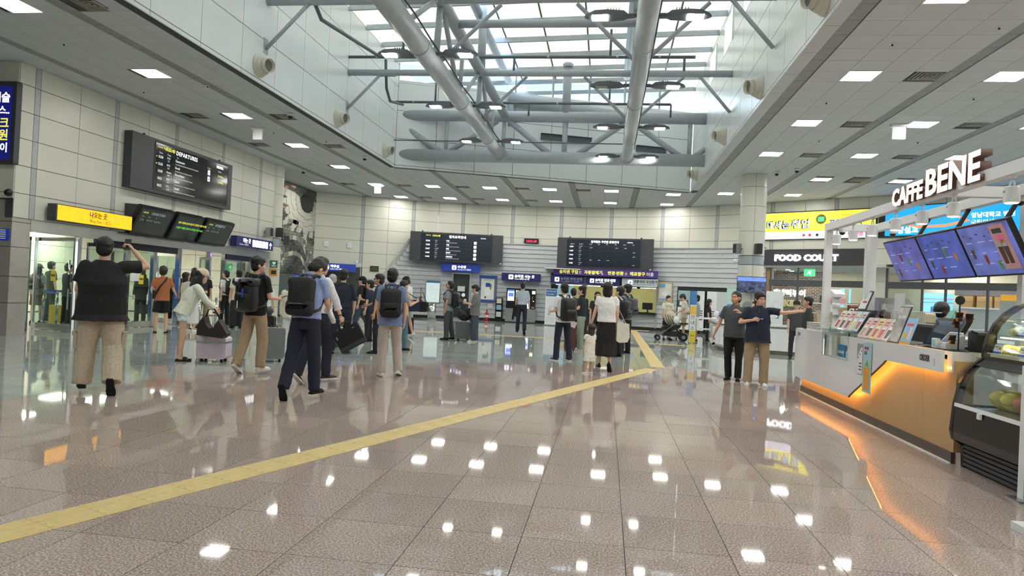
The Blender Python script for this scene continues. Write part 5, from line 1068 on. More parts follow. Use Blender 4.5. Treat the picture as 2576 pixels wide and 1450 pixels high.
for bld, m, d in ((.034, KB2, .148), (.006, LBL, .153)): text('대세는', fl1, .14-bld/2, 4.84, .36, m, t, d, bold=bld*.8, fit=.98+bld); text('취업', fl1, 1.22-bld/2, 4.84, .40, m, t, d, bold=bld*.8, fit=.72+bld)
text('대기업 현장전문가 인재양성', fl1, 2.75, 5.22, .15, OLV, t, .148); text('포항폴리텍', fl1, 2.75, 4.9, .28, RB, t, .148, bold=.01)
text('posco', fl1, .08, 4.55, .12, KB2, t, .148); text('233   137   61   61', fl1, .12, 4.41, .11, KB2, t, .148); text('현대   sk   EcoPro', fl1, .62, 4.55, .09, mat('led_green_text', (60, 140, 110), .5), t, .148)
for u, m in ((1.75, mat('led_red', (230, 60, 80), .5, emit=.4)), (2.0, mat('led_red2', (210, 50, 70), .5, emit=.4)), (2.3, KB2)): ob('round_logo', G().lathe(fl1.P(u, 4.51, .148), [(.06, 0), (.06, .003)], 14, fl1.n.to_track_quat('Z', 'Y').to_matrix()), m, t)
text('대기업', fl1, 2.95, 4.47, .14, KB2, t, .148); text('594명', fl1, 3.55, 4.45, .22, mat('led_pink', (240, 60, 110), .5, emit=.5), t, .148, bold=.006)
ob('emblem', G().fb(fl1, 2.3, 2.56, 5.06, 5.26, .147, .15), mat('led_emerald', (70, 190, 130), .4, emit=.6), t); ob('emblem_ring', G().lathe(fl1.P(2.43, 5.16, .147), [(.19, 0), (.205, 0), (.205, .002), (.19, .002)], 24, fl1.n.to_track_quat('Z', 'Y').to_matrix()), OLV, t)
t = E('blue_billboard', (12, 27, 4.38), 'long bright blue LED billboard with an orange swoosh behind the cafe frame', 'billboard'); fl2 = Fr((10.72, 28.55, 0), (2.75, -2.82, 0)); LB = 5.2
ob('cabinet', G().fb(fl2, -.2, LB, 4.36, 5.54, .0, .14), BLACK, t); ob('blue_field', G().fb(fl2, .05, LB-.05, 4.4, 5.5, .14, .146), mat('led_azure', (20, 150, 226), .4, emit=.95, var=0), t)
OSW = mat('led_orange', (250, 140, 90), .4, emit=.8); ob('swoosh', G().prism(fl2, [(.75, 4.86), (1.3, 4.74), (2.2, 4.76), (2.75, 4.86), (2.6, 4.98), (2.66, 5.02), (3.0, 4.84), (2.2, 4.66), (1.3, 4.66), (.75, 4.8)], .147, .15), OSW, t)
text('정설교', fl2, .5, 4.5, .28, TXT, t, .148, bold=.01); text('영남대학교 병원', fl2, 3.0, 4.95, .2, TXT, t, .148, bold=.005); text('국립암센터', fl2, 3.0, 4.7, .2, TXT, t, .148)
ob('led_door', G().bx(15.9, 16.2, 22.5, 23, 0, 2.3), CHAR, st)
# ------------------------------------------------------------------ cafe kiosk
XF = 3.3; fk = Fr((XF, 12.5, 0), (0, -1, 0))     # u = 12.5 - y, faces the hall (-x)
cafe = E('cafe_counter', (3.65, 9.8, 0), 'white swooping cafe order counter over glowing oak panelling', 'counter')
Y = lambda y: 12.5-y
sw = []
for k in range(7): a = math.radians(-90+47*k/6); sw.append((Y(9.86)+.12*math.cos(a), .39+.12*math.sin(a)))
sw2 = []
for k in range(7): a = math.radians(137-47*k/6); sw2.append((Y(8.6)+.12*math.cos(a), .76+.12*math.sin(a)))
out = [(0, .27)] + sw + sw2 + [(Y(7.27), .88), (Y(7.27), 1.09), (Y(9.87), 1.09), (Y(9.87), .75), (Y(11.05), .75), (Y(11.05), 1.09), (0, 1.09)]
ob('white_front', G().prism(fk, out, -.03, 0), WHITEG, cafe)
ob('worktop', G().bx(XF+.1, 4.0, 7.27, 9.87, 1.05, 1.09), WHITEG, cafe); ob('worktop', G().bx(XF+.1, 4.0, 11.05, 12.5, 1.05, 1.09), WHITEG, cafe)
ob('end_return', G().bx(XF+.1, 3.62, 7.27, 7.37, .88, 1.05), WHITEG, cafe)
ob('far_return', G().prism(Fr((0, 0, 0), (1, 0, 0), (0, 1, 0)), [(XF, 12.5), (XF+.1, 12.5), (3.55, 12.95), (3.45, 12.95)], .27, 1.09), WHITEG, cafe)
OAK = bpy.data.materials.new('oak_veneer'); OAK.use_nodes = True; t_ = OAK.node_tree; b_ = t_.nodes['Principled BSDF']; tc_ = t_.nodes.new('ShaderNodeTexCoord'); mp = t_.nodes.new('ShaderNodeMapping'); mp.inputs['Scale'].default_value = (60, 60, 1.2); n_ = t_.nodes.new('ShaderNodeTexNoise'); n_.inputs['Scale'].default_value = 1.5; r_ = t_.nodes.new('ShaderNodeValToRGB')
r_.color_ramp.elements[0].color = lin((176, 142, 98)); r_.color_ramp.elements[1].color = lin((206, 174, 128)); t_.links.new(tc_.outputs['Object'], mp.inputs[0]); t_.links.new(mp.outputs[0], n_.inputs['Vector']); t_.links.new(n_.outputs[0], r_.inputs[0]); t_.links.new(r_.outputs[0], b_.inputs['Base Color']); b_.inputs['Roughness'].default_value = .45
for a, b, c in ((12.45, 9.85, .73), (9.845, 7.9, 1.0), (7.895, 7.22, 1.0)): ob('oak_panel', G().bx(XF+.12, XF+.16, b, a, .11, c), OAK, cafe)
ob('oak_end_panel', G().bx(XF+.16, 3.58, 7.22, 7.25, .11, 1.0), OAK, cafe)
ob('kick_plate', G().bx(XF+.1, XF+.14, 7.22, 9.84, 0, .11), mat('kick_brown', (84, 76, 68), .4), cafe); ob('kick_plate', G().bx(XF+.1, XF+.14, 9.85, 12.45, 0, .11), mat('kick_brown', (84, 76, 68), .4), cafe); ob('edge_bead', G().bx(XF+.085, XF+.1, 7.22, 12.45, 0, .012), WHITE, cafe)
AMB = mat('amber_led_strip', (255, 186, 88), .4, emit=16, var=0)
ed = [(0.02, .27)] + sw + sw2 + [(Y(7.4), .88)]
g = G()
for (a0, b0), (a1, b1) in zip(ed[:-1], ed[1:]):
    v_ = V((a1-a0, b1-b0, 0)).normalized(); nx, ny = -v_.y*.012, v_.x*.012
    k0, k1 = 2.2, 3.2
    g.hexa([fk.P(a0+nx*k0, b0+ny*k0, -.05), fk.P(a1+nx*k0, b1+ny*k0, -.05), fk.P(a1+nx*k1, b1+ny*k1, -.05), fk.P(a0+nx*k1, b0+ny*k1, -.05), fk.P(a0+nx*k0, b0+ny*k0, -.033), fk.P(a1+nx*k0, b1+ny*k0, -.033), fk.P(a1+nx*k1, b1+ny*k1, -.033), fk.P(a0+nx*k1, b0+ny*k1, -.033)])
ob('amber_led_strip', g, AMB, cafe)
ob('bronze_edge', G().tube([fk.P(a, b-.004, -.012) for a, b in sw[3:] + sw2[:5]], .012, 6), mat('bronze_edge', (130, 100, 70), .35, .6), cafe, True)
g = G()
for q in ((Y(11.05), Y(11.04), .75, 1.14), (Y(9.88), Y(9.87), .75, 1.14), (Y(11.05), Y(9.87), .75, 1.14)): pass
ob('display_glass_front', G().fb(fk, Y(11.05), Y(9.87), .75, 1.14, -.012, -.004), GLASSL, cafe); ob('display_glass_side', G().fb(fk, Y(9.885), Y(9.875), .75, 1.14, -.4, -.012), GLASSL, cafe)
ob('display_shelf_top', G().fb(fk, Y(11.08), Y(9.84), 1.14, 1.152, -.42, .0), GLASS, cafe); ob('display_floor', G().fb(fk, Y(11.05), Y(9.87), .735, .75, -.42, -.1), WHITE, cafe); ob('display_back', G().fb(fk, Y(11.05), Y(9.87), .75, 1.14, -.42, -.41), mat('display_back', (206, 214, 214), .3), cafe); ob('display_mullion', G().fb(fk, Y(10.45), Y(10.44), .75, 1.14, -.2, -.19), BLACK, cafe)
text('ORDER', fk, Y(7.74), .965, .085, mat('order_grey', (72, 70, 82), .5), cafe, .001, bold=.005, wx=.8); text('F-CUP', fk, Y(12.36), .98, .07, mat('order_grey', (72, 70, 82), .5), cafe, .001, bold=.003, wx=.8)
t = E('door_lock_sticker', fk.P(Y(7.4), .96, .0), 'tiny grey sticker right of the ORDER lettering', 'sticker'); ob('sheet', G().fb(fk, Y(7.43), Y(7.40), .93, 1.0, 0, .002), TXTG, t)
t = E('certificate_sticker', fk.P(Y(9.3), .75, 0), 'grey and white food hygiene star sticker on the counter front', 'sticker'); ob('sheet', G().fb(fk, Y(9.53), Y(9.33), .62, 1.02, 0, .003), mat('sticker_grey', (150, 152, 156), .4), t); ob('white_arc', G().prism(fk, [(Y(9.52), .63), (Y(9.34), .63), (Y(9.34), .98), (Y(9.4), .96), (Y(9.48), .88), (Y(9.52), .78)], .003, .005), WHITE, t)
STAR = mat('star_olive', (104, 84, 50), .5)
for k in range(3):
    c = (Y(9.47)+.05*k, .84+.045*k); ob('star', G().prism(fk, [(c[0]+(.016 if i % 2 == 0 else .007)*math.sin(i*math.pi/5), c[1]+(.016 if i % 2 == 0 else .007)*math.cos(i*math.pi/5)) for i in range(10)], .005, .007), STAR, t)
for k in range(3): quad('text_line', fk, Y(9.45), Y(9.36), .76-.04*k, .775-.04*k, CHAR, t, .005, .006)
JU = mat('juice_orange', (226, 160, 60), .4); JUG = mat('juice_leaf', (110, 180, 70), .5); PB = mat('leaflet_sky', (168, 206, 216), .35)
t = E('juice_leaflet', fk.P(Y(9.2), .55, .02), 'pale blue leaflet with an orange iced drink hanging on the counter front', 'leaflet'); ob('sheet', G().fb(fk, Y(9.29), Y(9.02), .42, 1.05, .006, .012), PB, t); ob('printed_glass', G().prism(fk, [(Y(9.245), .45), (Y(9.075), .45), (Y(9.06), .74), (Y(9.26), .74)], .012, .014), JU, t); ob('printed_leaf', G().prism(fk, [(Y(9.22), .75), (Y(9.1), .75), (Y(9.15), .83)], .012, .014), JUG, t); text('애사비', fk, Y(9.25), .96, .05, mat('text_red', (200, 40, 40), .5), t, .014); text('음료', fk, Y(9.25), .9, .05, CHAR, t, .014)
fe = Fr((XF-.0, 12.52, 0), (.15, -.45*-1, 0)); t = E('food_strip_poster', (3.36, 12.75, .6), 'narrow brown food poster strip on the far end of the cafe counter', 'poster'); fe = Fr((3.45, 12.95, 0), (-.15, -.45, 0)); ob('sheet', G().fb(fe, .1, .34, .45, 1.02, .002, .006), mat('poster_brown', (86, 62, 50), .4, var=.6, scale=22), t)
# things inside the glass display
def disp(nm, lab, cat): return E(nm, (3.5, 10.4, .75), lab, cat)
t = disp('blue_pouch', 'blue printed pouch in the glass display of the counter', 'pouch'); ob('pouch', G().rbox(Fr((XF+.2, Y(0)-1.52-.05, 0), (0, -1, 0)), 0, .3, .76, .93, -.04, 0, .02), mat('pouch_blue', (60, 150, 214), .4), t); ob('stripe', G().fb(Fr((XF+.2, 10.93, 0), (0, -1, 0)), .02, .28, .8, .84, 0, .003), WHITE, t)
t = disp('tumbler', 'white steel tumbler in the glass display', 'tumbler'); ob('body', G().lathe((XF+.2, 10.12, .75), [(.045, 0), (.05, .02), (.05, .2), (.045, .22)], 16), WHITE, t, True); ob('lid', G().lathe((XF+.2, 10.12, .965), [(.045, 0), (.045, .03), (.03, .04)], 16), SATIN, t)
t = disp('pink_gift_bag', 'pink wrapped gift bag in the glass display', 'gift bag'); ob('bag', G().rbox(Fr((XF+.3, 10.5, 0), (0, -1, 0)), 0, .26, .76, 1.0, -.05, 0, .06), mat('gift_pink', (216, 186, 200), .4), t); ob('bow', G().ball((XF+.28, 10.6, .9), (.03, .05, .03)), mat('bow_red', (150, 60, 80), .5), t)
t = disp('navy_box', 'small navy coffee box in the glass display', 'box'); ob('box', G().bx(XF+.13, XF+.2, 9.92, 10.05, .75, .87), mat('box_navy', (46, 44, 100), .4), t); ob('label', G().bx(XF+.128, XF+.131, 9.95, 10.02, .79, .83), TXTG, t)
t = disp('white_holder', 'white scalloped holder in the glass display', 'holder'); ob('box', G().prism(Fr((XF+.16, 10.45, 0), (0, -1, 0)), [(0, .75), (.22, .75), (.22, .84), (.16, .87), (.11, .89), (.06, .87), (0, .84)], -.05, 0), WHITE, t)
# menu card racks on the counter
LC = {'white': (226, 226, 214), 'pink': (222, 184, 182), 'yellow': (226, 214, 140), 'sky': (186, 208, 216)}
def card(fr, u0, w, h, col, drink, nm, lab, tilt=True):
    t = E('menu_card', fr.P(u0+w/2, 0), lab, 'menu card', 'menu cards in racks on the cafe counter'); ob('card', G().fb(fr, u0+.004, u0+w-.004, 0, h, 0, .004), mat('card_'+col, LC[col], .35), t)
    d = mat('drink_'+drink, {'cocoa': (96, 54, 46), 'lemon': (226, 206, 96), 'berry': (196, 60, 70), 'mint': (150, 160, 120)}[drink], .4)
    ob('printed_glass', G().prism(fr, [(u0+w*.3, h*.12), (u0+w*.7, h*.12), (u0+w*.78, h*.5), (u0+w*.22, h*.5)], .004, .006), d, t); ob('printed_foam', G().prism(fr, [(u0+w*.2, h*.5), (u0+w*.8, h*.5), (u0+w*.65, h*.58), (u0+w*.35, h*.58)], .004, .006), WHITE, t)
    ob('printed_title', G().fb(fr, u0+w*.25, u0+w*.8, h*.78, h*.86, .004, .006), d, t); ob('printed_title', G().fb(fr, u0+w*.2, u0+w*.8, h*.67, h*.73, .004, .006), mat('title_rose', (206, 80, 110), .5), t)
    return t
ACR = glass('acrylic_clear', (240, 244, 244), .06)
f = Fr((3.42, 10.98, 1.155), (0, -1, 0), (.16, 0, .29)); t = E('card_rack', (3.5, 10.5, 1.15), 'clear acrylic rack of five menu cards on the glass display', 'card rack'); ob('back_plate', G().fb(f, 0, 1.06, 0, .34, -.02, -.012), ACR, t); ob('ledge', G().fb(f, 0, 1.06, -.003, .004, -.015, .03), ACR, t)
for k, (c, d) in enumerate((('white', 'berry'), ('white', 'cocoa'), ('pink', 'cocoa'), ('sky', 'lemon'), ('sky', 'berry'))): card(f, .01+.21*k, .2, .32, c, d, '', 'menu card with a %s drink on %s paper, %s in the display-top rack' % ({'cocoa': 'brown', 'lemon': 'yellow', 'berry': 'red'}[d], c, ordn[k]))
f = Fr((3.36, 9.76, 1.092), (0, -1, 0), (.16, 0, .28)); t = E('card_rack', (3.5, 9.3, 1.09), 'clear acrylic rack of five menu cards on the white counter', 'card rack'); ob('back_plate', G().fb(f, 0, 1.0, 0, .33, -.02, -.012), ACR, t); ob('ledge', G().fb(f, 0, 1.0, -.003, .004, -.015, .03), ACR, t)
for k, (c, d) in enumerate((('pink', 'mint'), ('pink', 'cocoa'), ('yellow', 'berry'), ('pink', 'berry'), ('white', 'cocoa'))): card(f, .0+.2*k, .195, .31, c, d, '', 'menu card with a %s drink on %s paper, %s in the counter rack' % ({'cocoa': 'brown', 'mint': 'green', 'berry': 'red'}[d], c, ordn[k]))
f = Fr((3.36, 8.74, 1.092), (0, -1, 0), (.13, 0, .42)); t = E('menu_board', (3.4, 8.5, 1.09), 'tall black framed grey photo board leaning between the menu cards and a blue card', 'menu board'); ob('frame', G().fb(f, 0, .3, 0, .45, -.012, 0), CHAR, t); ob('sheet', G().fb(f, .012, .288, .012, .438, 0, .003), mat('photo_grey', (128, 124, 118), .15, var=.35, scale=14), t); text('ICE CUP', f, .06, .3, .05, TXTD, t, .004); ob('brace', G().fb(f, .12, .18, 0, .3, -.12, -.1), CHAR, t)
f = Fr((3.36, 8.42, 1.092), (0, -1, 0), (.1, 0, .3)); t = E('beach_card', (3.4, 8.25, 1.09), 'blue beach drink card in a clear holder beside the dark till', 'menu card'); ob('card', G().fb(f, 0, .27, 0, .32, 0, .004), mat('card_beach', (132, 182, 222), .3), t); ob('sand_strip', G().fb(f, 0, .27, 0, .035, .004, .006), mat('card_sand', (206, 150, 70), .4), t); ob('fruit', G().ball(f.P(.08, .09, .006), (.004, .06, .045)), mat('card_fruit', (226, 200, 80), .4), t); ob('title', G().fb(f, .04, .2, .22, .25, .004, .006), mat('card_red', (206, 80, 80), .4), t); ob('glass_print', G().fb(f, .15, .22, .06, .2, .004, .006), mat('card_pale', (226, 200, 200), .4), t)
f = Fr((3.5, 8.18, 1.09), (.12, -1, 0), (.18, 0, .33)); t = E('till', (3.65, 7.9, 1.09), 'dark till touchscreen with dim reflections near the ORDER end', 'till'); ob('casing', G().rbox(f, 0, .52, .0, .37, -.05, 0, .02), BLACK, t); ob('screen', G().fb(f, .05, .47, .05, .33, 0, .003), mat('till_screen', (44, 50, 58), .1), t); ob('stand', G().fb(f, .18, .34, -.02, .2, -.2, -.05), BLACK, t); ob('base', G().bx(3.62, 3.85, 7.75, 8.1, 1.09, 1.12), BLACK, t)
for k, (u, m) in enumerate(((.13, 'sticker_mint'), (.33, 'sticker_rose'))): ob('note_sticker', G().rbox(f, u, u+.1, .36, .47, -.01, 0, .01), mat(m, ((120, 200, 180), (206, 160, 150))[k], .5), t)
t = E('counter_mat', (3.5, 7.7, 1.09), 'black rubber mat and pads lying on the counter by the till', 'mat'); ob('mat', G().bx(3.4, 3.66, 7.45, 8.05, 1.09, 1.1), BLACK, t); ob('pad', G().box((3.46, 7.9, 1.11), (.12, .24, .012), Matrix.Rotation(.2, 3, 'Z')), CHAR, t); ob('note', G().box((3.4, 7.95, 1.103), (.06, .12, .004)), WHITE, t)
CUPB = mat('cup_brown', (86, 62, 50), .35); t = E('cup_tower', (3.5, 7.36, 1.09), 'black wire stand holding brown sample cups at the counter corner', 'cup stand')
ob('base_ring', G().lathe((3.5, 7.38, 1.09), [(.1, 0), (.1, .008)], 20), BLACK, t); ob('pole', G().tube([(3.5, 7.38, 1.09), (3.5, 7.38, 1.6)], .007, 6), BLACK, t); ob('top_disc', G().lathe((3.5, 7.38, 1.6), [(.045, -.006), (.045, .006)], 18, Matrix.Rotation(math.pi/2, 3, 'X')), BLACK, t)
for k, (dx, dy, z) in enumerate(((-.05, .02, 1.2), (.07, -.05, 1.42), (-.03, -.06, 1.43), (.0, .06, 1.36))):
    ob('cup', G().lathe((3.5+dx, 7.38+dy, z-.04), [(.026, 0), (.036, .085), (.038, .085), (.036, .09)], 16), CUPB, t, True); ob('ring_holder', G().lathe((3.5+dx, 7.38+dy, z+.0), [(.038, -.004), (.041, -.004), (.041, .004), (.038, .004)], 14), BLACK, t)
t = E('card_reader', (3.52, 7.55, 1.09), 'tilted pale tablet card reader on a white wedge, by the brown cups', 'card reader'); f = Fr((3.45, 7.66, 1.16), (.2, -1, 0), (.2, 0, .2)); ob('tablet', G().rbox(f, 0, .2, 0, .16, -.012, 0, .01), WHITE, t); ob('glass', G().fb(f, .012, .188, .012, .148, 0, .002), mat('tablet_glass', (120, 136, 160), .08), t); ob('wedge', G().prism(Fr((3.46, 7.6, 1.09), (1, 0, 0)), [(0, 0), (.18, 0), (.18, .16), (.0, .07)], -.06, .06), WHITE, t)
t = E('blue_sign_block', (3.45, 7.6, 1.09), 'small white block sign with a blue square on the counter', 'sign'); ob('block', G().bx(3.42, 3.46, 7.66, 7.76, 1.1, 1.2), WHITE, t); ob('face', G().bx(3.417, 3.421, 7.675, 7.745, 1.115, 1.185), mat('face_cyan', (130, 190, 206), .4), t)
t = E('receipt_printer', (3.75, 7.5, 1.09), 'black receipt printer with a curled cable beside the display case', 'printer'); ob('body', G().rbox(Fr((3.72, 7.45, 1.09), (0, -1, 0)), -.1, .1, 0, .2, -.12, .05, .03), BLACK, t); ob('cable', G().tube([(3.72, 7.4, 1.25), (3.62, 7.38, 1.3), (3.6, 7.34, 1.2), (3.66, 7.32, 1.12)], .008, 6), BLACK, t, True)
# behind the counter: second row of machines and shelves
bt = E('back_bar', (4.45, 9.6, 0), 'dark raised back shelf of the cafe between the two counters', 'shelf'); ob('cabinet', G().bx(4.05, 4.3, 9.0, 11.7, 0, 1.28), mat('backbar_dark', (40, 40, 44), .35), bt); ob('top', G().bx(4.0, 4.35, 8.95, 11.75, 1.28, 1.31), CHAR, bt); ob('niche_edge', G().bx(4.03, 4.05, 9.0, 11.7, 1.2, 1.22), BLACK, bt)
bt = E('rear_counter', (5.7, 10, 0), 'long pale rear worktop of the cafe facing the food court', 'counter'); ob('cabinet', G().bx(5.3, 5.95, 7.0, 16.4, 0, 1.06), WHITE, bt); ob('worktop', G().bx(5.25, 6.0, 6.9, 16.5, 1.06, 1.1), mat('worktop_grey', (196, 198, 196), .3), bt)
t = E('coffee_machine', (4.2, 9.5, 1.31), 'shiny chrome espresso machine behind the menu cards', 'coffee machine'); g = G(); prof = [(0, 0), (.46, 0), (.46, .06), (.42, .24), (.3, .33), (.1, .34), (0, .3)]; ob('body', g.prism(Fr((4.18, 11.68, 1.33), (0, -1, 0)), [(a*1.6, b) for a, b in prof], -.4, .06), CHROME, t, False); ob('pink_tray', G().fb(Fr((4.12, 11.5, 1.33), (0, -1, 0)), 0, .4, .03, .14, -.02, .03), mat('tray_pink', (216, 170, 170), .4), t); ob('drip_tray', G().bx(4.02, 4.14, 10.98, 11.68, 1.31, 1.335), SATIN, t)
t = E('grinder', (4.15, 9.02, 1.31), 'small black grinder with a chrome band beside the espresso machine', 'grinder'); ob('body', G().lathe((4.12, 10.9, 1.31), [(.05, 0), (.055, .1), (.04, .15), (.02, .17)], 14), BLACK, t, True); ob('band', G().lathe((4.12, 10.9, 1.39), [(.057, 0), (.057, .015)], 14), CHROME, t)
t = E('paper_notice', (4.2, 8.85, 1.31), 'white paper notice standing on the back shelf', 'notice'); ob('sheet', G().fb(Fr((4.25, 10.85, 1.31), (0, -1, 0)), 0, .34, 0, .42, 0, .006), WHITE, t); ob('fold', G().fb(Fr((4.24, 10.8, 1.31), (0, -1, 0)), 0, .24, .0, .15, .0, .02), WHITE, t)
WIRE = mat('wire_white', (226, 230, 230), .4)
def basket(x, y0, y1, z, lab, fill):
    t = E('wire_basket', (x, (y0+y1)/2, z), lab, 'basket')
    for zz in (z+.005, z+.16): ob('rim', G().tube([(x-.1, y0, zz), (x+.1, y0, zz), (x+.1, y1, zz), (x-.1, y1, zz), (x-.1, y0, zz)], .006, 5), WIRE, t)
    n = int((y1-y0)/.05)
    for k in range(n+1): yy = y0+(y1-y0)*k/n; ob('wire', G().tube([(x-.1, yy, z), (x-.1, yy, z+.16)], .004, 4), WIRE, t)
    ob('contents', G().rbox(Fr((x-.07, y1-.04, z), (0, -1, 0)), 0, y1-y0-.08, .01, .15, -.12, 0, .03), fill, t); return t
basket(4.17, 10.08, 10.5, 1.31, 'white wire basket of cartons, first of two on the back shelf', WHITE); basket(4.17, 9.45, 10.04, 1.31, 'white wire basket filled with cream napkins, nearer the worker in black', mat('napkin_cream', (216, 206, 170), .6))
t = E('glass_jar', (4.15, 8.92, 1.31), 'clear glass jar of brown beans on the back shelf', 'jar'); ob('jar', G().lathe((4.08, 10.66, 1.31), [(.05, 0), (.055, .02), (.055, .11), (.045, .13)], 14), mat('jar_brown', (116, 100, 84), .15), t, True); ob('lid', G().lathe((4.08, 10.66, 1.44), [(.05, 0), (.05, .02)], 14), SATIN, t)
t = E('order_display', (3.95, 10.3, 1.31), 'white slanted order display on a dark foot, above the menu cards', 'display'); f = Fr((3.85, 11.2, 1.46), (.25, -1, 0), (.18, 0, .42)); ob('panel', G().rbox(f, 0, .2, 0, .32, -.015, 0, .01), CHAR, t); ob('sheet', G().fb(f, .01, .18, .02, .3, 0, .003), WHITE, t); ob('red_mark', G().fb(f, .06, .16, .12, .15, .003, .005), mat('text_red', (200, 40, 40), .5), t); ob('foot', G().bx(3.8, 4.05, 10.95, 11.2, 1.4, 1.46), CHAR, t); ob('pillar', G().bx(3.8, 4.0, 10.9, 11.2, 1.09, 1.4), mat('backbar_dark', (40, 40, 44), .35), t)
t = E('cup_dispenser', (3.55, 11.15, 1.09), 'white tall cup dispenser column in front of the far frame post', 'dispenser'); ob('tube', G().lathe((3.5, 11.1, 1.1), [(.05, 0), (.055, .1), (.04, .12), (.04, .38), (.06, .4), (.06, .44), (.03, .46)], 16), WHITE, t, True); ob('tray', G().lathe((3.5, 11.1, 1.36), [(.09, 0), (.1, .012)], 18), WHITE, t); ob('cap', G().lathe((3.5, 11.1, 1.62), [(.05, 0), (.08, .02), (.08, .03)], 16), WHITE, t); ob('upper_tube', G().lathe((3.5, 11.1, 1.46), [(.045, 0), (.045, .17)], 16), mat('clear_tube', (200, 208, 210), .1), t)
t = E('mint_box', (3.45, 11.2, 1.15), 'small mint green box on the counter by the far post', 'box'); ob('box', G().bx(3.42, 3.5, 11.22, 11.32, 1.1, 1.17), mat('box_mint', (176, 224, 206), .4), t); ob('lid', G().bx(3.415, 3.505, 11.215, 11.325, 1.165, 1.18), mat('box_mint', (176, 224, 206), .4), t)
t = E('dish_rack', (3.9, 11.6, 1.09), 'low white rack of stacked cup lids at the far counter end', 'rack')
for k in range(6): ob('lid_stack', G().bx(3.45, 3.7, 11.6, 12.4, 1.09+.022*k, 1.105+.022*k), (WHITE, mat('lid_cream', (214, 206, 186), .5))[k % 2], t)
t = E('beige_bin', (3.75, 12.1, 1.09), 'tapering beige bin standing on the far end of the cafe counter', 'bin'); ob('bin', G().hexa([(3.62, 11.95, 1.09), (3.86, 11.95, 1.09), (3.86, 12.3, 1.09), (3.62, 12.3, 1.09), (3.58, 11.9, 1.4), (3.9, 11.9, 1.4), (3.9, 12.35, 1.4), (3.58, 12.35, 1.4)]), mat('bin_beige', (206, 202, 186), .5), t); ob('rim', G().bx(3.57, 3.91, 11.89, 12.36, 1.39, 1.405), mat('bin_beige', (206, 202, 186), .5), t)
t = E('drink_poster_stand', (3.85, 11.5, 1.09), 'grey card with a dark printed emblem beside the beige bin', 'card'); ob('card', G().box((3.86, 11.55, 1.25), (.02, .3, .28)), mat('card_lilac', (170, 172, 190), .4), t); ob('emblem', G().box((3.846, 11.5, 1.28), (.004, .16, .1), Matrix.Rotation(.4, 3, 'X')), CHAR, t)
t = E('shelf_unit', (4.6, 11.6, 1.1), 'white shelf with a pink box and papers behind the far post', 'shelf'); 
for z in (1.35, 1.55): ob('board', G().bx(4.3, 4.8, 13.9, 15.1, z, z+.02), WHITE, t)
ob('upright', G().bx(4.3, 4.34, 13.9, 13.94, 0, 1.57), WHITE, t); ob('upright', G().bx(4.76, 4.8, 15.06, 15.1, 0, 1.57), WHITE, t); ob('kraft_panel', G().bx(4.32, 4.34, 13.95, 15.0, 1.0, 1.34), mat('kraft', (176, 142, 104), .6), t); ob('pink_carton', G().bx(4.35, 4.6, 14.0, 14.45, 1.57, 1.66), mat('carton_pink', (220, 166, 170), .5), t); ob('paper_stack', G().box((4.5, 14.2, 1.73), (.2, .3, .14), Matrix.Rotation(.3, 3, 'X')), WHITE, t); ob('black_bottle', G().bx(4.35, 4.45, 14.7, 14.8, 1.57, 1.72), BLACK, t)
t = E('cheese_poster', (6.0, 13.0, 1.1), 'brown poster reading CHEESE FULL behind the cafe', 'poster'); f = Fr((5.32, 16.1, 1.1), (1, -.35, 0)); ob('board', G().fb(f, 0, .55, 0, .5, -.01, 0), mat('poster_choc', (84, 50, 36), .5), t); text('CHEESE', f, .04, .3, .12, TXTD, t, .004, bold=.006, wx=.9); text('FULL', f, .06, .16, .12, TXTD, t, .004, bold=.006); ob('picture', G().fb(f, .05, .5, .42, .49, 0, .003), mat('poster_tan', (150, 100, 60), .5), t)
t = E('drinks_poster', (6.4, 13.0, 1.1), 'white poster with red cups beside the brown one', 'poster'); f = Fr((5.5, 15.2, 1.1), (1, -.35, 0)); ob('board', G().fb(f, 0, .42, 0, .5, -.01, 0), WHITE, t); ob('red_title', G().fb(f, .12, .38, .36, .46, 0, .003), mat('text_red', (200, 40, 40), .5), t)
for u in (.14, .34): ob('printed_cup', G().prism(f, [(u, .1), (u+.07, .1), (u+.09, .28), (u-.02, .28)], 0, .003), mat('cup_red', (140, 50, 50), .5), t)
# frame of square white tube with letters, spots and menu screens
fr_ = E('tube_pergola', (3.7, 8.6, 0), 'white square tube frame over the cafe counter carrying spots and screens', 'frame')
def tubebox(nm, x0, x1, y0, y1, z0, z1): return ob(nm, G().bx(x0, x1, y0, y1, z0, z1), WHITE, fr_)
tubebox('front_beam', 3.35, 3.45, 4.4, 11.3, 2.67, 2.78); tubebox('rear_beam', 4.02, 4.12, 4.4, 11.25, 2.67, 2.78)
tubebox('cross_beam', 3.45, 4.02, 11.15, 11.25, 2.67, 2.78); tubebox('cross_beam', 3.45, 4.02, 7.55, 7.65, 2.67, 2.78); tubebox('cross_beam', 3.45, 4.02, 5.95, 6.05, 2.67, 2.78)
tubebox('post', 3.35, 3.45, 11.2, 11.3, 1.09, 2.67); tubebox('post', 3.93, 4.07, 11.12, 11.24, 1.0, 2.67); tubebox('post', 3.35, 3.45, 4.4, 4.5, 0, 2.67); tubebox('post', 4.32, 4.41, 7.85, 7.94, 0, 2.67)
t = E('barrier_post', (3.38, 6.0, 0), 'short white square post standing in front of the pastry case', 'post'); ob('post_tube', G().bx(3.345, 3.425, 5.95, 6.03, 0, 1.07), WHITE, t); ob('post_foot', G().bx(3.28, 3.46, 5.88, 6.08, 0, .012), SATIN, t)
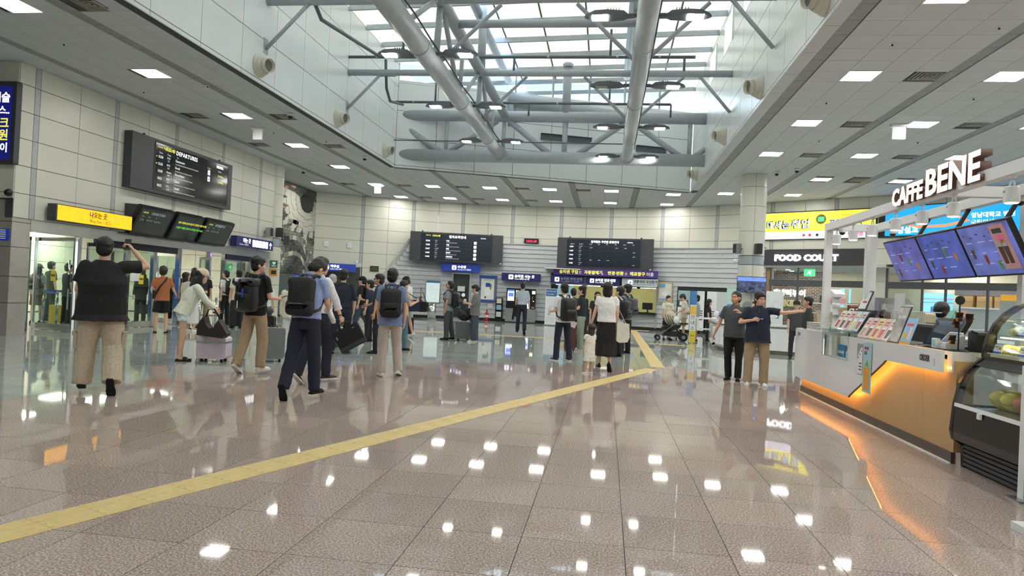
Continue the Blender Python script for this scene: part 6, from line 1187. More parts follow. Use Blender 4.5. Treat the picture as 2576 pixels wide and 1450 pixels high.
t = E('base_plate_stand', (3.0, 4.95, 0), 'white floor plate of a stand cut by the right photo edge', 'stand'); ob('plate', G().bx(2.84, 3.4, 4.75, 5.18, 0, .05), WHITE, t); ob('stand_pole', G().bx(3.2, 3.26, 4.9, 4.96, .05, .6), WHITE, t)
LET = mat('letter_glow', (255, 222, 200), .4, emit=1.5, var=0); LSIDE = mat('letter_side', (120, 92, 84), .5)
t = E('cafe_letters', (3.3, 7.8, 2.7), 'glowing pink-white block letters CAFFEBENE standing on the frame', 'sign'); fl3 = Fr((3.33, 8.66, 0), (0, -1, 0))
for s, u, z, sz, wd in (('CAFFE', 0, 2.70, .27, .80), ('BENE', .84, 2.70, .385, 1.08)):
    text(s, fl3, u, z, sz, LSIDE, t, -.03, bold=.012, ext=.05, fit=wd, name='letter_body'); text(s, fl3, u+.004, z, sz, LET, t, .021, bold=.010, ext=.002, fit=wd-.008, name='letter_face')
SPL = mat('spot_led', (255, 244, 226), .4, emit=8, var=0)
for k, y in enumerate((10.88, 10.18, 9.48, 8.76, 8.06, 7.37, 6.38)):
    t = E('spotlight', (3.4, y, 2.45), 'white cylinder spotlight, %s from the far end under the cafe frame' % ordn[k], 'spotlight')
    ob('mount', G().lathe((3.4, y, 2.645), [(.03, 0), (.03, .025)], 14), WHITE, t); ob('bracket', G().tube([(3.4, y-.035, 2.53), (3.4, y-.035, 2.6), (3.4, y, 2.645), (3.4, y+.035, 2.6), (3.4, y+.035, 2.53)], .008, 6), WHITE, t, True); ob('can', G().lathe((3.4, y, 2.435), [(.058, 0), (.062, .006), (.062, .13), (.05, .14)], 22), WHITE, t, False); ob('lens', G().lathe((3.4, y, 2.43), [(.05, 0), (.05, .004)], 18), SPL, t); ob('screw', G().ball((3.337, y, 2.53), (.008, .012, .012), 8, 5), SATIN, t)
for y, x in ((10.95, 3.5), (10.9, 4.2), (7.5, 4.08), (6.1, 3.55)):
    t = E('mini_camera', (x, y, 2.6), 'small dark dome camera under the cafe frame %s' % {10.95: 'at the front far corner', 10.9: 'at the rear far corner', 7.5: 'near the middle cross beam', 6.1: 'nearest the photo edge'}[y], 'camera'); ob('base', G().lathe((x, y, 2.62), [(.05, 0), (.05, .05)], 14), WHITE, t); ob('dome', G().ball((x, y, 2.615), (.042, .042, .035)), BLACK, t, True)
MB = [mat('menu_blue_%d' % k, c, .25, emit=.38, var=.35, scale=3.5) for k, c in enumerate(((86, 90, 170), (62, 84, 176), (92, 108, 190)))]
u = V((-.25, 0, .53)).normalized()
for k, (ya, yb) in enumerate(((9.98, 9.01), (9.0, 8.03), (8.02, 7.05))):
    f = Fr((3.97, ya, 1.87), (0, -1, 0), u); L = ya-yb; H = .58; t = E('menu_screen', (3.9, (ya+yb)/2, 1.87), ('tilted blue menu screen farthest along the cafe frame', 'tilted deep blue menu screen, middle of three', 'tilted blue menu screen with a brown drinks panel, nearest the photo edge')[k], 'menu screen')
    ob('casing', G().rbox(f, 0, L-.01, 0, H, -.05, 0, .01), BLACK, t); ob('picture', G().fb(f, .015, L-.025, .02, H-.02, 0, .002), MB[k], t)
    ob('hanger_pole', G().tube([f.P(L*.55, .4, -.06), (4.07, ya-L*.55, 2.67)], .025, 8), BLACK, t); ob('vesa_plate', G().fb(f, L*.4, L*.7, .15, .45, -.09, -.05), BLACK, t)
    rnd = random.Random(k+4); ML = mat('menu_line', (150, 160, 216), .3, emit=.45); MD = mat('menu_mark', (60, 62, 120), .3, emit=.2)
    for i in range(9): quad('menu_line', f, .08+.22*(i % 3), .08+.22*(i % 3)+rnd.uniform(.08, .16), .14+.12*(i//3), .15+.12*(i//3), ML, t, .003, .004)
    for i in range(6): quad('menu_mark', f, .06+.13*i, .1+.13*i, .46-.03*(i % 2), .48-.03*(i % 2), MD, t, .003, .004)
    for i, c in enumerate(('cup_brown', 'smile_red', 'juice_leaf', 'juice_orange')): 
        cx, cz = .14+.2*i, .12+.07*((i*3+k) % 4); ob('menu_picture', G().prism(f, [(cx-.02, cz-.05), (cx+.02, cz-.05), (cx+.03, cz+.05), (cx-.03, cz+.05)], .003, .005), MATS[c], t)
    if k == 2:
        ob('drinks_panel', G().fb(f, .6, .86, .07, .54, .003, .005), mat('panel_rose', (176, 132, 132), .3, emit=.25), t); ob('panel_title', G().fb(f, .64, .8, .45, .5, .006, .007), CHAR, t); ob('panel_pink', G().fb(f, .66, .8, .38, .43, .006, .007), mat('panel_pink', (216, 100, 150), .3, emit=.2), t)
        for cx in (.67, .76): ob('cola_print', G().prism(f, [(cx-.03, .13), (cx+.03, .13), (cx+.04, .31), (cx-.04, .31)], .006, .008), mat('cola', (70, 40, 42), .3), t); ob('foam_print', G().prism(f, [(cx-.04, .31), (cx+.04, .31), (cx+.02, .35), (cx-.02, .35)], .006, .008), TXTG, t)
t = E('red_pipe_motif', (3.9, 9.3, 2.1), 'none', 'x'); bpy.data.objects.remove(t)
# curved glass pastry case
case = E('pastry_case', (3.9, 6.35, 0), 'black curved-glass pastry display case beside the order counter', 'display case')
YA, YB = 7.15, 5.35
fp = Fr((0, YA, 0), (1, 0, 0))          # profile plane: u = x, v = z, looks towards the viewer (-y)
low = [(3.46, .0), (3.45, .2), (3.36, .26), (3.34, .34), (3.36, .6), (3.40, .8), (3.45, .91), (3.53, 1.0), (3.61, 1.06)]
upc = [(3.6, 1.06), (3.6, 1.14), (3.63, 1.26), (3.69, 1.39), (3.77, 1.49), (3.87, 1.565), (4.0, 1.61)]
def side(y0, y1):
    f = Fr((0, y0, 0), (1, 0, 0)); d = y0-y1
    rim = low + upc; inn = [(a+.055, b-.02) for a, b in reversed(rim[4:])]
    ob('end_rim', G().prism(f, rim[4:] + inn, 0, d), BLACK, case)
    ob('end_lower', G().prism(f, low[:5] + [(4.3, .6), (4.3, 0)], 0, d), BLACK, case)
    ob('end_glass', G().prism(f, [(a+.05, b-.01) for a, b in low[4:]+upc] + [(4.3, 1.6), (4.3, .6)], d*.4, d*.6), GLASSL, case)
side(YA, YA-.05); side(YB+.05, YB)
BG = mat('case_black', (34, 32, 34), .35)
def sweep(nm, pts, th, m, y0=YA-.05, y1=YB+.05):
    f = Fr((0, y0, 0), (1, 0, 0)); o = pts + [(a+th, b-th*.2) for a, b in reversed(pts)]; return ob(nm, G().prism(f, o, 0, y0-y1), m, case)
sweep('front_panel', [(3.36, .26), (3.345, .34), (3.36, .58)], .03, BG); sweep('lower_glass', [(3.36, .62), (3.395, .78), (3.45, .9), (3.52, .97)], .008, GLASSL); sweep('white_rail', [(3.352, .58), (3.358, .615)], .03, WHITE)
sweep('upper_glass', upc[1:], .008, GLASSL); sweep('middle_bar', [(3.52, .98), (3.6, 1.04), (3.6, 1.075)], .12, BLACK); sweep('top_bar', [(3.98, 1.59), (4.3, 1.61)], .03, BLACK)
for k in range(5): ob('grille_slat', G().bx(3.45+.004*(k % 2), 3.5, YB+.05, YA-.05, .02+.042*k, .05+.042*k), CHAR, case)
ob('grille_back', G().bx(3.5, 3.52, YB+.05, YA-.05, 0, .24), BLACK, case); ob('rear_panel', G().bx(4.28, 4.3, YB, YA, 0, 1.6), mat('case_inner', (206, 206, 196), .3), case); ob('case_floor', G().bx(3.4, 4.28, YB+.05, YA-.05, .56, .585), mat('case_steel', (170, 172, 172), .25, .8), case)
for x0, z in ((3.62, 1.1), (3.7, 1.27), (3.86, 1.43)): ob('glass_shelf', G().bx(x0, 4.27, YB+.06, YA-.06, z, z+.01), mat('shelf_glass', (190, 204, 200), .1), case)
CLED = mat('case_led', (255, 226, 150), .4, emit=18, var=0)
for x, z in ((3.66, 1.055), (3.72, 1.255), (3.9, 1.415), (4.0, 1.57)): ob('light_tube', G().bx(x, x+.015, YB+.08, YA-.08, z-.002, z+.008), CLED, case)
ob('rail_hook', G().bx(3.33, 3.352, 6.6, 6.65, .53, .58), WHITE, case)
rnd = random.Random(11); BUN = [mat('pastry_%d' % k, c, .6, var=.25, scale=30) for k, c in enumerate(((214, 168, 90), (226, 196, 110), (190, 130, 70), (230, 214, 150)))]
PN = ('golden', 'pale yellow', 'browned', 'cream')
for r_, (x, z, n) in enumerate(((3.76, 1.112, 8), (3.86, 1.282, 8), (4.02, 1.442, 8))):
    for k in range(n):
        y = 7.0-.2*k; kk = rnd.randrange(4); t = E('pastry', (x, y, z), '%s pastry, %s from the counter on the %s glass shelf' % (PN[kk], ordn[k], ('lowest', 'middle', 'top')[r_]), 'pastry', 'pastries on the glass shelves')
        ob('crust', G().ball((x, y, z+.035), (.1, .09, .05), 12, 7), BUN[kk], t, True); ob('glaze', G().ball((x-.03, y, z+.055), (.05, .045, .022), 10, 6), BUN[(kk+1) % 4], t, True)
        if k < 6 and r_ < 3 and (k+r_) % 2 == 0:
            p = E('price_card', (x-.1, y, z), 'white pastry price card with a blue foot, %s from the counter, %s shelf' % (ordn[k], ('lowest', 'middle', 'top')[r_]), 'price card', 'price cards in the pastry case'); f = Fr((x-.1, y+.07, z), (0, -1, 0), (.3, 0, 1)); ob('card', G().fb(f, 0, .14, 0, .085, 0, .003), WHITE, p); ob('blue_foot', G().fb(f, 0, .14, 0, .014, .003, .005), BLUE, p); ob('printed_pastry', G().ball(f.P(.1, .045, .004), (.003, .024, .02), 8, 5), mat('print_salmon', (220, 130, 100), .5), p); quad('text_line', f, .015, .06, .055, .062, TXTK, p, .003, .004)
for k, (y, c, nm) in enumerate(((7.0, (226, 206, 110), 'big yellow melon'), (6.82, (236, 214, 90), 'yellow fruit wrapped in film'), (6.62, (206, 120, 90), 'reddish fruit pack'), (6.45, (236, 224, 90), 'small bright lemon'), (6.3, (150, 176, 120), 'green salad box'), (6.12, (232, 216, 80), 'yellow lemon pack'), (5.9, (206, 190, 120), 'pale bread pack'))):
    t = E('chilled_item', (3.75, y, .585), nm + ' in the lower chilled glass well', 'food'); m = mat('chill_%d' % k, c, .35); ob('body', G().ball((3.76, y, .68), (.14, .1, .1), 14, 8), m, t, True); ob('wrap', G().ball((3.68, y-.03, .7), (.09, .07, .06), 10, 6), mat('film_%d' % k, tuple(min(255, q+20) for q in c), .15), t, True)
# shop interior right of the cream pier, seen past the cafe
def inroom(u, v, d): return fd.P(u, v, -d)
t = E('store_shelf', inroom(2.9, 0, 2.2), 'white lit shop shelf carrying cardboard boxes, behind the glass', 'shelf'); f = fd.sub(2.2, 0, -2.4)
for z in (.9, 1.72): ob('shelf_board', G().fb(f, -.6, 1.5, z, z+.06, -.1, .4), WHITE, t)
ob('shelf_back', G().fb(f, -.6, 1.5, 0, 2.3, -.12, -.1), WHITE, t); ob('pelmet', G().fb(f, -.6, 1.6, 2.22, 2.5, -.1, .3), mat('pelmet_grey', (120, 118, 126), .5), t); ob('tube_light', G().fb(f, -.4, 1.4, 2.5, 2.55, .0, .1), mat('tube_led', (255, 255, 250), .4, emit=8, var=0), t)
CB = mat('cardboard', (206, 168, 116), .7)
for k, (u, w) in enumerate(((-.35, .42), (.2, .5), (.78, .46))):
    b = E('cardboard_box', f.P(u, 1.78, .2), 'cardboard box on the lit shop shelf, %s from the left' % ordn[k], 'box', 'cardboard boxes on the shop shelf'); ob('carton', G().fb(f, u, u+w, 1.78, 2.2, .0, .38), CB, b); ob('tape', G().fb(f, u, u+w, 1.98, 2.0, .38, .383), mat('tape_tan', (176, 136, 90), .5), b)
t = E('drinks_fridge', inroom(4.3, 0, 1.6), 'white drinks fridge with a blue COOL DRINK header', 'fridge'); f = fd.sub(3.7, 0, -1.2); ob('body', G().fb(f, 0.55, 1.9, 0, 2.42, -.5, 0), WHITE, t); ob('blue_header', G().fb(f, .6, 1.88, 2.12, 2.38, 0, .02), mat('header_blue', (70, 140, 230), .4, emit=.7), t); text('COOL DRINK', f, .78, 1.72, .17, mat('cool_blue', (60, 90, 190), .4), t, .004, bold=.004)
t = E('drinks_fridge', inroom(3.7, 0, 1.4), 'white drinks fridge with an orange header left of the blue one', 'fridge'); ob('body', G().fb(f, -.25, .52, 0, 2.3, -.5, 0), WHITE, t); ob('orange_header', G().fb(f, -.22, .5, 2.05, 2.26, 0, .02), mat('header_orange', (236, 170, 60), .4, emit=.6), t)
t = E('shop_window', inroom(.9, 0, 2.5), 'pale blue daylight window with shelves inside the shop', 'window'); f = fd.sub(.2, 0, -2.6); ob('glow', G().fb(f, 0, 1.15, .8, 2.3, 0, .02), SKYW, t); 
for v in (1.9, 2.05): ob('bar', G().fb(f, -.05, 1.2, v, v+.04, .05, .08), WHITE, t)
ob('inner_picture', G().fb(f, .35, .95, 1.2, 1.75, .02, .04), mat('window_deep', (70, 140, 196), .4, emit=.5), t)
# ------------------------------------------------------------------ people
PEND = []
def tex(nm, sc):
    t = bpy.data.textures.new(nm, 'CLOUDS'); t.noise_scale = sc; t.noise_depth = 1; return t
FOLD = tex('cloth_folds', .11); FOLDS = tex('fine_folds', .045); HAIRT = tex('hair_locks', .03)
def soft(name, g, m, parent, vox, sm=4, disp=0, tx=None, label=None):
    me = bpy.data.meshes.new(name); me.from_pydata([tuple(v) for v in g.v], [], g.f); me.materials.append(m)
    o = bpy.data.objects.new(name, me); COL.objects.link(o); o.parent = parent
    r = o.modifiers.new('r', 'REMESH'); r.mode = 'VOXEL'; r.voxel_size = vox; r.use_smooth_shade = True
    k = o.modifiers.new('s', 'SMOOTH'); k.factor = .5; k.iterations = sm
    if disp: d = o.modifiers.new('d', 'DISPLACE'); d.texture = tx or FOLD; d.strength = disp; d.mid_level = .5
    if label: o['label'] = label
    PEND.append(o); return o
def hard(name, g, m, parent, smooth=True):
    me = bpy.data.meshes.new(name); me.from_pydata([tuple(v) for v in g.v], [], g.f); me.materials.append(m)
    if smooth: me.polygons.foreach_set('use_smooth', [True]*len(me.polygons))
    o = bpy.data.objects.new(name, me); COL.objects.link(o); o.parent = parent; return o
def cap(g, a, b, ra, rb=None, n=10):
    rb = ra if rb is None else rb; a = V(a); b = V(b); d = (b-a).normalized()
    return g.tube([a-d*ra*.95, a-d*ra*.6, a, b, b+d*rb*.6, b+d*rb*.95], [ra*.3, ra*.8, ra, rb, rb*.8, rb*.3], n)
def loft(g, secs, n=18):
    vs = []; fs = []
    for c, rx, ry, R in secs:
        for k in range(n): a = 2*math.pi*k/n; vs.append(V(c)+R @ V((rx*math.cos(a), ry*math.sin(a), 0)))
    m = len(secs)
    for i in range(m-1):
        for k in range(n): fs.append((i*n+k, i*n+(k+1) % n, (i+1)*n+(k+1) % n, (i+1)*n+k))
    fs += [tuple(range(n-1, -1, -1)), tuple(range((m-1)*n, m*n))]; return g.add(vs, fs)
RX = lambda a: Matrix.Rotation(math.radians(a), 3, 'X'); RY = lambda a: Matrix.Rotation(math.radians(a), 3, 'Y'); RZ = lambda a: Matrix.Rotation(math.radians(a), 3, 'Z')
SKIN = [mat('skin_light', (224, 180, 154), .5), mat('skin_tan', (204, 154, 126), .5)]
HAIR = mat('hair_black', (24, 22, 24), .45, var=.3, scale=40); HGREY = mat('hair_grey', (176, 176, 174), .6); HBRN = mat('hair_brown', (50, 34, 30), .45)
EYE = mat('eye_dark', (30, 22, 20), .3); EYEW = mat('eye_white', (226, 220, 214), .4); LIP = mat('lip', (176, 104, 94), .5)
CL = {}
def cm(c):
    k = 'cloth_%02x%02x%02x' % tuple(c)
    return mat(k, c, .85, var=.12, scale=35)
def person(x, y, rel, H, label, top=(30, 30, 34), bot=(36, 38, 48), topk='tee', botk='trousers', hair='short', hm=None, la=None, ra=None, ll=None, rl=None, lean=0, side=0, head=(0, 0, 0), g=1.0, shoe=(24, 24, 26), sole=None, loose=1.0, wide=1.0, hem=None, face=False, skin=0, vox=None, capc=None, open_=False, curl=(25, 25), grp=None, bare=False):
    phi = math.degrees(math.atan2(x, y)); a = phi+rel; dist = math.hypot(x, y)
    vox = vox or (.0105 if dist < 11.5 else .013 if dist < 17 else .019); sk = SKIN[skin]; s = H/1.75
    root = E('person', (x, y, 0), label, 'person', grp, math.radians(-a))
    arm0 = ((.14, .02, -1), (.05, .16, -1)); la = la or arm0; ra = ra or arm0
    ll = ll or ((.06, .02, -1), (.02, -.04, -1), 0); rl = rl or ((.06, .02, -1), (.02, -.04, -1), 0)
    # legs from the pelvis down
    legs = []
    for sgn, q in ((-1, ll), (1, rl)):
        hp = V((sgn*.088*s*(.5+.5*g), 0, -.02*s)); t = V((sgn*q[0][0], q[0][1], q[0][2])).normalized(); h = V((sgn*q[1][0], q[1][1], q[1][2])).normalized()
        kn = hp+t*.43*s; an = kn+h*.41*s; F = RZ(-sgn*8) @ RX(-q[2]); legs.append([hp, kn, an, F])
    low = min(min((L[2]+L[3] @ V((0, yy, -.078*s))).z for yy in (-.06*s, .17*s)) for L in legs); off = V((0, 0, -low))
    for L in legs: L[0] = L[0]+off; L[1] = L[1]+off; L[2] = L[2]+off
    P = V(off); Rt = RX(-lean) @ RY(side)
    T = lambda z, dx=0, dy=0: P+Rt @ V((dx*s, dy*s, (z-.93)*s))
    NK = T(1.5); Rh = Rt @ RZ(-head[0]) @ RX(-head[1]) @ RY(head[2]); hs = (.45+.55*s)*1.06; HCn = NK+Rh @ V((0, .014, .118))*hs
    hd = lambda a_, b_, c_: HCn+Rh @ V((a_, b_, c_))*hs
    arms = []
    for sgn, q in ((-1, la), (1, ra)):
        sh = T(1.405, sgn*.168*(.6+.4*g)); u = V((sgn*q[0][0], q[0][1], q[0][2])).normalized(); f = V((sgn*q[1][0], q[1][1], q[1][2])).normalized()
        el = sh+u*.285*s; wr = el+f*.245*s; arms.append((sh, el, wr, u, f))
    # body: one continuous surface
    b = G()
    b.ball(hd(0, -.008, .015), (.076*hs, .094*hs, .1*hs), 18, 12, Rh); b.ball(hd(0, .028, -.045), (.06*hs, .068*hs, .075*hs), 16, 10, Rh); b.ball(hd(0, .068, -.085), (.03*hs, .028*hs, .03*hs), 10, 8, Rh)
    b.ball(hd(0, .091, -.022), (.0115*hs, .017*hs, .024*hs), 10, 8, Rh); b.ball(hd(0, .083, .025), (.05*hs, .018*hs, .02*hs), 10, 8, Rh); b.ball(hd(0, .09, -.058), (.024*hs, .014*hs, .014*hs), 8, 6, Rh)
    for sg in (-1, 1): b.ball(hd(sg*.079, -.005, -.015), (.013*hs, .024*hs, .034*hs), 10, 8, Rh); b.ball(hd(sg*.045, .062, -.035), (.022*hs, .022*hs, .02*hs), 8, 6, Rh)
    cap(b, T(1.4), hd(0, -.012, -.07), .056*s, .05*s, 14)
    loft(b, [(T(.86), .14*s*g, .1*s*g, Rt), (T(1.0), .135*s*g, .1*s*g, Rt), (T(1.12), .128*s*g, .095*s*g, Rt), (T(1.3), .15*s, .1*s, Rt), (T(1.4), .13*s, .075*s, Rt), (T(1.45), .06*s, .055*s, Rt)])
    for (hp, kn, an, F) in legs:
        b.tube([hp, hp.lerp(kn, .4), kn, kn.lerp(an, .3), kn.lerp(an, .7), an, an-V((0, 0, .03*s))], [.078*s*g, .07*s*g, .05*s, .052*s, .04*s, .034*s, .034*s], 12)
        cap(b, an+F @ V((0, -.01*s, -.03*s)), an+F @ V((0, (.13 if bare else .05)*s, -.042*s)), .024*s, .014*s, 8)
    fin = G()
    for i, (sh, el, wr, u, f) in enumerate(arms):
        sg = -1 if i == 0 else 1; cap(b, sh, el, .043*s, .037*s, 12); b.tube([el, el.lerp(wr, .35), wr], [.037*s, .035*s, .026*s], 12)
        n = V((-sg, .15, 0)); n = (n-f*n.dot(f)); n = n.normalized() if n.length > .2 else V((0, 0, -1)); l = f.cross(n).normalized()
        if l.dot(V((0, 1, .6))) < 0: l = -l
        Rp = Matrix((l, n, f)).transposed(); b.ball(wr+f*.045*s, (.036*s, .018*s, .052*s), 12, 8, Rp)
        for k in range(4):
            q0 = wr+f*.075*s+l*(.027-.018*k)*s; ln = (.042, .047, .044, .034)[k]*s; c = math.radians(curl[i]+6*k); d1 = f*math.cos(c*.6)+n*math.sin(c*.6); d2 = f*math.cos(c*1.7)+n*math.sin(c*1.7)
            cap(fin, q0, q0+d1*ln, .0088*s, .008*s, 7); cap(fin, q0+d1*ln, q0+d1*ln+d2*ln*.8, .008*s, .007*s, 7)
        q0 = wr+f*.02*s+l*.028*s; d1 = (f*.75+l*.6+n*.3).normalized(); cap(fin, q0, q0+d1*.042*s, .0105*s, .0095*s, 7); cap(fin, q0+d1*.042*s, q0+d1*.042*s+(f*.9+n*.4).normalized()*.03*s, .0092*s, .008*s, 7)
    bo = soft('body', b, sk, root, min(vox, .014), 3); FING.append((bo, fin))
    if face:
        e = G(); p_ = G(); w = G()
        for sg in (-1, 1): w.ball(hd(sg*.032, .081, .002), (.0135*hs, .008*hs, .0055*hs), 10, 6, Rh); e.ball(hd(sg*.032, .086, .002), (.0062*hs, .005*hs, .0056*hs), 8, 6, Rh); p_.ball(hd(sg*.033, .089, .026), (.021*hs, .006*hs, .004*hs), 8, 5, Rh @ RY(sg*6))
        hard('eye', w, EYEW, root); hard('pupil', e, EYE, root); hard('eyebrow', p_, HAIR if hm is not HGREY else HGREY, root); m_ = G(); m_.ball(hd(0, .1, -.058), (.021*hs, .007*hs, .0055*hs), 10, 6, Rh); hard('mouth', m_, LIP, root)
    # top
    g2 = G(); hz = hem if hem is not None else .84
    g, g0 = g*1.07, g; R_ = [(.84, .172, .126), (.95, .168, .124), (1.08, .158, .118), (1.2, .166, .122), (1.32, .174, .118), (1.405, .158, .092), (1.45, .098, .076), (1.478, .068, .064)]
    secs = [(T(hz), .172*s*g*loose, .128*s*g*loose, Rt)]
    if hz < .84: secs = [(P+V((0, 0, (hz-.93)*s)), .19*s*g*loose, .15*s*g*loose, Matrix.Identity(3)), (T(.84), .172*s*g*loose, .126*s*g*loose, Rt)]
    for z, rx, ry in R_:
        if z > hz+.03: k = (g*loose if z < 1.3 else (.5+.5*g*loose)); secs.append((T(z, 0, .012 if z < 1.2 and g > 1.05 else 0), rx*s*k, ry*s*k, Rt))
    loft(g2, secs)
    for i, (sh, el, wr, u, f) in enumerate(arms):
        cap(g2, sh+Rt @ V((0, 0, -.005)), sh.lerp(el, .3), .066*s*(.6+.4*loose), .064*s*loose, 12)
        if topk == 'long': g2.tube([sh, sh.lerp(el, .5), el, el.lerp(wr, .5), el.lerp(wr, .93)], [.062*s*loose, .06*s*loose, .054*s*loose, .05*s*loose, .042*s*loose], 12)
        elif topk == 'rolled': g2.tube([sh, sh.lerp(el, .5), el, el.lerp(wr, .55), el.lerp(wr, .6)], [.062*s*loose, .06*s*loose, .056*s*loose, .055*s*loose, .058*s*loose], 12)
        elif topk == 'elbow': g2.tube([sh, sh.lerp(el, .5), el, el.lerp(wr, .1)], [.064*s*loose, .062*s*loose, .058*s*loose, .056*s*loose], 12)
        elif topk != 'tank': g2.tube([sh, sh.lerp(el, .5), sh.lerp(el, .72 if topk != 'cap' else .42)], [.064*s, .062*s*loose, .066*s*loose], 12)
    g = g0
    soft({'tee': 't_shirt', 'polo': 'polo_shirt', 'shirt': 'shirt', 'long': 'long_sleeved_top', 'rolled': 'dress_shirt', 'elbow': 'knit_top', 'tank': 'sleeveless_top', 'cap': 'blouse'}.get(topk, 'top'), g2, cm(top), root, vox, 3, .016 if dist < 17 else .01, FOLD)
    if topk in ('polo', 'shirt', 'rolled'):
        c_ = G(); vs = []; n = 20
        for z, rr in ((1.455, .078), (1.50, .066), (1.495, .074), (1.45, .088)):
            for k in range(n): a_ = 2*math.pi*k/n; vs.append(T(z)+Rt @ V((rr*s*math.cos(a_), rr*s*.98*math.sin(a_), -.018*s*math.sin(a_))))
        fs = [(i*n+k, i*n+(k+1) % n, ((i+1) % 4)*n+(k+1) % n, ((i+1) % 4)*n+k) for i in range(4) for k in range(n)]; c_.add(vs, fs); hard('collar', c_, cm(tuple(max(0, q-6) for q in top)), root)
        if face:
            b_ = G(); 
            for z in (1.41, 1.37, 1.33): b_.ball(T(z, .0, .118*(.5+.5*g)), (.006, .004, .006), 6, 4)
            hard('button', b_, TXTG, root)
    # bottom
    g3 = G(); wz = 1.02
    wide = wide*1.06; loft(g3, [(T(wz), .15*s*g, .112*s*g, Rt), (P+V((0, 0, .0)), .163*s*g, .122*s*g, Matrix.Identity(3)), (P+V((0, 0, -.08*s)), .166*s*g*(.8+.2*wide), .126*s*g, Matrix.Identity(3)), (P+V((0, 0, -.13*s)), .15*s*g, .11*s*g, Matrix.Identity(3))])
    if botk == 'skirt':
        c0 = P; c1 = (legs[0][1]+legs[1][1])/2; c2 = (legs[0][2]+legs[1][2])/2
        loft(g3, [(c0, .165*s*g, .125*s*g, Matrix.Identity(3)), (c0.lerp(c1, .5), .19*s*g*wide, .155*s*g*wide, Matrix.Identity(3)), (c1, .19*s*wide, .17*s*wide, Matrix.Identity(3)), (c1.lerp(c2, .62), .195*s*wide, .18*s*wide, Matrix.Identity(3))])
    elif botk != 'none':
        for (hp, kn, an, F) in legs:
            if botk == 'shorts': g3.tube([hp+V((0, 0, .03)), hp.lerp(kn, .5), hp.lerp(kn, .88)], [.09*s*g, .09*s*g*wide, .092*s*g*wide], 14)
            elif botk == 'hotpants': g3.tube([hp+V((0, 0, .03)), hp.lerp(kn, .3), hp.lerp(kn, .42)], [.092*s*g, .095*s*g*wide, .098*s*g*wide], 14)
            elif botk == 'cropped': g3.tube([hp+V((0, 0, .03)), hp.lerp(kn, .5), kn, kn.lerp(an, .6)], [.09*s*g, .088*s*g*wide, .08*s*wide, .082*s*wide], 14)
            else:
                e_ = an+(an-kn).normalized()*.03*s
                g3.tube([hp+V((0, 0, .03)), hp.lerp(kn, .45), kn, kn.lerp(an, .5), kn.lerp(an, .85), e_], [.09*s*g, .085*s*g*(.5+.5*wide), .07*s*wide, .066*s*wide, .066*s*wide, .064*s*wide], 14)
    if botk != 'none': soft({'skirt': 'skirt', 'shorts': 'shorts', 'hotpants': 'shorts'}.get(botk, 'trousers'), g3, cm(bot), root, vox, 3, .02 if wide > 1.15 and dist < 10 else .014, FOLD)
    # shoes
    for (hp, kn, an, F) in legs:
        su = G(); ss = G(); pr = [(-.07, .026, .035), (-.055, .036, .075), (-.01, .039, .085), (.04, .04, .062), (.1, .046, .045), (.15, .044, .036), (.18, .032, .026), (.193, .012, .014)]
        if bare: pr = [(.05, .043, .05), (.08, .047, .046), (.12, .046, .036)]
        vs = []; n = 10
        for yy, w_, h_ in pr:
            for k in range(n): a_ = math.pi*2*k/n; vs.append(an+F @ (V((w_*math.cos(a_)*(1 if math.sin(a_) < 0 else .85), yy, max(0, math.sin(a_))*h_+min(0, math.sin(a_))*.004-.062))*s))
        fs = [(i*n+k, i*n+(k+1) % n, (i+1)*n+(k+1) % n, (i+1)*n+k) for i in range(len(pr)-1) for k in range(n)] + [tuple(range(n-1, -1, -1)), tuple(range((len(pr)-1)*n, len(pr)*n))]
        so = hard('sandal' if bare else 'shoe', su.add(vs, fs), cm(shoe), root)
        ol = [(-.074, .028), (-.05, .038), (0, .041), (.05, .042), (.1, .049), (.15, .047), (.185, .034), (.2, .012)]
        pts = [(w_, yy) for yy, w_ in ol]+[(-w_, yy) for yy, w_ in reversed(ol)]
        m = len(pts); vs = [an+F @ (V((p[0], p[1], z))*s) for z in (-.078, -.058) for p in pts]
        k_ = hard('sole', ss.add(vs, [tuple(range(m-1, -1, -1)), tuple(range(m, 2*m))]+[(i, (i+1) % m, m+(i+1) % m, m+i) for i in range(m)]), cm(sole or tuple(max(0, q-8) for q in shoe)), so, False)
    # hair
    h = G(); hm = hm or HAIR; HB = lambda c, r: h.ball(hd(*c), tuple(q*hs for q in r), 16, 10, Rh)
    if hair != 'bald':
        HB((0, -.02, .038), (.088, .1, .094)); HB((0, -.046, -.022), (.082, .066, .084))
        if hair != 'thin':
            for sg in (-1, 1): HB((sg*.066, -.01, .012), (.022, .05, .045))
        if hair not in ('thin',): HB((0, .02, .07), (.074, .07, .052))
        if hair == 'short': HB((0, .062, .062), (.056, .03, .026))
        if hair == 'thick': HB((0, .045, .06), (.078, .052, .045)); HB((0, -.03, .06), (.09, .095, .08)); HB((-.06, .02, .02), (.026, .04, .05)); HB((.06, .02, .02), (.026, .04, .05))
        if hair == 'curly': HB((0, -.03, .03), (.105, .115, .11)); HB((0, -.06, -.04), (.09, .07, .07))
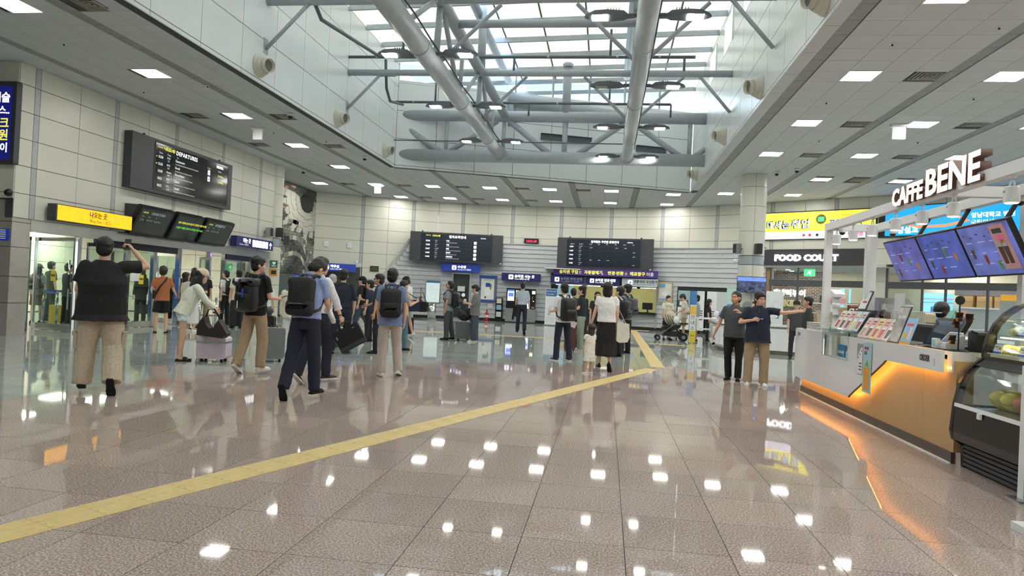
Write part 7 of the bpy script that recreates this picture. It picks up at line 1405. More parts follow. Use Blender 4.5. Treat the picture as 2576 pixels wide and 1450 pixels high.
        if hair in ('bob', 'long', 'halflong'):
            HB((0, -.03, .03), (.094, .1, .1))
            for sg in (-1, 1): HB((sg*.07, -.02, -.06), (.026, .05, .1))
            HB((0, -.07, -.09), (.085, .04, .11))
            if hair != 'bob': 
                e_ = -.40 if hair == 'long' else -.2
                for dx in (-.055, 0, .055): cap(h, hd(dx, -.085, -.08), hd(dx, -.085, -.08)+Rt.lerp(Matrix.Identity(3), .4) @ V((0, -.035, e_))*hs, .045*hs, .03*hs, 10)
            if hair == 'long':
                for sg in (-1, 1): cap(h, hd(sg*.075, .0, -.06), hd(sg*.075, .0, -.06)+V((0, .02, -.25)), .026*hs, .018*hs, 8)
        if hair in ('bun', 'pony'): HB((0, .01, .05), (.082, .085, .07))
        if hair == 'bun': HB((0, -.12, -.02), (.04, .04, .04))
        if hair == 'pony': cap(h, hd(0, -.11, .04), hd(0, -.14, -.22), .038*hs, .022*hs, 10)
        soft('hair', h, hm, root, vox*.9, 2, .012, HAIRT)
    if capc:
        k_ = G(); k_.ball(hd(0, -.008, .058), (.095*hs, .112*hs, .088*hs), 18, 10, Rh)
        br = G(); n = 11; vs = []
        for z in (.0, -.008):
            for i in range(n): a_ = math.pi*i/(n-1); vs.append(hd(.082*math.cos(a_), .07+.115*math.sin(a_), .052+z-.03*math.sin(a_)))
        br.add(vs, [tuple(range(n)), tuple(range(2*n-1, n-1, -1))]+[(i, n+i, n+(i+1) % n, (i+1) % n) for i in range(n)]); c_ = hard('cap', k_, cm(capc), root); hard('cap_brim', br, cm(capc), c_, False)
    Mw = Matrix.Translation((x, y, 0)) @ Matrix.Rotation(math.radians(-a), 4, 'Z')
    return dict(root=root, s=s, T=T, Rt=Rt, arms=arms, legs=legs, Mw=Mw, hd=hd, Rh=Rh, g=g, loose=loose, P=P, W=lambda p: Mw @ V(p))
FING = []
def wob(name, gl, m, parent, c, smooth=True):      # mesh given in the wearer's frame, placed in the world
    gl.v = [tuple(c['Mw'] @ V(v)) for v in gl.v]; return ob(name, gl, m, parent, smooth)
def backpack(c, label, m=BLACK, w=.3, h=.44, d=.16, zt=1.42, dy=0, detail='pocket', one=None):
    s, T, Rt = c['s'], c['T'], c['Rt']; gg = .125*(.5+.5*c['g']*c['loose']); base = c['W'](T(zt-h, 0, -gg-d/2)); t = E('backpack', base, label, 'backpack')
    f = Fr(T(zt-h, -w/2/s, -gg-.012), Rt @ V((1, 0, 0)), Rt @ V((0, 0, 1)))
    # rounded body
    def rb(u0, u1, v0, v1, d0, d1, rad):
        g = G(); N = 5
        for i in range(N+1):
            k = i/N; ins = (1-math.sqrt(max(0, 1-(max(0, k-.55)/.45)**2)))*.07 if k > .55 else 0
            pts = []; r_ = rad; a0, a1, b0, b1 = u0+ins, u1-ins, v0+ins, v1-ins
            for cx, cy, q in ((a1-r_, b1-r_, 0), (a0+r_, b1-r_, 90), (a0+r_, b0+r_, 180), (a1-r_, b0+r_, 270)):
                for j in range(5): aa = math.radians(q+22.5*j); pts.append((cx+r_*math.cos(aa), cy+r_*math.sin(aa)))
            n = len(pts); g.v += [tuple(f.P(p, q, d0+(d1-d0)*k)) for p, q in pts]
        for i in range(N):
            for j in range(n): g.f.append((i*n+j, i*n+(j+1) % n, (i+1)*n+(j+1) % n, (i+1)*n+j)); g.m.append(0)
        g.f += [tuple(range(n-1, -1, -1)), tuple(range(N*n, N*n+n))]; g.m += [0, 0]; return g
    wob('main_compartment', rb(0, w, 0, h, 0, d, .07), m, t, c)
    m2 = mat('bag_trim', (40, 41, 46), .5)
    if detail == 'pocket': wob('front_pocket', rb(.03, w-.03, .04, h*.52, d-.02, d+.035, .05), m, t, c); wob('zip', G().fb(f, .05, w-.05, h*.56, h*.565, d-.01, d+.004), m2, t, c, False)
    if detail == 'office': wob('lower_panel', rb(-.012, w+.012, 0, h*.42, .01, d+.012, .06), m, t, c); wob('zip', G().fb(f, .05, w-.08, h*.29, h*.296, d, d+.016), TXTG, t, c, False); wob('zip_pull', G().fb(f, w*.7, w*.72, h*.44, h*.62, d-.03, d+.002), m2, t, c, False)
    if detail == 'rolltop':
        wob('roll_flap', rb(-.03, w+.03, h*.78, h*1.06, .0, d+.05, .05), mat('leather_black', (30, 32, 36), .3), t, c); wob('buckle_strap', G().fb(f, w*.42, w*.5, h*.72, h*1.0, d+.03, d+.056), m2, t, c, False); wob('front_pocket', rb(.05, w-.05, .05, h*.6, d-.02, d+.04, .05), mat('leather_black', (30, 32, 36), .3), t, c)
        wob('blue_tag', G().fb(f, w*.62, w*.68, h*.45, h*.72, d+.045, d+.055), BLUE, t, c, False); wob('white_tag', G().fb(f, w*.38, w*.42, h*.12, h*.34, d+.045, d+.052), WHITE, t, c, False)
    for sg in (-1, 1):
        if one and sg != one: continue
        dx = sg*.1; pts = [T(zt-.02, dx*.8, -gg-.0), T(1.475, dx, -.06), T(1.475, dx*1.05, .03), T(1.36, dx*1.2, gg*.93+.012), T(1.2, dx*1.5, gg*.8+.02), T(zt-h+.1, dx*1.75, -.02), T(zt-h+.06, dx*1.5, -gg-.02)]
        g = G(); vs = []; n = len(pts)
        g.tube(pts, .02, 8); wob('strap', g, m2, t, c)
    wob('handle', G().tube([f.P(w*.38, h-.01, .03), f.P(w*.4, h+.045, .03), f.P(w*.6, h+.045, .03), f.P(w*.62, h-.01, .03)], .009, 7), m2, t, c)
    return t
def phone_at(p, rz, tilt, label): 
    t = E('phone', p, label, 'phone'); R = RZ(rz) @ RX(tilt); ob('case', G().box(p, (.072, .15, .009), R), BLACK, t); ob('camera_bump', G().box(V(p)+R @ V((-.018, .05, -.006)), (.026, .03, .004), R), CHAR, t); return t
def suitcase(x, y, rz, w, d, h, m, label, ribs=True, handle=0, lid=False):
    t = E('suitcase', (x, y, 0), label, 'suitcase', None, math.radians(rz)); q = lambda n, g, mm, sm=False: hard(n, g, mm, t, sm); f = Fr((-w/2, -d/2, 0), (1, 0, 0)); z0 = .06
    q('shell', G().rbox(f, 0, w, z0, z0+h, -d, 0, .05, 4), m); 
    if ribs:
        for k in range(9): q('rib', G().fb(f, w*(.1+.1*k)-.006, w*(.1+.1*k)+.006, z0+.05, z0+h-.05, 0, .006), m)
    else:
        for k in range(9): q('rib', G().fb(f, .03, w-.03, z0+.04+h*.62/9*k, z0+.055+h*.62/9*k, 0, .006), m)
        q('metal_band', G().fb(f, -.005, w+.005, z0+h*.72, z0+h*.8, -d-.005, .006), SATIN); q('top_lid', G().rbox(f, .02, w-.05, z0+h, z0+h+.05, -d+.03, -.03, .015), m)
        for u in (.25, .75): q('latch', G().fb(f, w*u-.03, w*u+.03, z0+h*.68, z0+h*.82, .006, .016), SATIN)
    q('side_handle', G().tube([f.P(w*.35, z0+h, -d/2), f.P(w*.38, z0+h+.035, -d/2), f.P(w*.62, z0+h+.035, -d/2), f.P(w*.65, z0+h, -d/2)], .012, 7), CHAR, True)
    if handle:
        for u in (.32, .68): q('handle_rod', G().tube([f.P(w*u, z0+h, -d+.04), f.P(w*u, z0+h+handle, -d+.04)], .008, 7), SATIN, True)
        q('handle_grip', G().tube([f.P(w*.3, z0+h+handle, -d+.04), f.P(w*.7, z0+h+handle, -d+.04)], .014, 8), BLACK, True)
    for u in (.08, w-.08):
        for dd in (-.07, -d+.07): q('wheel', G().lathe(f.P(u, .033, dd), [(.033, -.016), (.033, .016)], 14, RY(90)), BLACK); q('wheel_fork', G().fb(f, u-.02, u+.02, .03, z0+.005, dd-.02, dd+.02), CHAR)
    return t
A = lambda *q: q
# --- nearest people
c = person(-6.02, 7.52, 4, 1.83, 'person in loose black t-shirt and beige cargo trousers, phone held to the ear', (26, 26, 30), (196, 182, 160), 'tee', 'trousers', 'short', la=((.24, .06, -1), (-.3, .55, -.75)), ra=((.25, .12, .02), (-.24, .0, .3)), ll=((.1, .12, -1), (.05, -.02, -1), 0), rl=((.09, -.02, -1), (.03, -.48, -1), 58), g=1.18, loose=1.24, wide=1.5, hem=.78, shoe=(30, 30, 34), curl=(25, 60), head=(8, 2, 0))
p = c['arms'][1][2]; f_ = c['arms'][1][4]; phone_at(c['W'](p+f_*.08+V((-.015, .0, .0))), 20, 70, 'black phone held at the ear of the person in black t-shirt')
for sg in (-1, 1): L = c['legs'][0 if sg < 0 else 1]; q = L[0].lerp(L[1], .85)+V((sg*.118, 0, 0)); g = G(); g.box(q, (.035, .15, .19), RX(4)); hard('cargo_pocket', g, cm((190, 176, 154)), c['root'], False); g = G(); g.box(q+V((sg*.012, 0, .085)), (.04, .155, .05)); hard('pocket_flap', g, cm((186, 172, 150)), c['root'], False)
c = person(-7.32, 11.11, 84, 1.66, 'person in pale sweatshirt, white shorts and beige cap leaning over a lilac suitcase', (228, 230, 214), (214, 228, 236), 'long', 'hotpants', 'long', capc=(222, 208, 184), lean=24, head=(0, -8, 0), la=((.12, .62, -.8), (-.05, .75, -.65)), ra=((.12, .55, -.85), (-.05, .7, -.7)), loose=1.12, bare=True, shoe=(24, 24, 26), face=True, curl=(70, 70), ll=((.04, .05, -1), (.02, -.06, -1), 0), rl=((.05, -.03, -1), (.02, -.06, -1), 0))
h0 = (c['W'](c['arms'][0][2])+c['W'](c['arms'][1][2]))/2
LAV = mat('suitcase_lilac', (222, 204, 218), .3); suitcase(-6.83, 11.32, 12, .5, .34, .38, LAV, 'lilac ribbed trunk suitcase with metal band, under the brown handbag', ribs=False, handle=.42)
t = E('handbag', (-6.75, 11.15, .5), 'dark brown slouchy handbag hanging over the lilac suitcase', 'handbag'); g = G(); f = Fr((-7.02, 11.05, .46), (1, .1, 0)); BRB = mat('leather_dark_brown', (44, 36, 34), .6)
ob('bag_body', g.prism(f, [(.05, .02), (.5, -.02), (.58, .06), (.42, .3), (.34, .16), (.26, .14), (.2, .22), (.16, .36), (.06, .2)], -.09, .09), BRB, t); ob('handle', G().tube([f.P(.16, .34, 0), f.P(.2, .46, 0), f.P(.3, .48, 0), f.P(.42, .3, 0)], .014, 8), BRB, t, True)
c = person(-5.46, 10.15, 38, 1.79, 'person in black t-shirt and khaki trousers with roll-top pack, looking sideways', (22, 22, 25), (172, 148, 120), 'tee', 'trousers', 'thick', head=(42, 0, 0), ra=((.16, .15, -1), (-.05, .95, -.05)), la=((.16, .2, -1), (-.1, .9, -.1)), ll=((.05, -.16, -1), (.02, -.42, -1), 34), rl=((.05, .14, -1), (.03, -.1, -1), 0), shoe=(232, 232, 230), face=True, wide=1.12)
backpack(c, 'large black leather roll-top backpack with a blue tag', mat('leather_black', (30, 32, 36), .3), .34, .5, .2, 1.4, detail='rolltop')
q = c['arms'][1]; phone_at(c['W'](q[2]+q[4]*.1+V((0, 0, .03))), -30, 20, 'dark phone in the hand of the person with roll-top pack')
suitcase(-6.0, 11.85, 25, .42, .26, .56, mat('suitcase_grey', (126, 130, 132), .35), 'silver-grey ribbed suitcase behind the khaki trousers')
c = person(-3.72, 8.18, 26, 1.76, 'person in light blue shirt and navy trousers, head bowed, wearing a boxy black pack', (150, 168, 216), (34, 38, 56), 'shirt', 'trousers', 'short', lean=7, head=(14, 42, 8), ra=((.14, .3, -1), (-.3, .85, -.3)), la=((.14, .3, -1), (-.3, .85, -.3)), ll=((.06, -.2, -1), (.02, -.42, -1), 62), rl=((.05, .1, -1), (.03, .04, -1), 0), shoe=(30, 28, 28), g=1.05, hem=.93, face=True, wide=1.1, curl=(60, 60))
backpack(c, 'boxy black office backpack on the person in light blue shirt', mat('nylon_black', (26, 26, 30), .7), .31, .48, .15, 1.43, detail='office')
q = c['arms'][1]; g = G(); t = E('paper_sheet', c['W'](q[2]), 'white rolled paper in the hand of the light blue shirt person', 'paper'); wob('sheet', G().tube([q[2]+q[4]*.05, q[2]+V((.03, .1, -.16))], .035, 10), WHITE, t, c); wob('fold', G().tube([q[2]+V((.03, .1, -.16)), q[2]+V((.03, .11, -.18))], .03, 8), WHITE, t, c)
c = person(-4.12, 9.45, 48, 1.78, 'person in white shirt with rolled sleeves and dark trousers carrying a black briefcase', (232, 232, 236), (36, 40, 54), 'rolled', 'trousers', 'short', head=(5, 6, 0), ra=((.3, .35, -1), (.12, .35, -1)), la=((.1, .1, -1), (0, .3, -1)), ll=((.05, -.16, -1), (.02, -.35, -1), 40), rl=((.05, .26, -1), (.03, -.05, -1), 0), shoe=(64, 52, 46), sole=(226, 222, 214), hem=.95, face=True, curl=(80, 30))
q = c['arms'][1]; hw = c['W'](q[2]+q[4]*.1); t = E('briefcase', hw-V((0, 0, .4)), 'flat black briefcase swinging from the hand of the white shirt person', 'briefcase'); f = Fr(hw+V((-.2, 0, -.12)), (.86, .1, .5)); f = Fr(hw-f.r*.2-f.u*.4, f.r, f.u); NB = mat('nylon_black', (26, 26, 30), .7)
ob('bag_body', G().rbox(f, 0, .4, 0, .32, -.035, .035, .02), NB, t); ob('lower_trim', G().fb(f, .005, .395, .01, .07, -.037, .037), CHAR, t); ob('handle', G().tube([f.P(.12, .32, 0), f.P(.15, .395, 0), f.P(.25, .395, 0), f.P(.28, .32, 0)], .011, 8), BLACK, t, True); ob('buckle', G().fb(f, .03, .045, .2, .25, .037, .045), SATIN, t); ob('badge', G().fb(f, .3, .34, .26, .275, .036, .04), SATIN, t)
g = G(); g.lathe(q[1].lerp(q[2], .9), [(.031, -.006), (.034, 0), (.031, .006)], 14, q[4].to_track_quat('Z', 'Y').to_matrix()); hard('bracelet', g, BLACK, c['root'])
c = person(-3.47, 10.83, 2, 1.75, 'person in blue-grey shirt and pale trousers seen from behind with a rounded black pack', (120, 136, 178), (192, 182, 174), 'shirt', 'trousers', 'short', head=(12, 0, 0), ra=((.2, .03, -1), (.0, .22, -1)), la=((.12, .1, -1), (0, .5, -1)), ll=((.06, .06, -1), (.0, -.08, -1), 0), rl=((.07, .3, -1), (.1, -.12, -1), 14), shoe=(226, 224, 222), loose=1.08, hem=.82, wide=1.12)
backpack(c, 'rounded black backpack with hanging strap on the blue-grey shirt', mat('nylon_black', (26, 26, 30), .7), .33, .47, .19, 1.42)
# --- middle left crowd
c = person(-5.56, 13.99, 10, 1.77, 'broad person in navy knit top and navy trousers, back to the viewer', (32, 38, 54), (30, 34, 48), 'elbow', 'trousers', 'thick', ra=((.3, -.05, -1), (-.1, .2, -1)), la=((.35, -.1, -1), (-.02, .15, -1)), g=1.15, hem=.95, ll=((.1, -.18, -1), (.05, -.12, -1), 10))
c = person(-4.93, 14.5, -78, 1.74, 'person with glasses in dark vest over shirt, facing left behind the blue-grey shirt', (58, 62, 72), (28, 32, 44), 'shirt', 'trousers', 'short', face=True, skin=1, ra=((.1, .2, -1), (0, .8, -.3)), shoe=(36, 36, 38)); g = G()
for sg in (-1, 1): g.lathe(c['hd'](sg*.034, .098, .0), [(.024, -.002), (.027, -.002), (.027, .002), (.024, .002)], 14, c['Rh'] @ RX(90))
hard('glasses', g, BLACK, c['root'], False)
c = person(-4.75, 15.7, 55, 1.63, 'person in tan top over black straps and blue jeans, raising a phone', (206, 178, 138), (86, 112, 132), 'cap', 'trousers', 'bun', ra=((.15, .3, -1), (-.1, .8, .35)), la=((.12, .25, -1), (-.2, .85, .2)), face=True, wide=1.2, curl=(50, 60))
q = c['arms'][1]; phone_at(c['W'](q[2]+q[4]*.1+V((0, 0, .03))), -40, 60, 'black phone raised by the person in tan top')
c = person(-5.82, 19.69, -62, 1.76, 'person in white t-shirt, pale shorts and black cap, looking down', (236, 236, 234), (206, 212, 208), 'tee', 'shorts', 'short', capc=(26, 26, 28), head=(0, 24, 0), ra=((.12, .1, -1), (-.1, .85, .1)), la=((.12, .1, -1), (-.1, .85, .1)), shoe=(236, 236, 232), face=True, wide=1.15, ll=((.05, .12, -1), (.02, .1, -1), 0), rl=((.05, -.1, -1), (.02, -.28, -1), 24))
t = E('boston_bag', (-5.5, 19.2, .95), 'navy boston bag hanging at the side of the person in black cap', 'bag'); f = Fr((-5.8, 19.45, .78), (1, -.15, .06)); ob('bag_body', G().rbox(f, 0, .52, 0, .34, -.13, .13, .06), mat('bag_navy', (30, 38, 70), .6), t); ob('strap', G().tube([f.P(.05, .33, 0), f.P(-.02, .62, .02), f.P(.5, .3, 0)], .014, 7), BLACK, t, True); ob('badge', G().fb(f, .1, .16, .2, .23, .13, .135), TXTG, t)
t = E('camera_bag', (-5.2, 19.3, .95), 'small black shoulder bag behind the navy boston bag', 'bag'); f = Fr((-5.36, 19.35, .8), (1, -.1, 0)); ob('bag_body', G().rbox(f, 0, .26, 0, .3, -.08, .08, .04), BLACK, t); ob('strap', G().tube([f.P(.04, .29, 0), f.P(.02, .7, 0), f.P(.22, .29, 0)], .012, 7), BLACK, t, True)
suitcase(-6.05, 20.6, 20, .36, .24, .5, BLACK, 'small black suitcase behind the person in pale shorts', handle=.3)
c = person(-7.31, 19.9, -75, 1.7, 'person with long dark ponytail, dark top, jeans and black pack, striding left', (30, 30, 34), (62, 74, 92), 'tee', 'trousers', 'pony', capc=(24, 24, 26), ll=((.05, .3, -1), (.03, .05, -1), 0), rl=((.05, -.2, -1), (.02, -.6, -1), 50), wide=1.2, shoe=(24, 24, 26)); backpack(c, 'black backpack on the person with ponytail', BLACK, .3, .46, .18)
c = person(-7.9, 19.4, -58, 1.72, 'person in black shirt stooping to the left behind the navy knit top', (28, 28, 31), (40, 44, 56), 'shirt', 'trousers', 'short', lean=34, head=(0, 10, 0), ra=((.1, .5, -.9), (0, .5, -.8)), la=((.1, .5, -.9), (0, .5, -.8))); backpack(c, 'black backpack on the stooping person', BLACK, .28, .42, .14)
c = person(-6.2, 17.5, -70, 1.62, 'short person in navy t-shirt holding a cup behind the glasses wearer', (34, 40, 66), (30, 30, 36), 'tee', 'trousers', 'short', face=True, ra=((.12, .2, -1), (-.1, .8, .2)))
c = person(-6.35, 15.3, 6, 1.69, 'grey-haired person in white shirt, back to the viewer', (226, 228, 228), (60, 66, 80), 'shirt', 'trousers', 'short', hm=HGREY)
t = E('travel_bag', (-6.7, 15.8, 0), 'blue and dark travel bag standing by the grey-haired person', 'bag'); f = Fr((-6.95, 15.6, .06), (1, .1, 0)); ob('bag_body', G().rbox(f, 0, .5, 0, .5, -.25, 0, .05), mat('bag_blue', (54, 66, 116), .6), t); ob('top_pouch', G().rbox(f, .02, .48, .5, .66, -.22, -.02, .05), mat('bag_dark', (50, 54, 68), .6), t)
for u in (.08, .42): ob('wheel', G().lathe(f.P(u, -.02, -.05), [(.04, -.02), (.04, .02)], 12, RY(90)), BLACK, t)
c = person(-6.2, 12.95, 8, 1.56, 'person with curly dark hair and cream cardigan, back turned, behind the light blue shirt', (226, 220, 196), (220, 220, 222), 'long', 'trousers', 'curly', loose=1.1, shoe=(230, 230, 230))
c = person(-8.85, 17.0, 30, 1.52, 'person with long dark hair in white top beside the roll-top pack wearer', (226, 228, 228), (30, 30, 34), 'tee', 'trousers', 'halflong', shoe=(30, 30, 32))
t = E('neck_pillow_bag', (-8.0, 15.2, 0), 'black upright bag with a round neck pillow on top', 'bag'); ob('bag_body', G().rbox(Fr((-7.95, 15.0, .05), (1, .2, 0)), 0, .32, 0, .62, -.2, 0, .06), BLACK, t); ob('neck_pillow', G().ball((-7.78, 15.0, .78), (.15, .11, .11)), CHAR, t, True)
# --- queue at the gate
c = person(-11.39, 16.35, 4, 1.72, 'person in rust orange t-shirt and black shorts with a sling strap, back turned', (178, 108, 70), (24, 26, 32), 'tee', 'shorts', 'curly', hm=HBRN, la=((.3, -.08, -1), (-.35, -.1, -1)), ra=((.35, .2, -1), (.2, .75, -.5)), bare=True, shoe=(26, 24, 24), loose=1.05, wide=1.1)
t = E('sling_bag', c['W'](c['T'](1.1, -.15)), 'black sling bag strap crossing the rust orange back', 'bag'); T = c['T']; wob('strap', G().tube([T(1.46, .1, 0), T(1.4, .08, -.105), T(1.2, -.06, -.135), T(1.02, -.16, -.11), T(.98, -.2, 0)], .024, 8), BLACK, t, c); wob('pouch', G().box(T(1.0, -.19, 0), (.07, .14, .22)), BLACK, t, c, False)
c = person(-11.15, 17.3, 48, 1.63, 'person in white dress and sneakers with black hair, beside the rust orange t-shirt', (232, 230, 224), (230, 230, 226), 'tee', 'skirt', 'bob', shoe=(236, 236, 234), hem=.9, head=(0, 12, 0), ra=((.1, .2, -1), (-.1, .8, .1)), face=True)
person(-11.9, 18.1, 70, 1.6, 'person with dark shoulder-length hair in cream top, in the queue', (228, 224, 212), (60, 62, 70), 'tee', 'trousers', 'bob')
person(-12.55, 19.5, -30, 1.77, 'tall dark-haired person with glasses in the queue behind the cream cap', (40, 42, 48), (40, 42, 50), 'tee', 'trousers', 'short', face=True)
c = person(-11.75, 18.75, 15, 1.72, 'person in black t-shirt and sandy trousers with black pack, behind the stanchions', (26, 26, 29), (158, 138, 112), 'tee', 'trousers', 'short'); backpack(c, 'black backpack on the black t-shirt and sandy trousers', BLACK, .3, .44, .16)
c = person(-12.2, 20.7, -48, 1.75, 'person in white t-shirt and black trousers with black pack, looking left in the queue', (234, 234, 234), (24, 24, 28), 'tee', 'trousers', 'short', face=True, head=(-15, 0, 0), la=((.1, -.1, -1), (0, .1, -1)), hem=.95); backpack(c, 'black backpack on the queueing white t-shirt', BLACK, .31, .46, .18)
person(-12.35, 22.3, -20, 1.74, 'person in pale patterned shirt and cream trousers far back in the queue', (206, 216, 206), (214, 208, 190), 'shirt', 'trousers', 'thick', wide=1.15, shoe=(40, 40, 44))
c = person(-11.11, 19.56, -14, 1.76, 'person in cream t-shirt and very wide black trousers at the queue end', (222, 212, 190), (32, 34, 38), 'tee', 'trousers', 'thick', wide=1.6, loose=1.12, la=((.15, .02, -1), (.1, .1, -1)), face=True)
t = E('sling_bag', c['W'](c['T'](1.1, .1)), 'black sling bag worn across the cream t-shirt', 'bag'); T = c['T']; wob('strap', G().tube([T(1.46, -.09, 0), T(1.4, -.08, -.1), T(1.2, .05, -.13), T(1.05, .16, -.1)], .022, 8), BLACK, t, c); wob('pouch', G().box(T(1.05, .17, -.1), (.2, .09, .26)), BLACK, t, c, False)
person(-11.4, 21.8, 0, 1.56, 'small dark-haired person mostly hidden at the back of the queue', (50, 46, 52), (40, 40, 46), 'tee', 'trousers', 'halflong')
person(-14.05, 14.75, 100, 1.7, 'person in white shirt and grey trousers by the blue banner behind the glass', (224, 226, 228), (112, 112, 112), 'shirt', 'trousers', 'short')
c = person(-15.6, 17.0, 30, 1.62, 'person in grey top, brown shorts and floppy hat behind the leftmost glass', (146, 152, 144), (112, 92, 72), 'tee', 'shorts', 'bob', capc=(110, 108, 96)); backpack(c, 'round dark backpack seen through the leftmost glass door', CHAR, .3, .36, .16, 1.36)
person(-16.1, 18.0, 60, 1.74, 'person in dark green t-shirt and dark trousers inside the gate area', (52, 58, 54), (44, 48, 56), 'tee', 'trousers', 'short')
c = person(-15.2, 17.6, 62, 1.69, 'person in black with a pale strap and bag inside the gate area', (34, 32, 36), (30, 30, 34), 'tee', 'trousers', 'short'); t = E('yellow_bag', (-15.5, 17.7, 0), 'yellow shopping bag on the gate area floor', 'bag'); ob('bag_body', G().rbox(Fr((-15.75, 17.6, 0), (1, .2, 0)), 0, .4, 0, .5, -.15, 0, .02), mat('bag_yellow', (206, 176, 60), .6), t); ob('handle', G().tube([(-15.65, 17.55, .5), (-15.55, 17.58, .62), (-15.45, 17.6, .5)], .01, 6), BLACK, t, True)
person(-16.6, 20.0, 20, 1.72, 'person in olive cap deep inside the gate area', (70, 72, 66), (60, 60, 64), 'tee', 'trousers', 'short', capc=(84, 82, 66))
c = person(-14.3, 19.5, -35, 1.67, 'person in black carrying a dark tote behind the middle glass doors', (34, 34, 38), (32, 32, 36), 'long', 'trousers', 'halflong'); q = c['arms'][1]; hw = c['W'](q[2]+q[4]*.1); t = E('tote_bag', hw-V((0, 0, .45)), 'black tote bag seen through the middle glass doors', 'bag'); f = Fr(hw+V((-.18, 0, -.48)), (1, .1, 0)); ob('bag_body', G().prism(f, [(0, 0), (.36, 0), (.4, .3), (-.04, .3)], -.06, .06), BLACK, t); ob('handle', G().tube([f.P(.06, .3), f.P(.16, .5), f.P(.26, .3)], .01, 6), BLACK, t, True)
person(-13.7, 20.3, 5, 1.72, 'person in long black coat at the gate opening', (24, 24, 26), (24, 24, 26), 'long', 'trousers', 'long', hem=.5)
# --- right of centre
c = person(-.93, 15.43, -32, 1.74, 'person in white t-shirt, navy trousers and face mask with a big black pack', (234, 236, 238), (32, 36, 52), 'tee', 'trousers', 'short', ra=((.1, .1, -1), (-.1, .8, -.1)), la=((.14, .1, -1), (-.1, .9, -.1)), shoe=(60, 62, 68), sole=(230, 230, 230), ll=((.07, .06, -1), (.04, -.02, -1), 0), rl=((.08, -.12, -1), (.06, -.12, -1), 0), face=True, hem=.86); backpack(c, 'big black backpack with a net pocket on the masked person', BLACK, .33, .52, .2, 1.42)
g = G(); g.ball(c['hd'](0, .078, -.05), (.05, .03, .042), 12, 8, c['Rh']); hard('face_mask', g, WHITE, c['root'])
q = c['arms'][0]; t = E('drink_bottle', c['W'](q[2]), 'clear bottle in the hand of the masked person', 'bottle'); hw = c['W'](q[2]+q[4]*.07); ob('bottle', G().lathe(hw-V((0, 0, .08)), [(.03, 0), (.032, .02), (.032, .14), (.014, .17), (.014, .2)], 14), mat('pet_clear', (206, 216, 220), .1), t, True); ob('cap', G().lathe(hw+V((0, 0, .12)), [(.016, 0), (.016, .018)], 10), WHITE, t)
c = person(-.64, 18.73, -82, 1.75, 'person in black polo and sage trousers holding a camera, facing left', (38, 42, 44), (148, 160, 146), 'polo', 'trousers', 'thick', ra=((.12, .18, -1), (-.1, .9, .05)), la=((.12, .2, -1), (-.1, .9, .1)), shoe=(222, 216, 200), face=True, wide=1.18, hem=.92); q = c['arms'][0]; t = E('camera', c['W'](q[2]+q[4]*.1), 'black camera held by the person in sage trousers', 'camera'); wob('camera_body', G().box(q[2]+q[4]*.12+V((.03, 0, .03)), (.13, .06, .09)), BLACK, t, c, False); wob('camera_lens', G().tube([q[2]+q[4]*.14+V((.03, .02, .03)), q[2]+q[4]*.2+V((.03, .08, .03))], .035, 12), BLACK, t, c)
c = person(-.95, 20.2, -12, 1.69, 'person all in black with a long black garment bag, back turned', (44, 48, 48), (36, 38, 40), 'elbow', 'trousers', 'short', wide=1.3); t = E('garment_bag', (-.75, 20.0, 0), 'long black garment bag hanging beside the person in black', 'garment bag'); f = Fr((-.88, 19.85, .12), (1, 0, -.08)); ob('bag_body', G().prism(f, [(0, 0), (.42, 0), (.36, .9), (.24, 1.12), (.16, 1.12), (.1, .9)], -.09, .06), mat('garment_black', (36, 37, 38), .7), t); ob('wheel', G().lathe((-.7, 19.85, .04), [(.04, -.02), (.04, .02)], 10, RY(90)), BLACK, t); ob('zip', G().fb(f, .2, .21, .05, 1.0, .06, .064), SATIN, t)
person(-.25, 20.8, 172, 1.63, 'person with a pale face and dark top looking towards the viewer between heads', (44, 40, 42), (40, 40, 44), 'tee', 'trousers', 'bob', face=True)
t = E('burgundy_bag', (-.9, 18.6, 0), 'tall burgundy suitcase with a pink box on top', 'suitcase'); f = Fr((-1.05, 18.3, .05), (1, 0, 0)); ob('shell', G().rbox(f, 0, .3, 0, .55, -.22, 0, .03), mat('burgundy', (92, 50, 54), .4), t); ob('pink_box', G().box((-.86, 18.35, .72), (.22, .18, .16), RY(18)), mat('box_pink', (214, 190, 186), .6), t)
for u in (.05, .25): ob('wheel', G().lathe(f.P(u, -.02, -.06), [(.03, -.015), (.03, .015)], 10, RY(90)), BLACK, t)
c = person(.03, 13.72, 2, 1.68, 'person with bobbed hair in white blouse and long black skirt holding the girl\'s hand', (236, 236, 238), (24, 24, 26), 'cap', 'skirt', 'bob', la=((.28, .1, -1), (.24, .12, -1)), ra=((.16, .05, -1), (-.02, .3, -1)), shoe=(24, 24, 26), loose=1.1, hem=.93, ll=((.05, .05, -1), (.0, -.05, -1), 0), rl=((.04, -.02, -1), (.0, -.3, -1), 46), curl=(60, 40))
q = c['arms'][1]; hw = c['W'](q[1]); t = E('canvas_tote', hw-V((0, 0, .45)), 'white canvas tote bag on the arm of the person in white blouse', 'bag'); f = Fr(hw+V((-.02, .02, -.56)), (1, .1, 0)); CAN = mat('canvas_white', (226, 222, 210), .8); ob('bag_body', G().prism(f, [(.02, .02), (.08, -.02), (.24, 0), (.28, .1), (.26, .36), (.02, .38)], -.08, .08), CAN, t); ob('handle', G().tube([f.P(.04, .36, 0), f.P(.06, .62, 0), f.P(.2, .36, 0)], .012, 6), CAN, t, True)
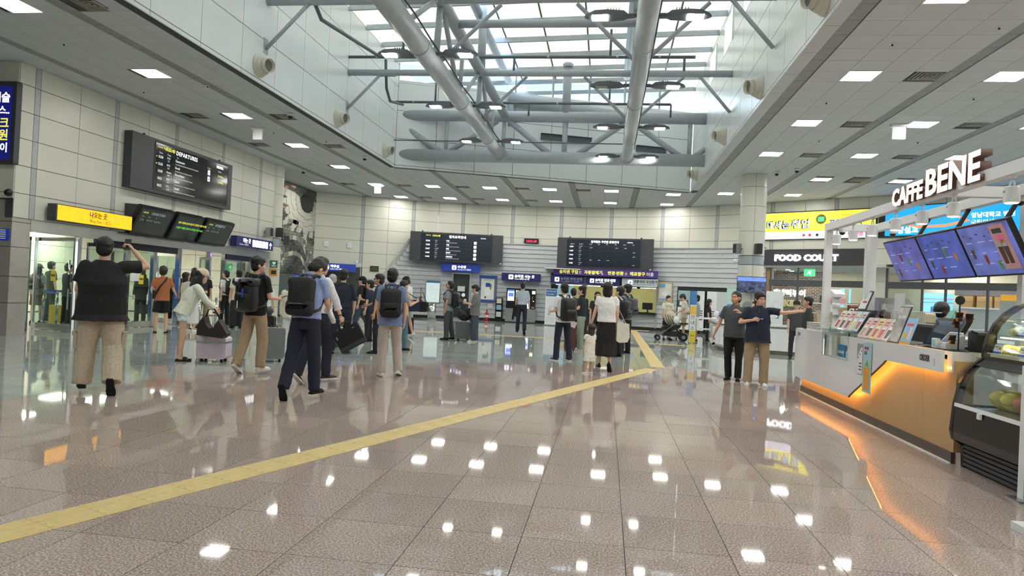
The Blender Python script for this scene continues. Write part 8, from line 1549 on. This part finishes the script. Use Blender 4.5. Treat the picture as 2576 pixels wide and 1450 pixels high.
c = person(-.26, 13.12, -32, .9, 'small girl in white ruffled dress and white sandals, arm raised to a hand', (232, 228, 218), (232, 228, 218), 'cap', 'none', 'bob', hem=.46, loose=1.2, la=((.1, .1, -1), (.05, .2, -1)), ra=((.12, .0, -1), (.1, .1, -1)), shoe=(232, 230, 226), vox=.009, hm=HBRN, head=(-20, -8, 0), face=True)
for sg in (-1, 1): g = G(); g.ball(c['T'](1.38, sg*.16), (.05, .045, .03)); hard('ruffle_sleeve', g, cm((232, 228, 218)), c['root'])
c = person(.32, 17.37, -58, 1.75, 'person in white t-shirt and black trousers looking up to the left, black pack', (230, 232, 232), (26, 26, 30), 'tee', 'trousers', 'thick', head=(-10, -12, 0), face=True, shoe=(24, 24, 26), wide=1.12); backpack(c, 'black backpack on the white t-shirt looking up', BLACK, .31, .48, .18)
c = person(.55, 18.6, -48, 1.86, 'tall person in grey-blue t-shirt and black trousers looking up', (132, 146, 158), (26, 26, 30), 'tee', 'trousers', 'thick', head=(-10, -10, 0), face=True); backpack(c, 'dark backpack on the tall grey-blue t-shirt', CHAR, .3, .46, .17)
c = person(-2.98, 24.52, 2, 1.8, 'person in pale blue-grey shirt and navy trousers walking to the ticket machine', (176, 188, 202), (30, 34, 46), 'shirt', 'trousers', 'short', la=((.15, .1, -1), (.05, .5, -.7)), ra=((.2, -.02, -1), (.1, .1, -1)), hem=.96, shoe=(22, 22, 24), ll=((.07, .12, -1), (.03, .02, -1), 0), rl=((.06, -.04, -1), (.02, -.42, -1), 55)); q = c['arms'][0]; t = E('folded_jacket', c['W'](q[2]), 'dark jacket folded over the arm of the person at the ticket machine', 'jacket'); wob('cloth', G().prism(Fr(q[2]+V((-.1, .04, -.42)), (1, 0, 0)), [(0, 0), (.2, .03), (.22, .48), (.02, .5)], -.06, .06), cm((34, 38, 48)), t, c, False); wob('sleeve', G().tube([q[2]+V((-.06, .05, -.1)), q[2]+V((-.1, .05, -.52))], .04, 8), cm((34, 38, 48)), t, c)
c = person(-4.6, 19.86, -72, 1.73, 'person with glasses in grey checked shirt and grey trousers gazing up, hand in pocket', (134, 142, 152), (72, 74, 82), 'shirt', 'trousers', 'short', head=(0, -12, 0), face=True, skin=1, shoe=(24, 24, 26), wide=1.12, g=1.05, la=((.12, .0, -1), (-.05, .2, -1)), rl=((.06, -.1, -1), (.02, -.2, -1), 0)); backpack(c, 'black backpack on the grey checked shirt', BLACK, .3, .46, .17)
g = G()
for sg in (-1, 1): g.lathe(c['hd'](sg*.034, .098, .0), [(.024, -.002), (.027, -.002), (.027, .002), (.024, .002)], 12, c['Rh'] @ RX(90))
hard('glasses', g, BLACK, c['root'], False)
c = person(-3.74, 19.6, -82, 1.66, 'person in loose grey t-shirt and wide dark jeans looking at a phone, drink in hand', (112, 112, 112), (62, 74, 86), 'elbow', 'trousers', 'bun', head=(0, 14, 0), la=((.1, .18, -1), (-.1, .9, .2)), ra=((.1, .15, -1), (-.1, .9, .12)), loose=1.15, wide=1.5, shoe=(230, 230, 230), face=True, hem=.8)
q = c['arms'][0]; phone_at(c['W'](q[2]+q[4]*.12+V((0, 0, .03))), 60, 40, 'white-edged phone held by the person in loose grey t-shirt'); q = c['arms'][1]; hw = c['W'](q[2]+q[4]*.08); t = E('iced_drink', hw, 'clear plastic cup of iced drink in a raised hand', 'cup'); ob('cup', G().lathe(hw-V((0, 0, .04)), [(.028, 0), (.042, .12)], 14), mat('cup_milky', (214, 214, 210), .15), t, True); ob('lid', G().lathe(hw+V((0, 0, .08)), [(.045, 0), (.04, .03), (.01, .04)], 14), WHITE, t)
suitcase(-4.1, 19.75, 5, .44, .27, .5, mat('suitcase_graphite', (96, 100, 104), .35), 'graphite suitcase with a black bag on top, by the wide jeans'); t = E('soft_bag', (-4.05, 19.75, .62), 'soft black bag strapped on the graphite suitcase', 'bag'); g = G(); g.ball((-4.08, 19.72, .74), (.22, .16, .15)); g.ball((-3.95, 19.75, .84), (.16, .14, .13)); ob('bag_body', g, mat('nylon_black', (26, 26, 30), .7), t, True); ob('strap', G().tube([(-4.28, 19.62, .68), (-4.08, 19.55, .8), (-3.86, 19.62, .68)], .014, 6), CHAR, t, True)
c = person(-1.05, 33.0, 10, 1.66, 'person in dark uniform cap standing at the ticket window', (34, 36, 44), (30, 32, 40), 'long', 'trousers', 'short', capc=(34, 36, 42))
# --- stroller group and the information desk
c = person(2.35, 26.6, 165, 1.66, 'person in white t-shirt with a baby carrier and long black skirt, behind the stroller', (232, 228, 216), (26, 26, 28), 'tee', 'skirt', 'bun', face=True, head=(-15, 0, 0)); t = E('baby_carrier', c['W'](c['T'](1.1, 0, .16)), 'cream baby carrier worn over the white t-shirt', 'baby carrier'); T = c['T']; g = G(); g.ball(T(1.14, 0, .15), (.15, .11, .2)); g.ball(T(1.34, 0, .15), (.1, .08, .07)); wob('carrier_pouch', g, mat('carrier_cream', (210, 202, 182), .8), t, c)
for sg in (-1, 1): wob('strap', G().tube([T(1.3, sg*.1, .12), T(1.47, sg*.1, .02), T(1.4, sg*.1, -.1)], .02, 7), mat('carrier_cream', (210, 202, 182), .8), t, c)
person(2.98, 26.75, -90, 1.76, 'person in cream t-shirt, beige shorts and dark cap looking down at the desk', (222, 216, 196), (170, 156, 120), 'tee', 'shorts', 'short', capc=(66, 68, 68), head=(0, 30, 0), ra=((.1, .3, -1), (0, .6, -.4)), la=((.1, .3, -1), (0, .6, -.4)), shoe=(226, 226, 222), face=True)
person(3.36, 26.15, -88, 1.71, 'person in grey t-shirt and black cap pushing the stroller', (158, 164, 172), (150, 136, 104), 'tee', 'shorts', 'short', capc=(32, 34, 38), ra=((.1, .5, -.7), (.05, .8, -.35)), la=((.1, .5, -.7), (.05, .8, -.35)), shoe=(40, 40, 44), sole=(230, 230, 230), face=True)
person(3.95, 27.3, 92, 1.58, 'person in dark top with white lanyard straps and navy cap by the banners', (34, 34, 40), (36, 36, 42), 'tee', 'trousers', 'halflong', capc=(44, 56, 74), face=True)
t = E('stroller', (2.5, 26.0, 0), 'black framed stroller with a cream striped cover, facing the ticket windows', 'stroller'); SB = BLACK; CRS = mat('stroller_cream', (200, 190, 168), .8)
def sx(x, z, y=25.95): return (x, y, z)
for y in (25.72, 26.18):
    ob('frame_tube', G().tube([sx(3.02, 1.02, y), sx(2.75, .8, y), sx(2.0, .18, y)], .016, 8), SATIN, t, True); ob('rear_leg', G().tube([sx(2.5, .6, y), sx(2.86, .14, y)], .018, 8), SB, t, True)
    for x, r in ((1.95, .1), (2.88, .15)): ob('wheel', G().lathe((x, y, r), [(r, -.022), (r, .022)], 22, RX(90)), SB, t); ob('wheel_hub', G().lathe((x, y-.026, r), [(r*.45, -.004), (r*.45, .004)], 14, RX(90)), SATIN, t)
ob('handle_bar', G().tube([sx(3.02, 1.02, 25.72), sx(3.06, 1.04, 25.95), sx(3.02, 1.02, 26.18)], .02, 8), SB, t, True); ob('seat_shell', G().prism(Fr((0, 25.74, 0), (1, 0, 0)), [(2.05, .42), (2.5, .38), (2.75, .5), (2.78, .62), (2.5, .56), (2.15, .56)], -.42, 0), SB, t); g = G(); g.ball((2.42, 25.95, .82), (.24, .2, .3), 14, 10, RY(-28)); ob('cover_cloth', g, CRS, t, True)
for k in range(4): ob('cover_stripe', G().tube([(2.18+.09*k, 25.75, .98-.02*k), (2.24+.09*k, 25.735, .8), (2.34+.09*k, 25.75, .62)], .014, 6), CHAR, t, True)
ob('under_basket', G().prism(Fr((0, 25.74, 0), (1, 0, 0)), [(2.1, .18), (2.8, .16), (2.75, .36), (2.2, .34)], -.4, 0), SB, t); ob('cup_tray', G().box((2.86, 25.7, .66), (.3, .2, .05)), SB, t); ob('white_pouch', G().ball((2.6, 25.72, .78), (.12, .08, .14)), WHITE, t, True)
suitcase(2.62, 27.3, 0, .5, .3, .68, mat('suitcase_white', (206, 210, 208), .3), 'large white suitcase standing behind the stroller', handle=.3)
c = person(2.47, 13.59, 188, 1.69, 'older person in charcoal polo and black trousers, hand at the chest, facing the viewer', (76, 80, 84), (24, 24, 28), 'polo', 'trousers', 'thin', face=True, skin=1, head=(20, -4, 0), g=1.18, la=((.35, .5, -.75), (-.62, .42, .6)), ra=((.42, .02, -1), (.35, .15, -1)), hem=.84, shoe=(26, 26, 28), ll=((.02, .02, -1), (-.02, -.04, -1), 0), rl=((.04, -.04, -1), (-.05, -.12, -1), 0), vox=.0105, curl=(40, 30))
q = c['arms'][1]; hw = c['W'](q[2]+q[4]*.13); t = E('paper_slip', hw-V((0, 0, .12)), 'white paper slip hanging from the lowered hand of the charcoal polo wearer', 'paper'); ob('sheet', G().box(hw-V((0, 0, .05)), (.07, .006, .14), RY(-25)), WHITE, t); ob('fold', G().box(hw-V((-.03, 0, .1)), (.06, .006, .06), RY(-45)), WHITE, t)
q = c['arms'][0]; g = G(); g.lathe(q[1].lerp(q[2], .88), [(.029, -.014), (.033, -.012), (.033, .012), (.029, .014)], 14, q[4].to_track_quat('Z', 'Y').to_matrix()); hard('wristwatch', g, BLACK, c['root'])
c = person(2.76, 12.96, 172, 1.70, 'young person in navy polo, khaki trousers and white slides, one arm stretched out sideways', (34, 40, 60), (170, 150, 122), 'polo', 'trousers', 'thick', face=True, head=(-22, 10, 0), la=((.85, .3, -.1), (.9, .3, .18)), ra=((.45, .1, -.75), (-.85, .55, .22)), hem=.8, loose=1.1, g=1.16, wide=1.2, shoe=(236, 236, 232), ll=((.1, .02, -1), (.0, -.02, -1), 0), rl=((.1, .02, -1), (.02, -.02, -1), 0), vox=.0105, curl=(35, 60))
q = c['arms'][1]; t = E('pen', c['W'](q[2]), 'thin pen held across the chest of the navy polo wearer', 'pen'); wob('barrel', G().tube([q[2]+q[4]*.06+V((.03, .03, 0)), q[2]+q[4]*.06+V((-.12, .05, .02))], .006, 6), SATIN, t, c); wob('tip', G().tube([q[2]+q[4]*.06+V((-.12, .05, .02)), q[2]+q[4]*.06+V((-.135, .053, .022))], .003, 6), BLACK, t, c)
person(4.75, 22.9, -165, 1.56, 'person with black hair seated behind the information desk', (40, 40, 46), (40, 40, 44), 'tee', 'trousers', 'bob', face=True, head=(20, 0, 0))
person(4.75, 17.0, -92, 1.72, 'person in dark jacket facing left, partly behind the cafe counter', (48, 50, 46), (40, 40, 44), 'long', 'trousers', 'short', face=True, skin=1)
person(5.3, 20.1, 178, 1.62, 'person in dark cap and pale mask behind the white desk', (58, 60, 66), (40, 40, 44), 'tee', 'trousers', 'short', capc=(28, 28, 30), face=True)
person(4.75, 10.6, 15, 1.62, 'cafe worker in black bending behind the back shelf', (24, 24, 27), (30, 30, 34), 'tee', 'trousers', 'curly', lean=12)
# --- bake the soft surfaces
bpy.context.view_layer.update()
dg = bpy.context.evaluated_depsgraph_get()
done = [(o, bpy.data.meshes.new_from_object(o.evaluated_get(dg), depsgraph=dg)) for o in PEND]
for o, me in done:
    m0 = o.data.materials[0]; o.modifiers.clear(); o.data = me
    if not me.materials: me.materials.append(m0)
    me.polygons.foreach_set('use_smooth', [True]*len(me.polygons))
for o, fin in FING:
    bm = bmesh.new(); bm.from_mesh(o.data); vs = [bm.verts.new(v) for v in fin.v]
    for f in fin.f: fc_ = bm.faces.new([vs[i] for i in f]); fc_.smooth = True
    bm.to_mesh(o.data); bm.free()
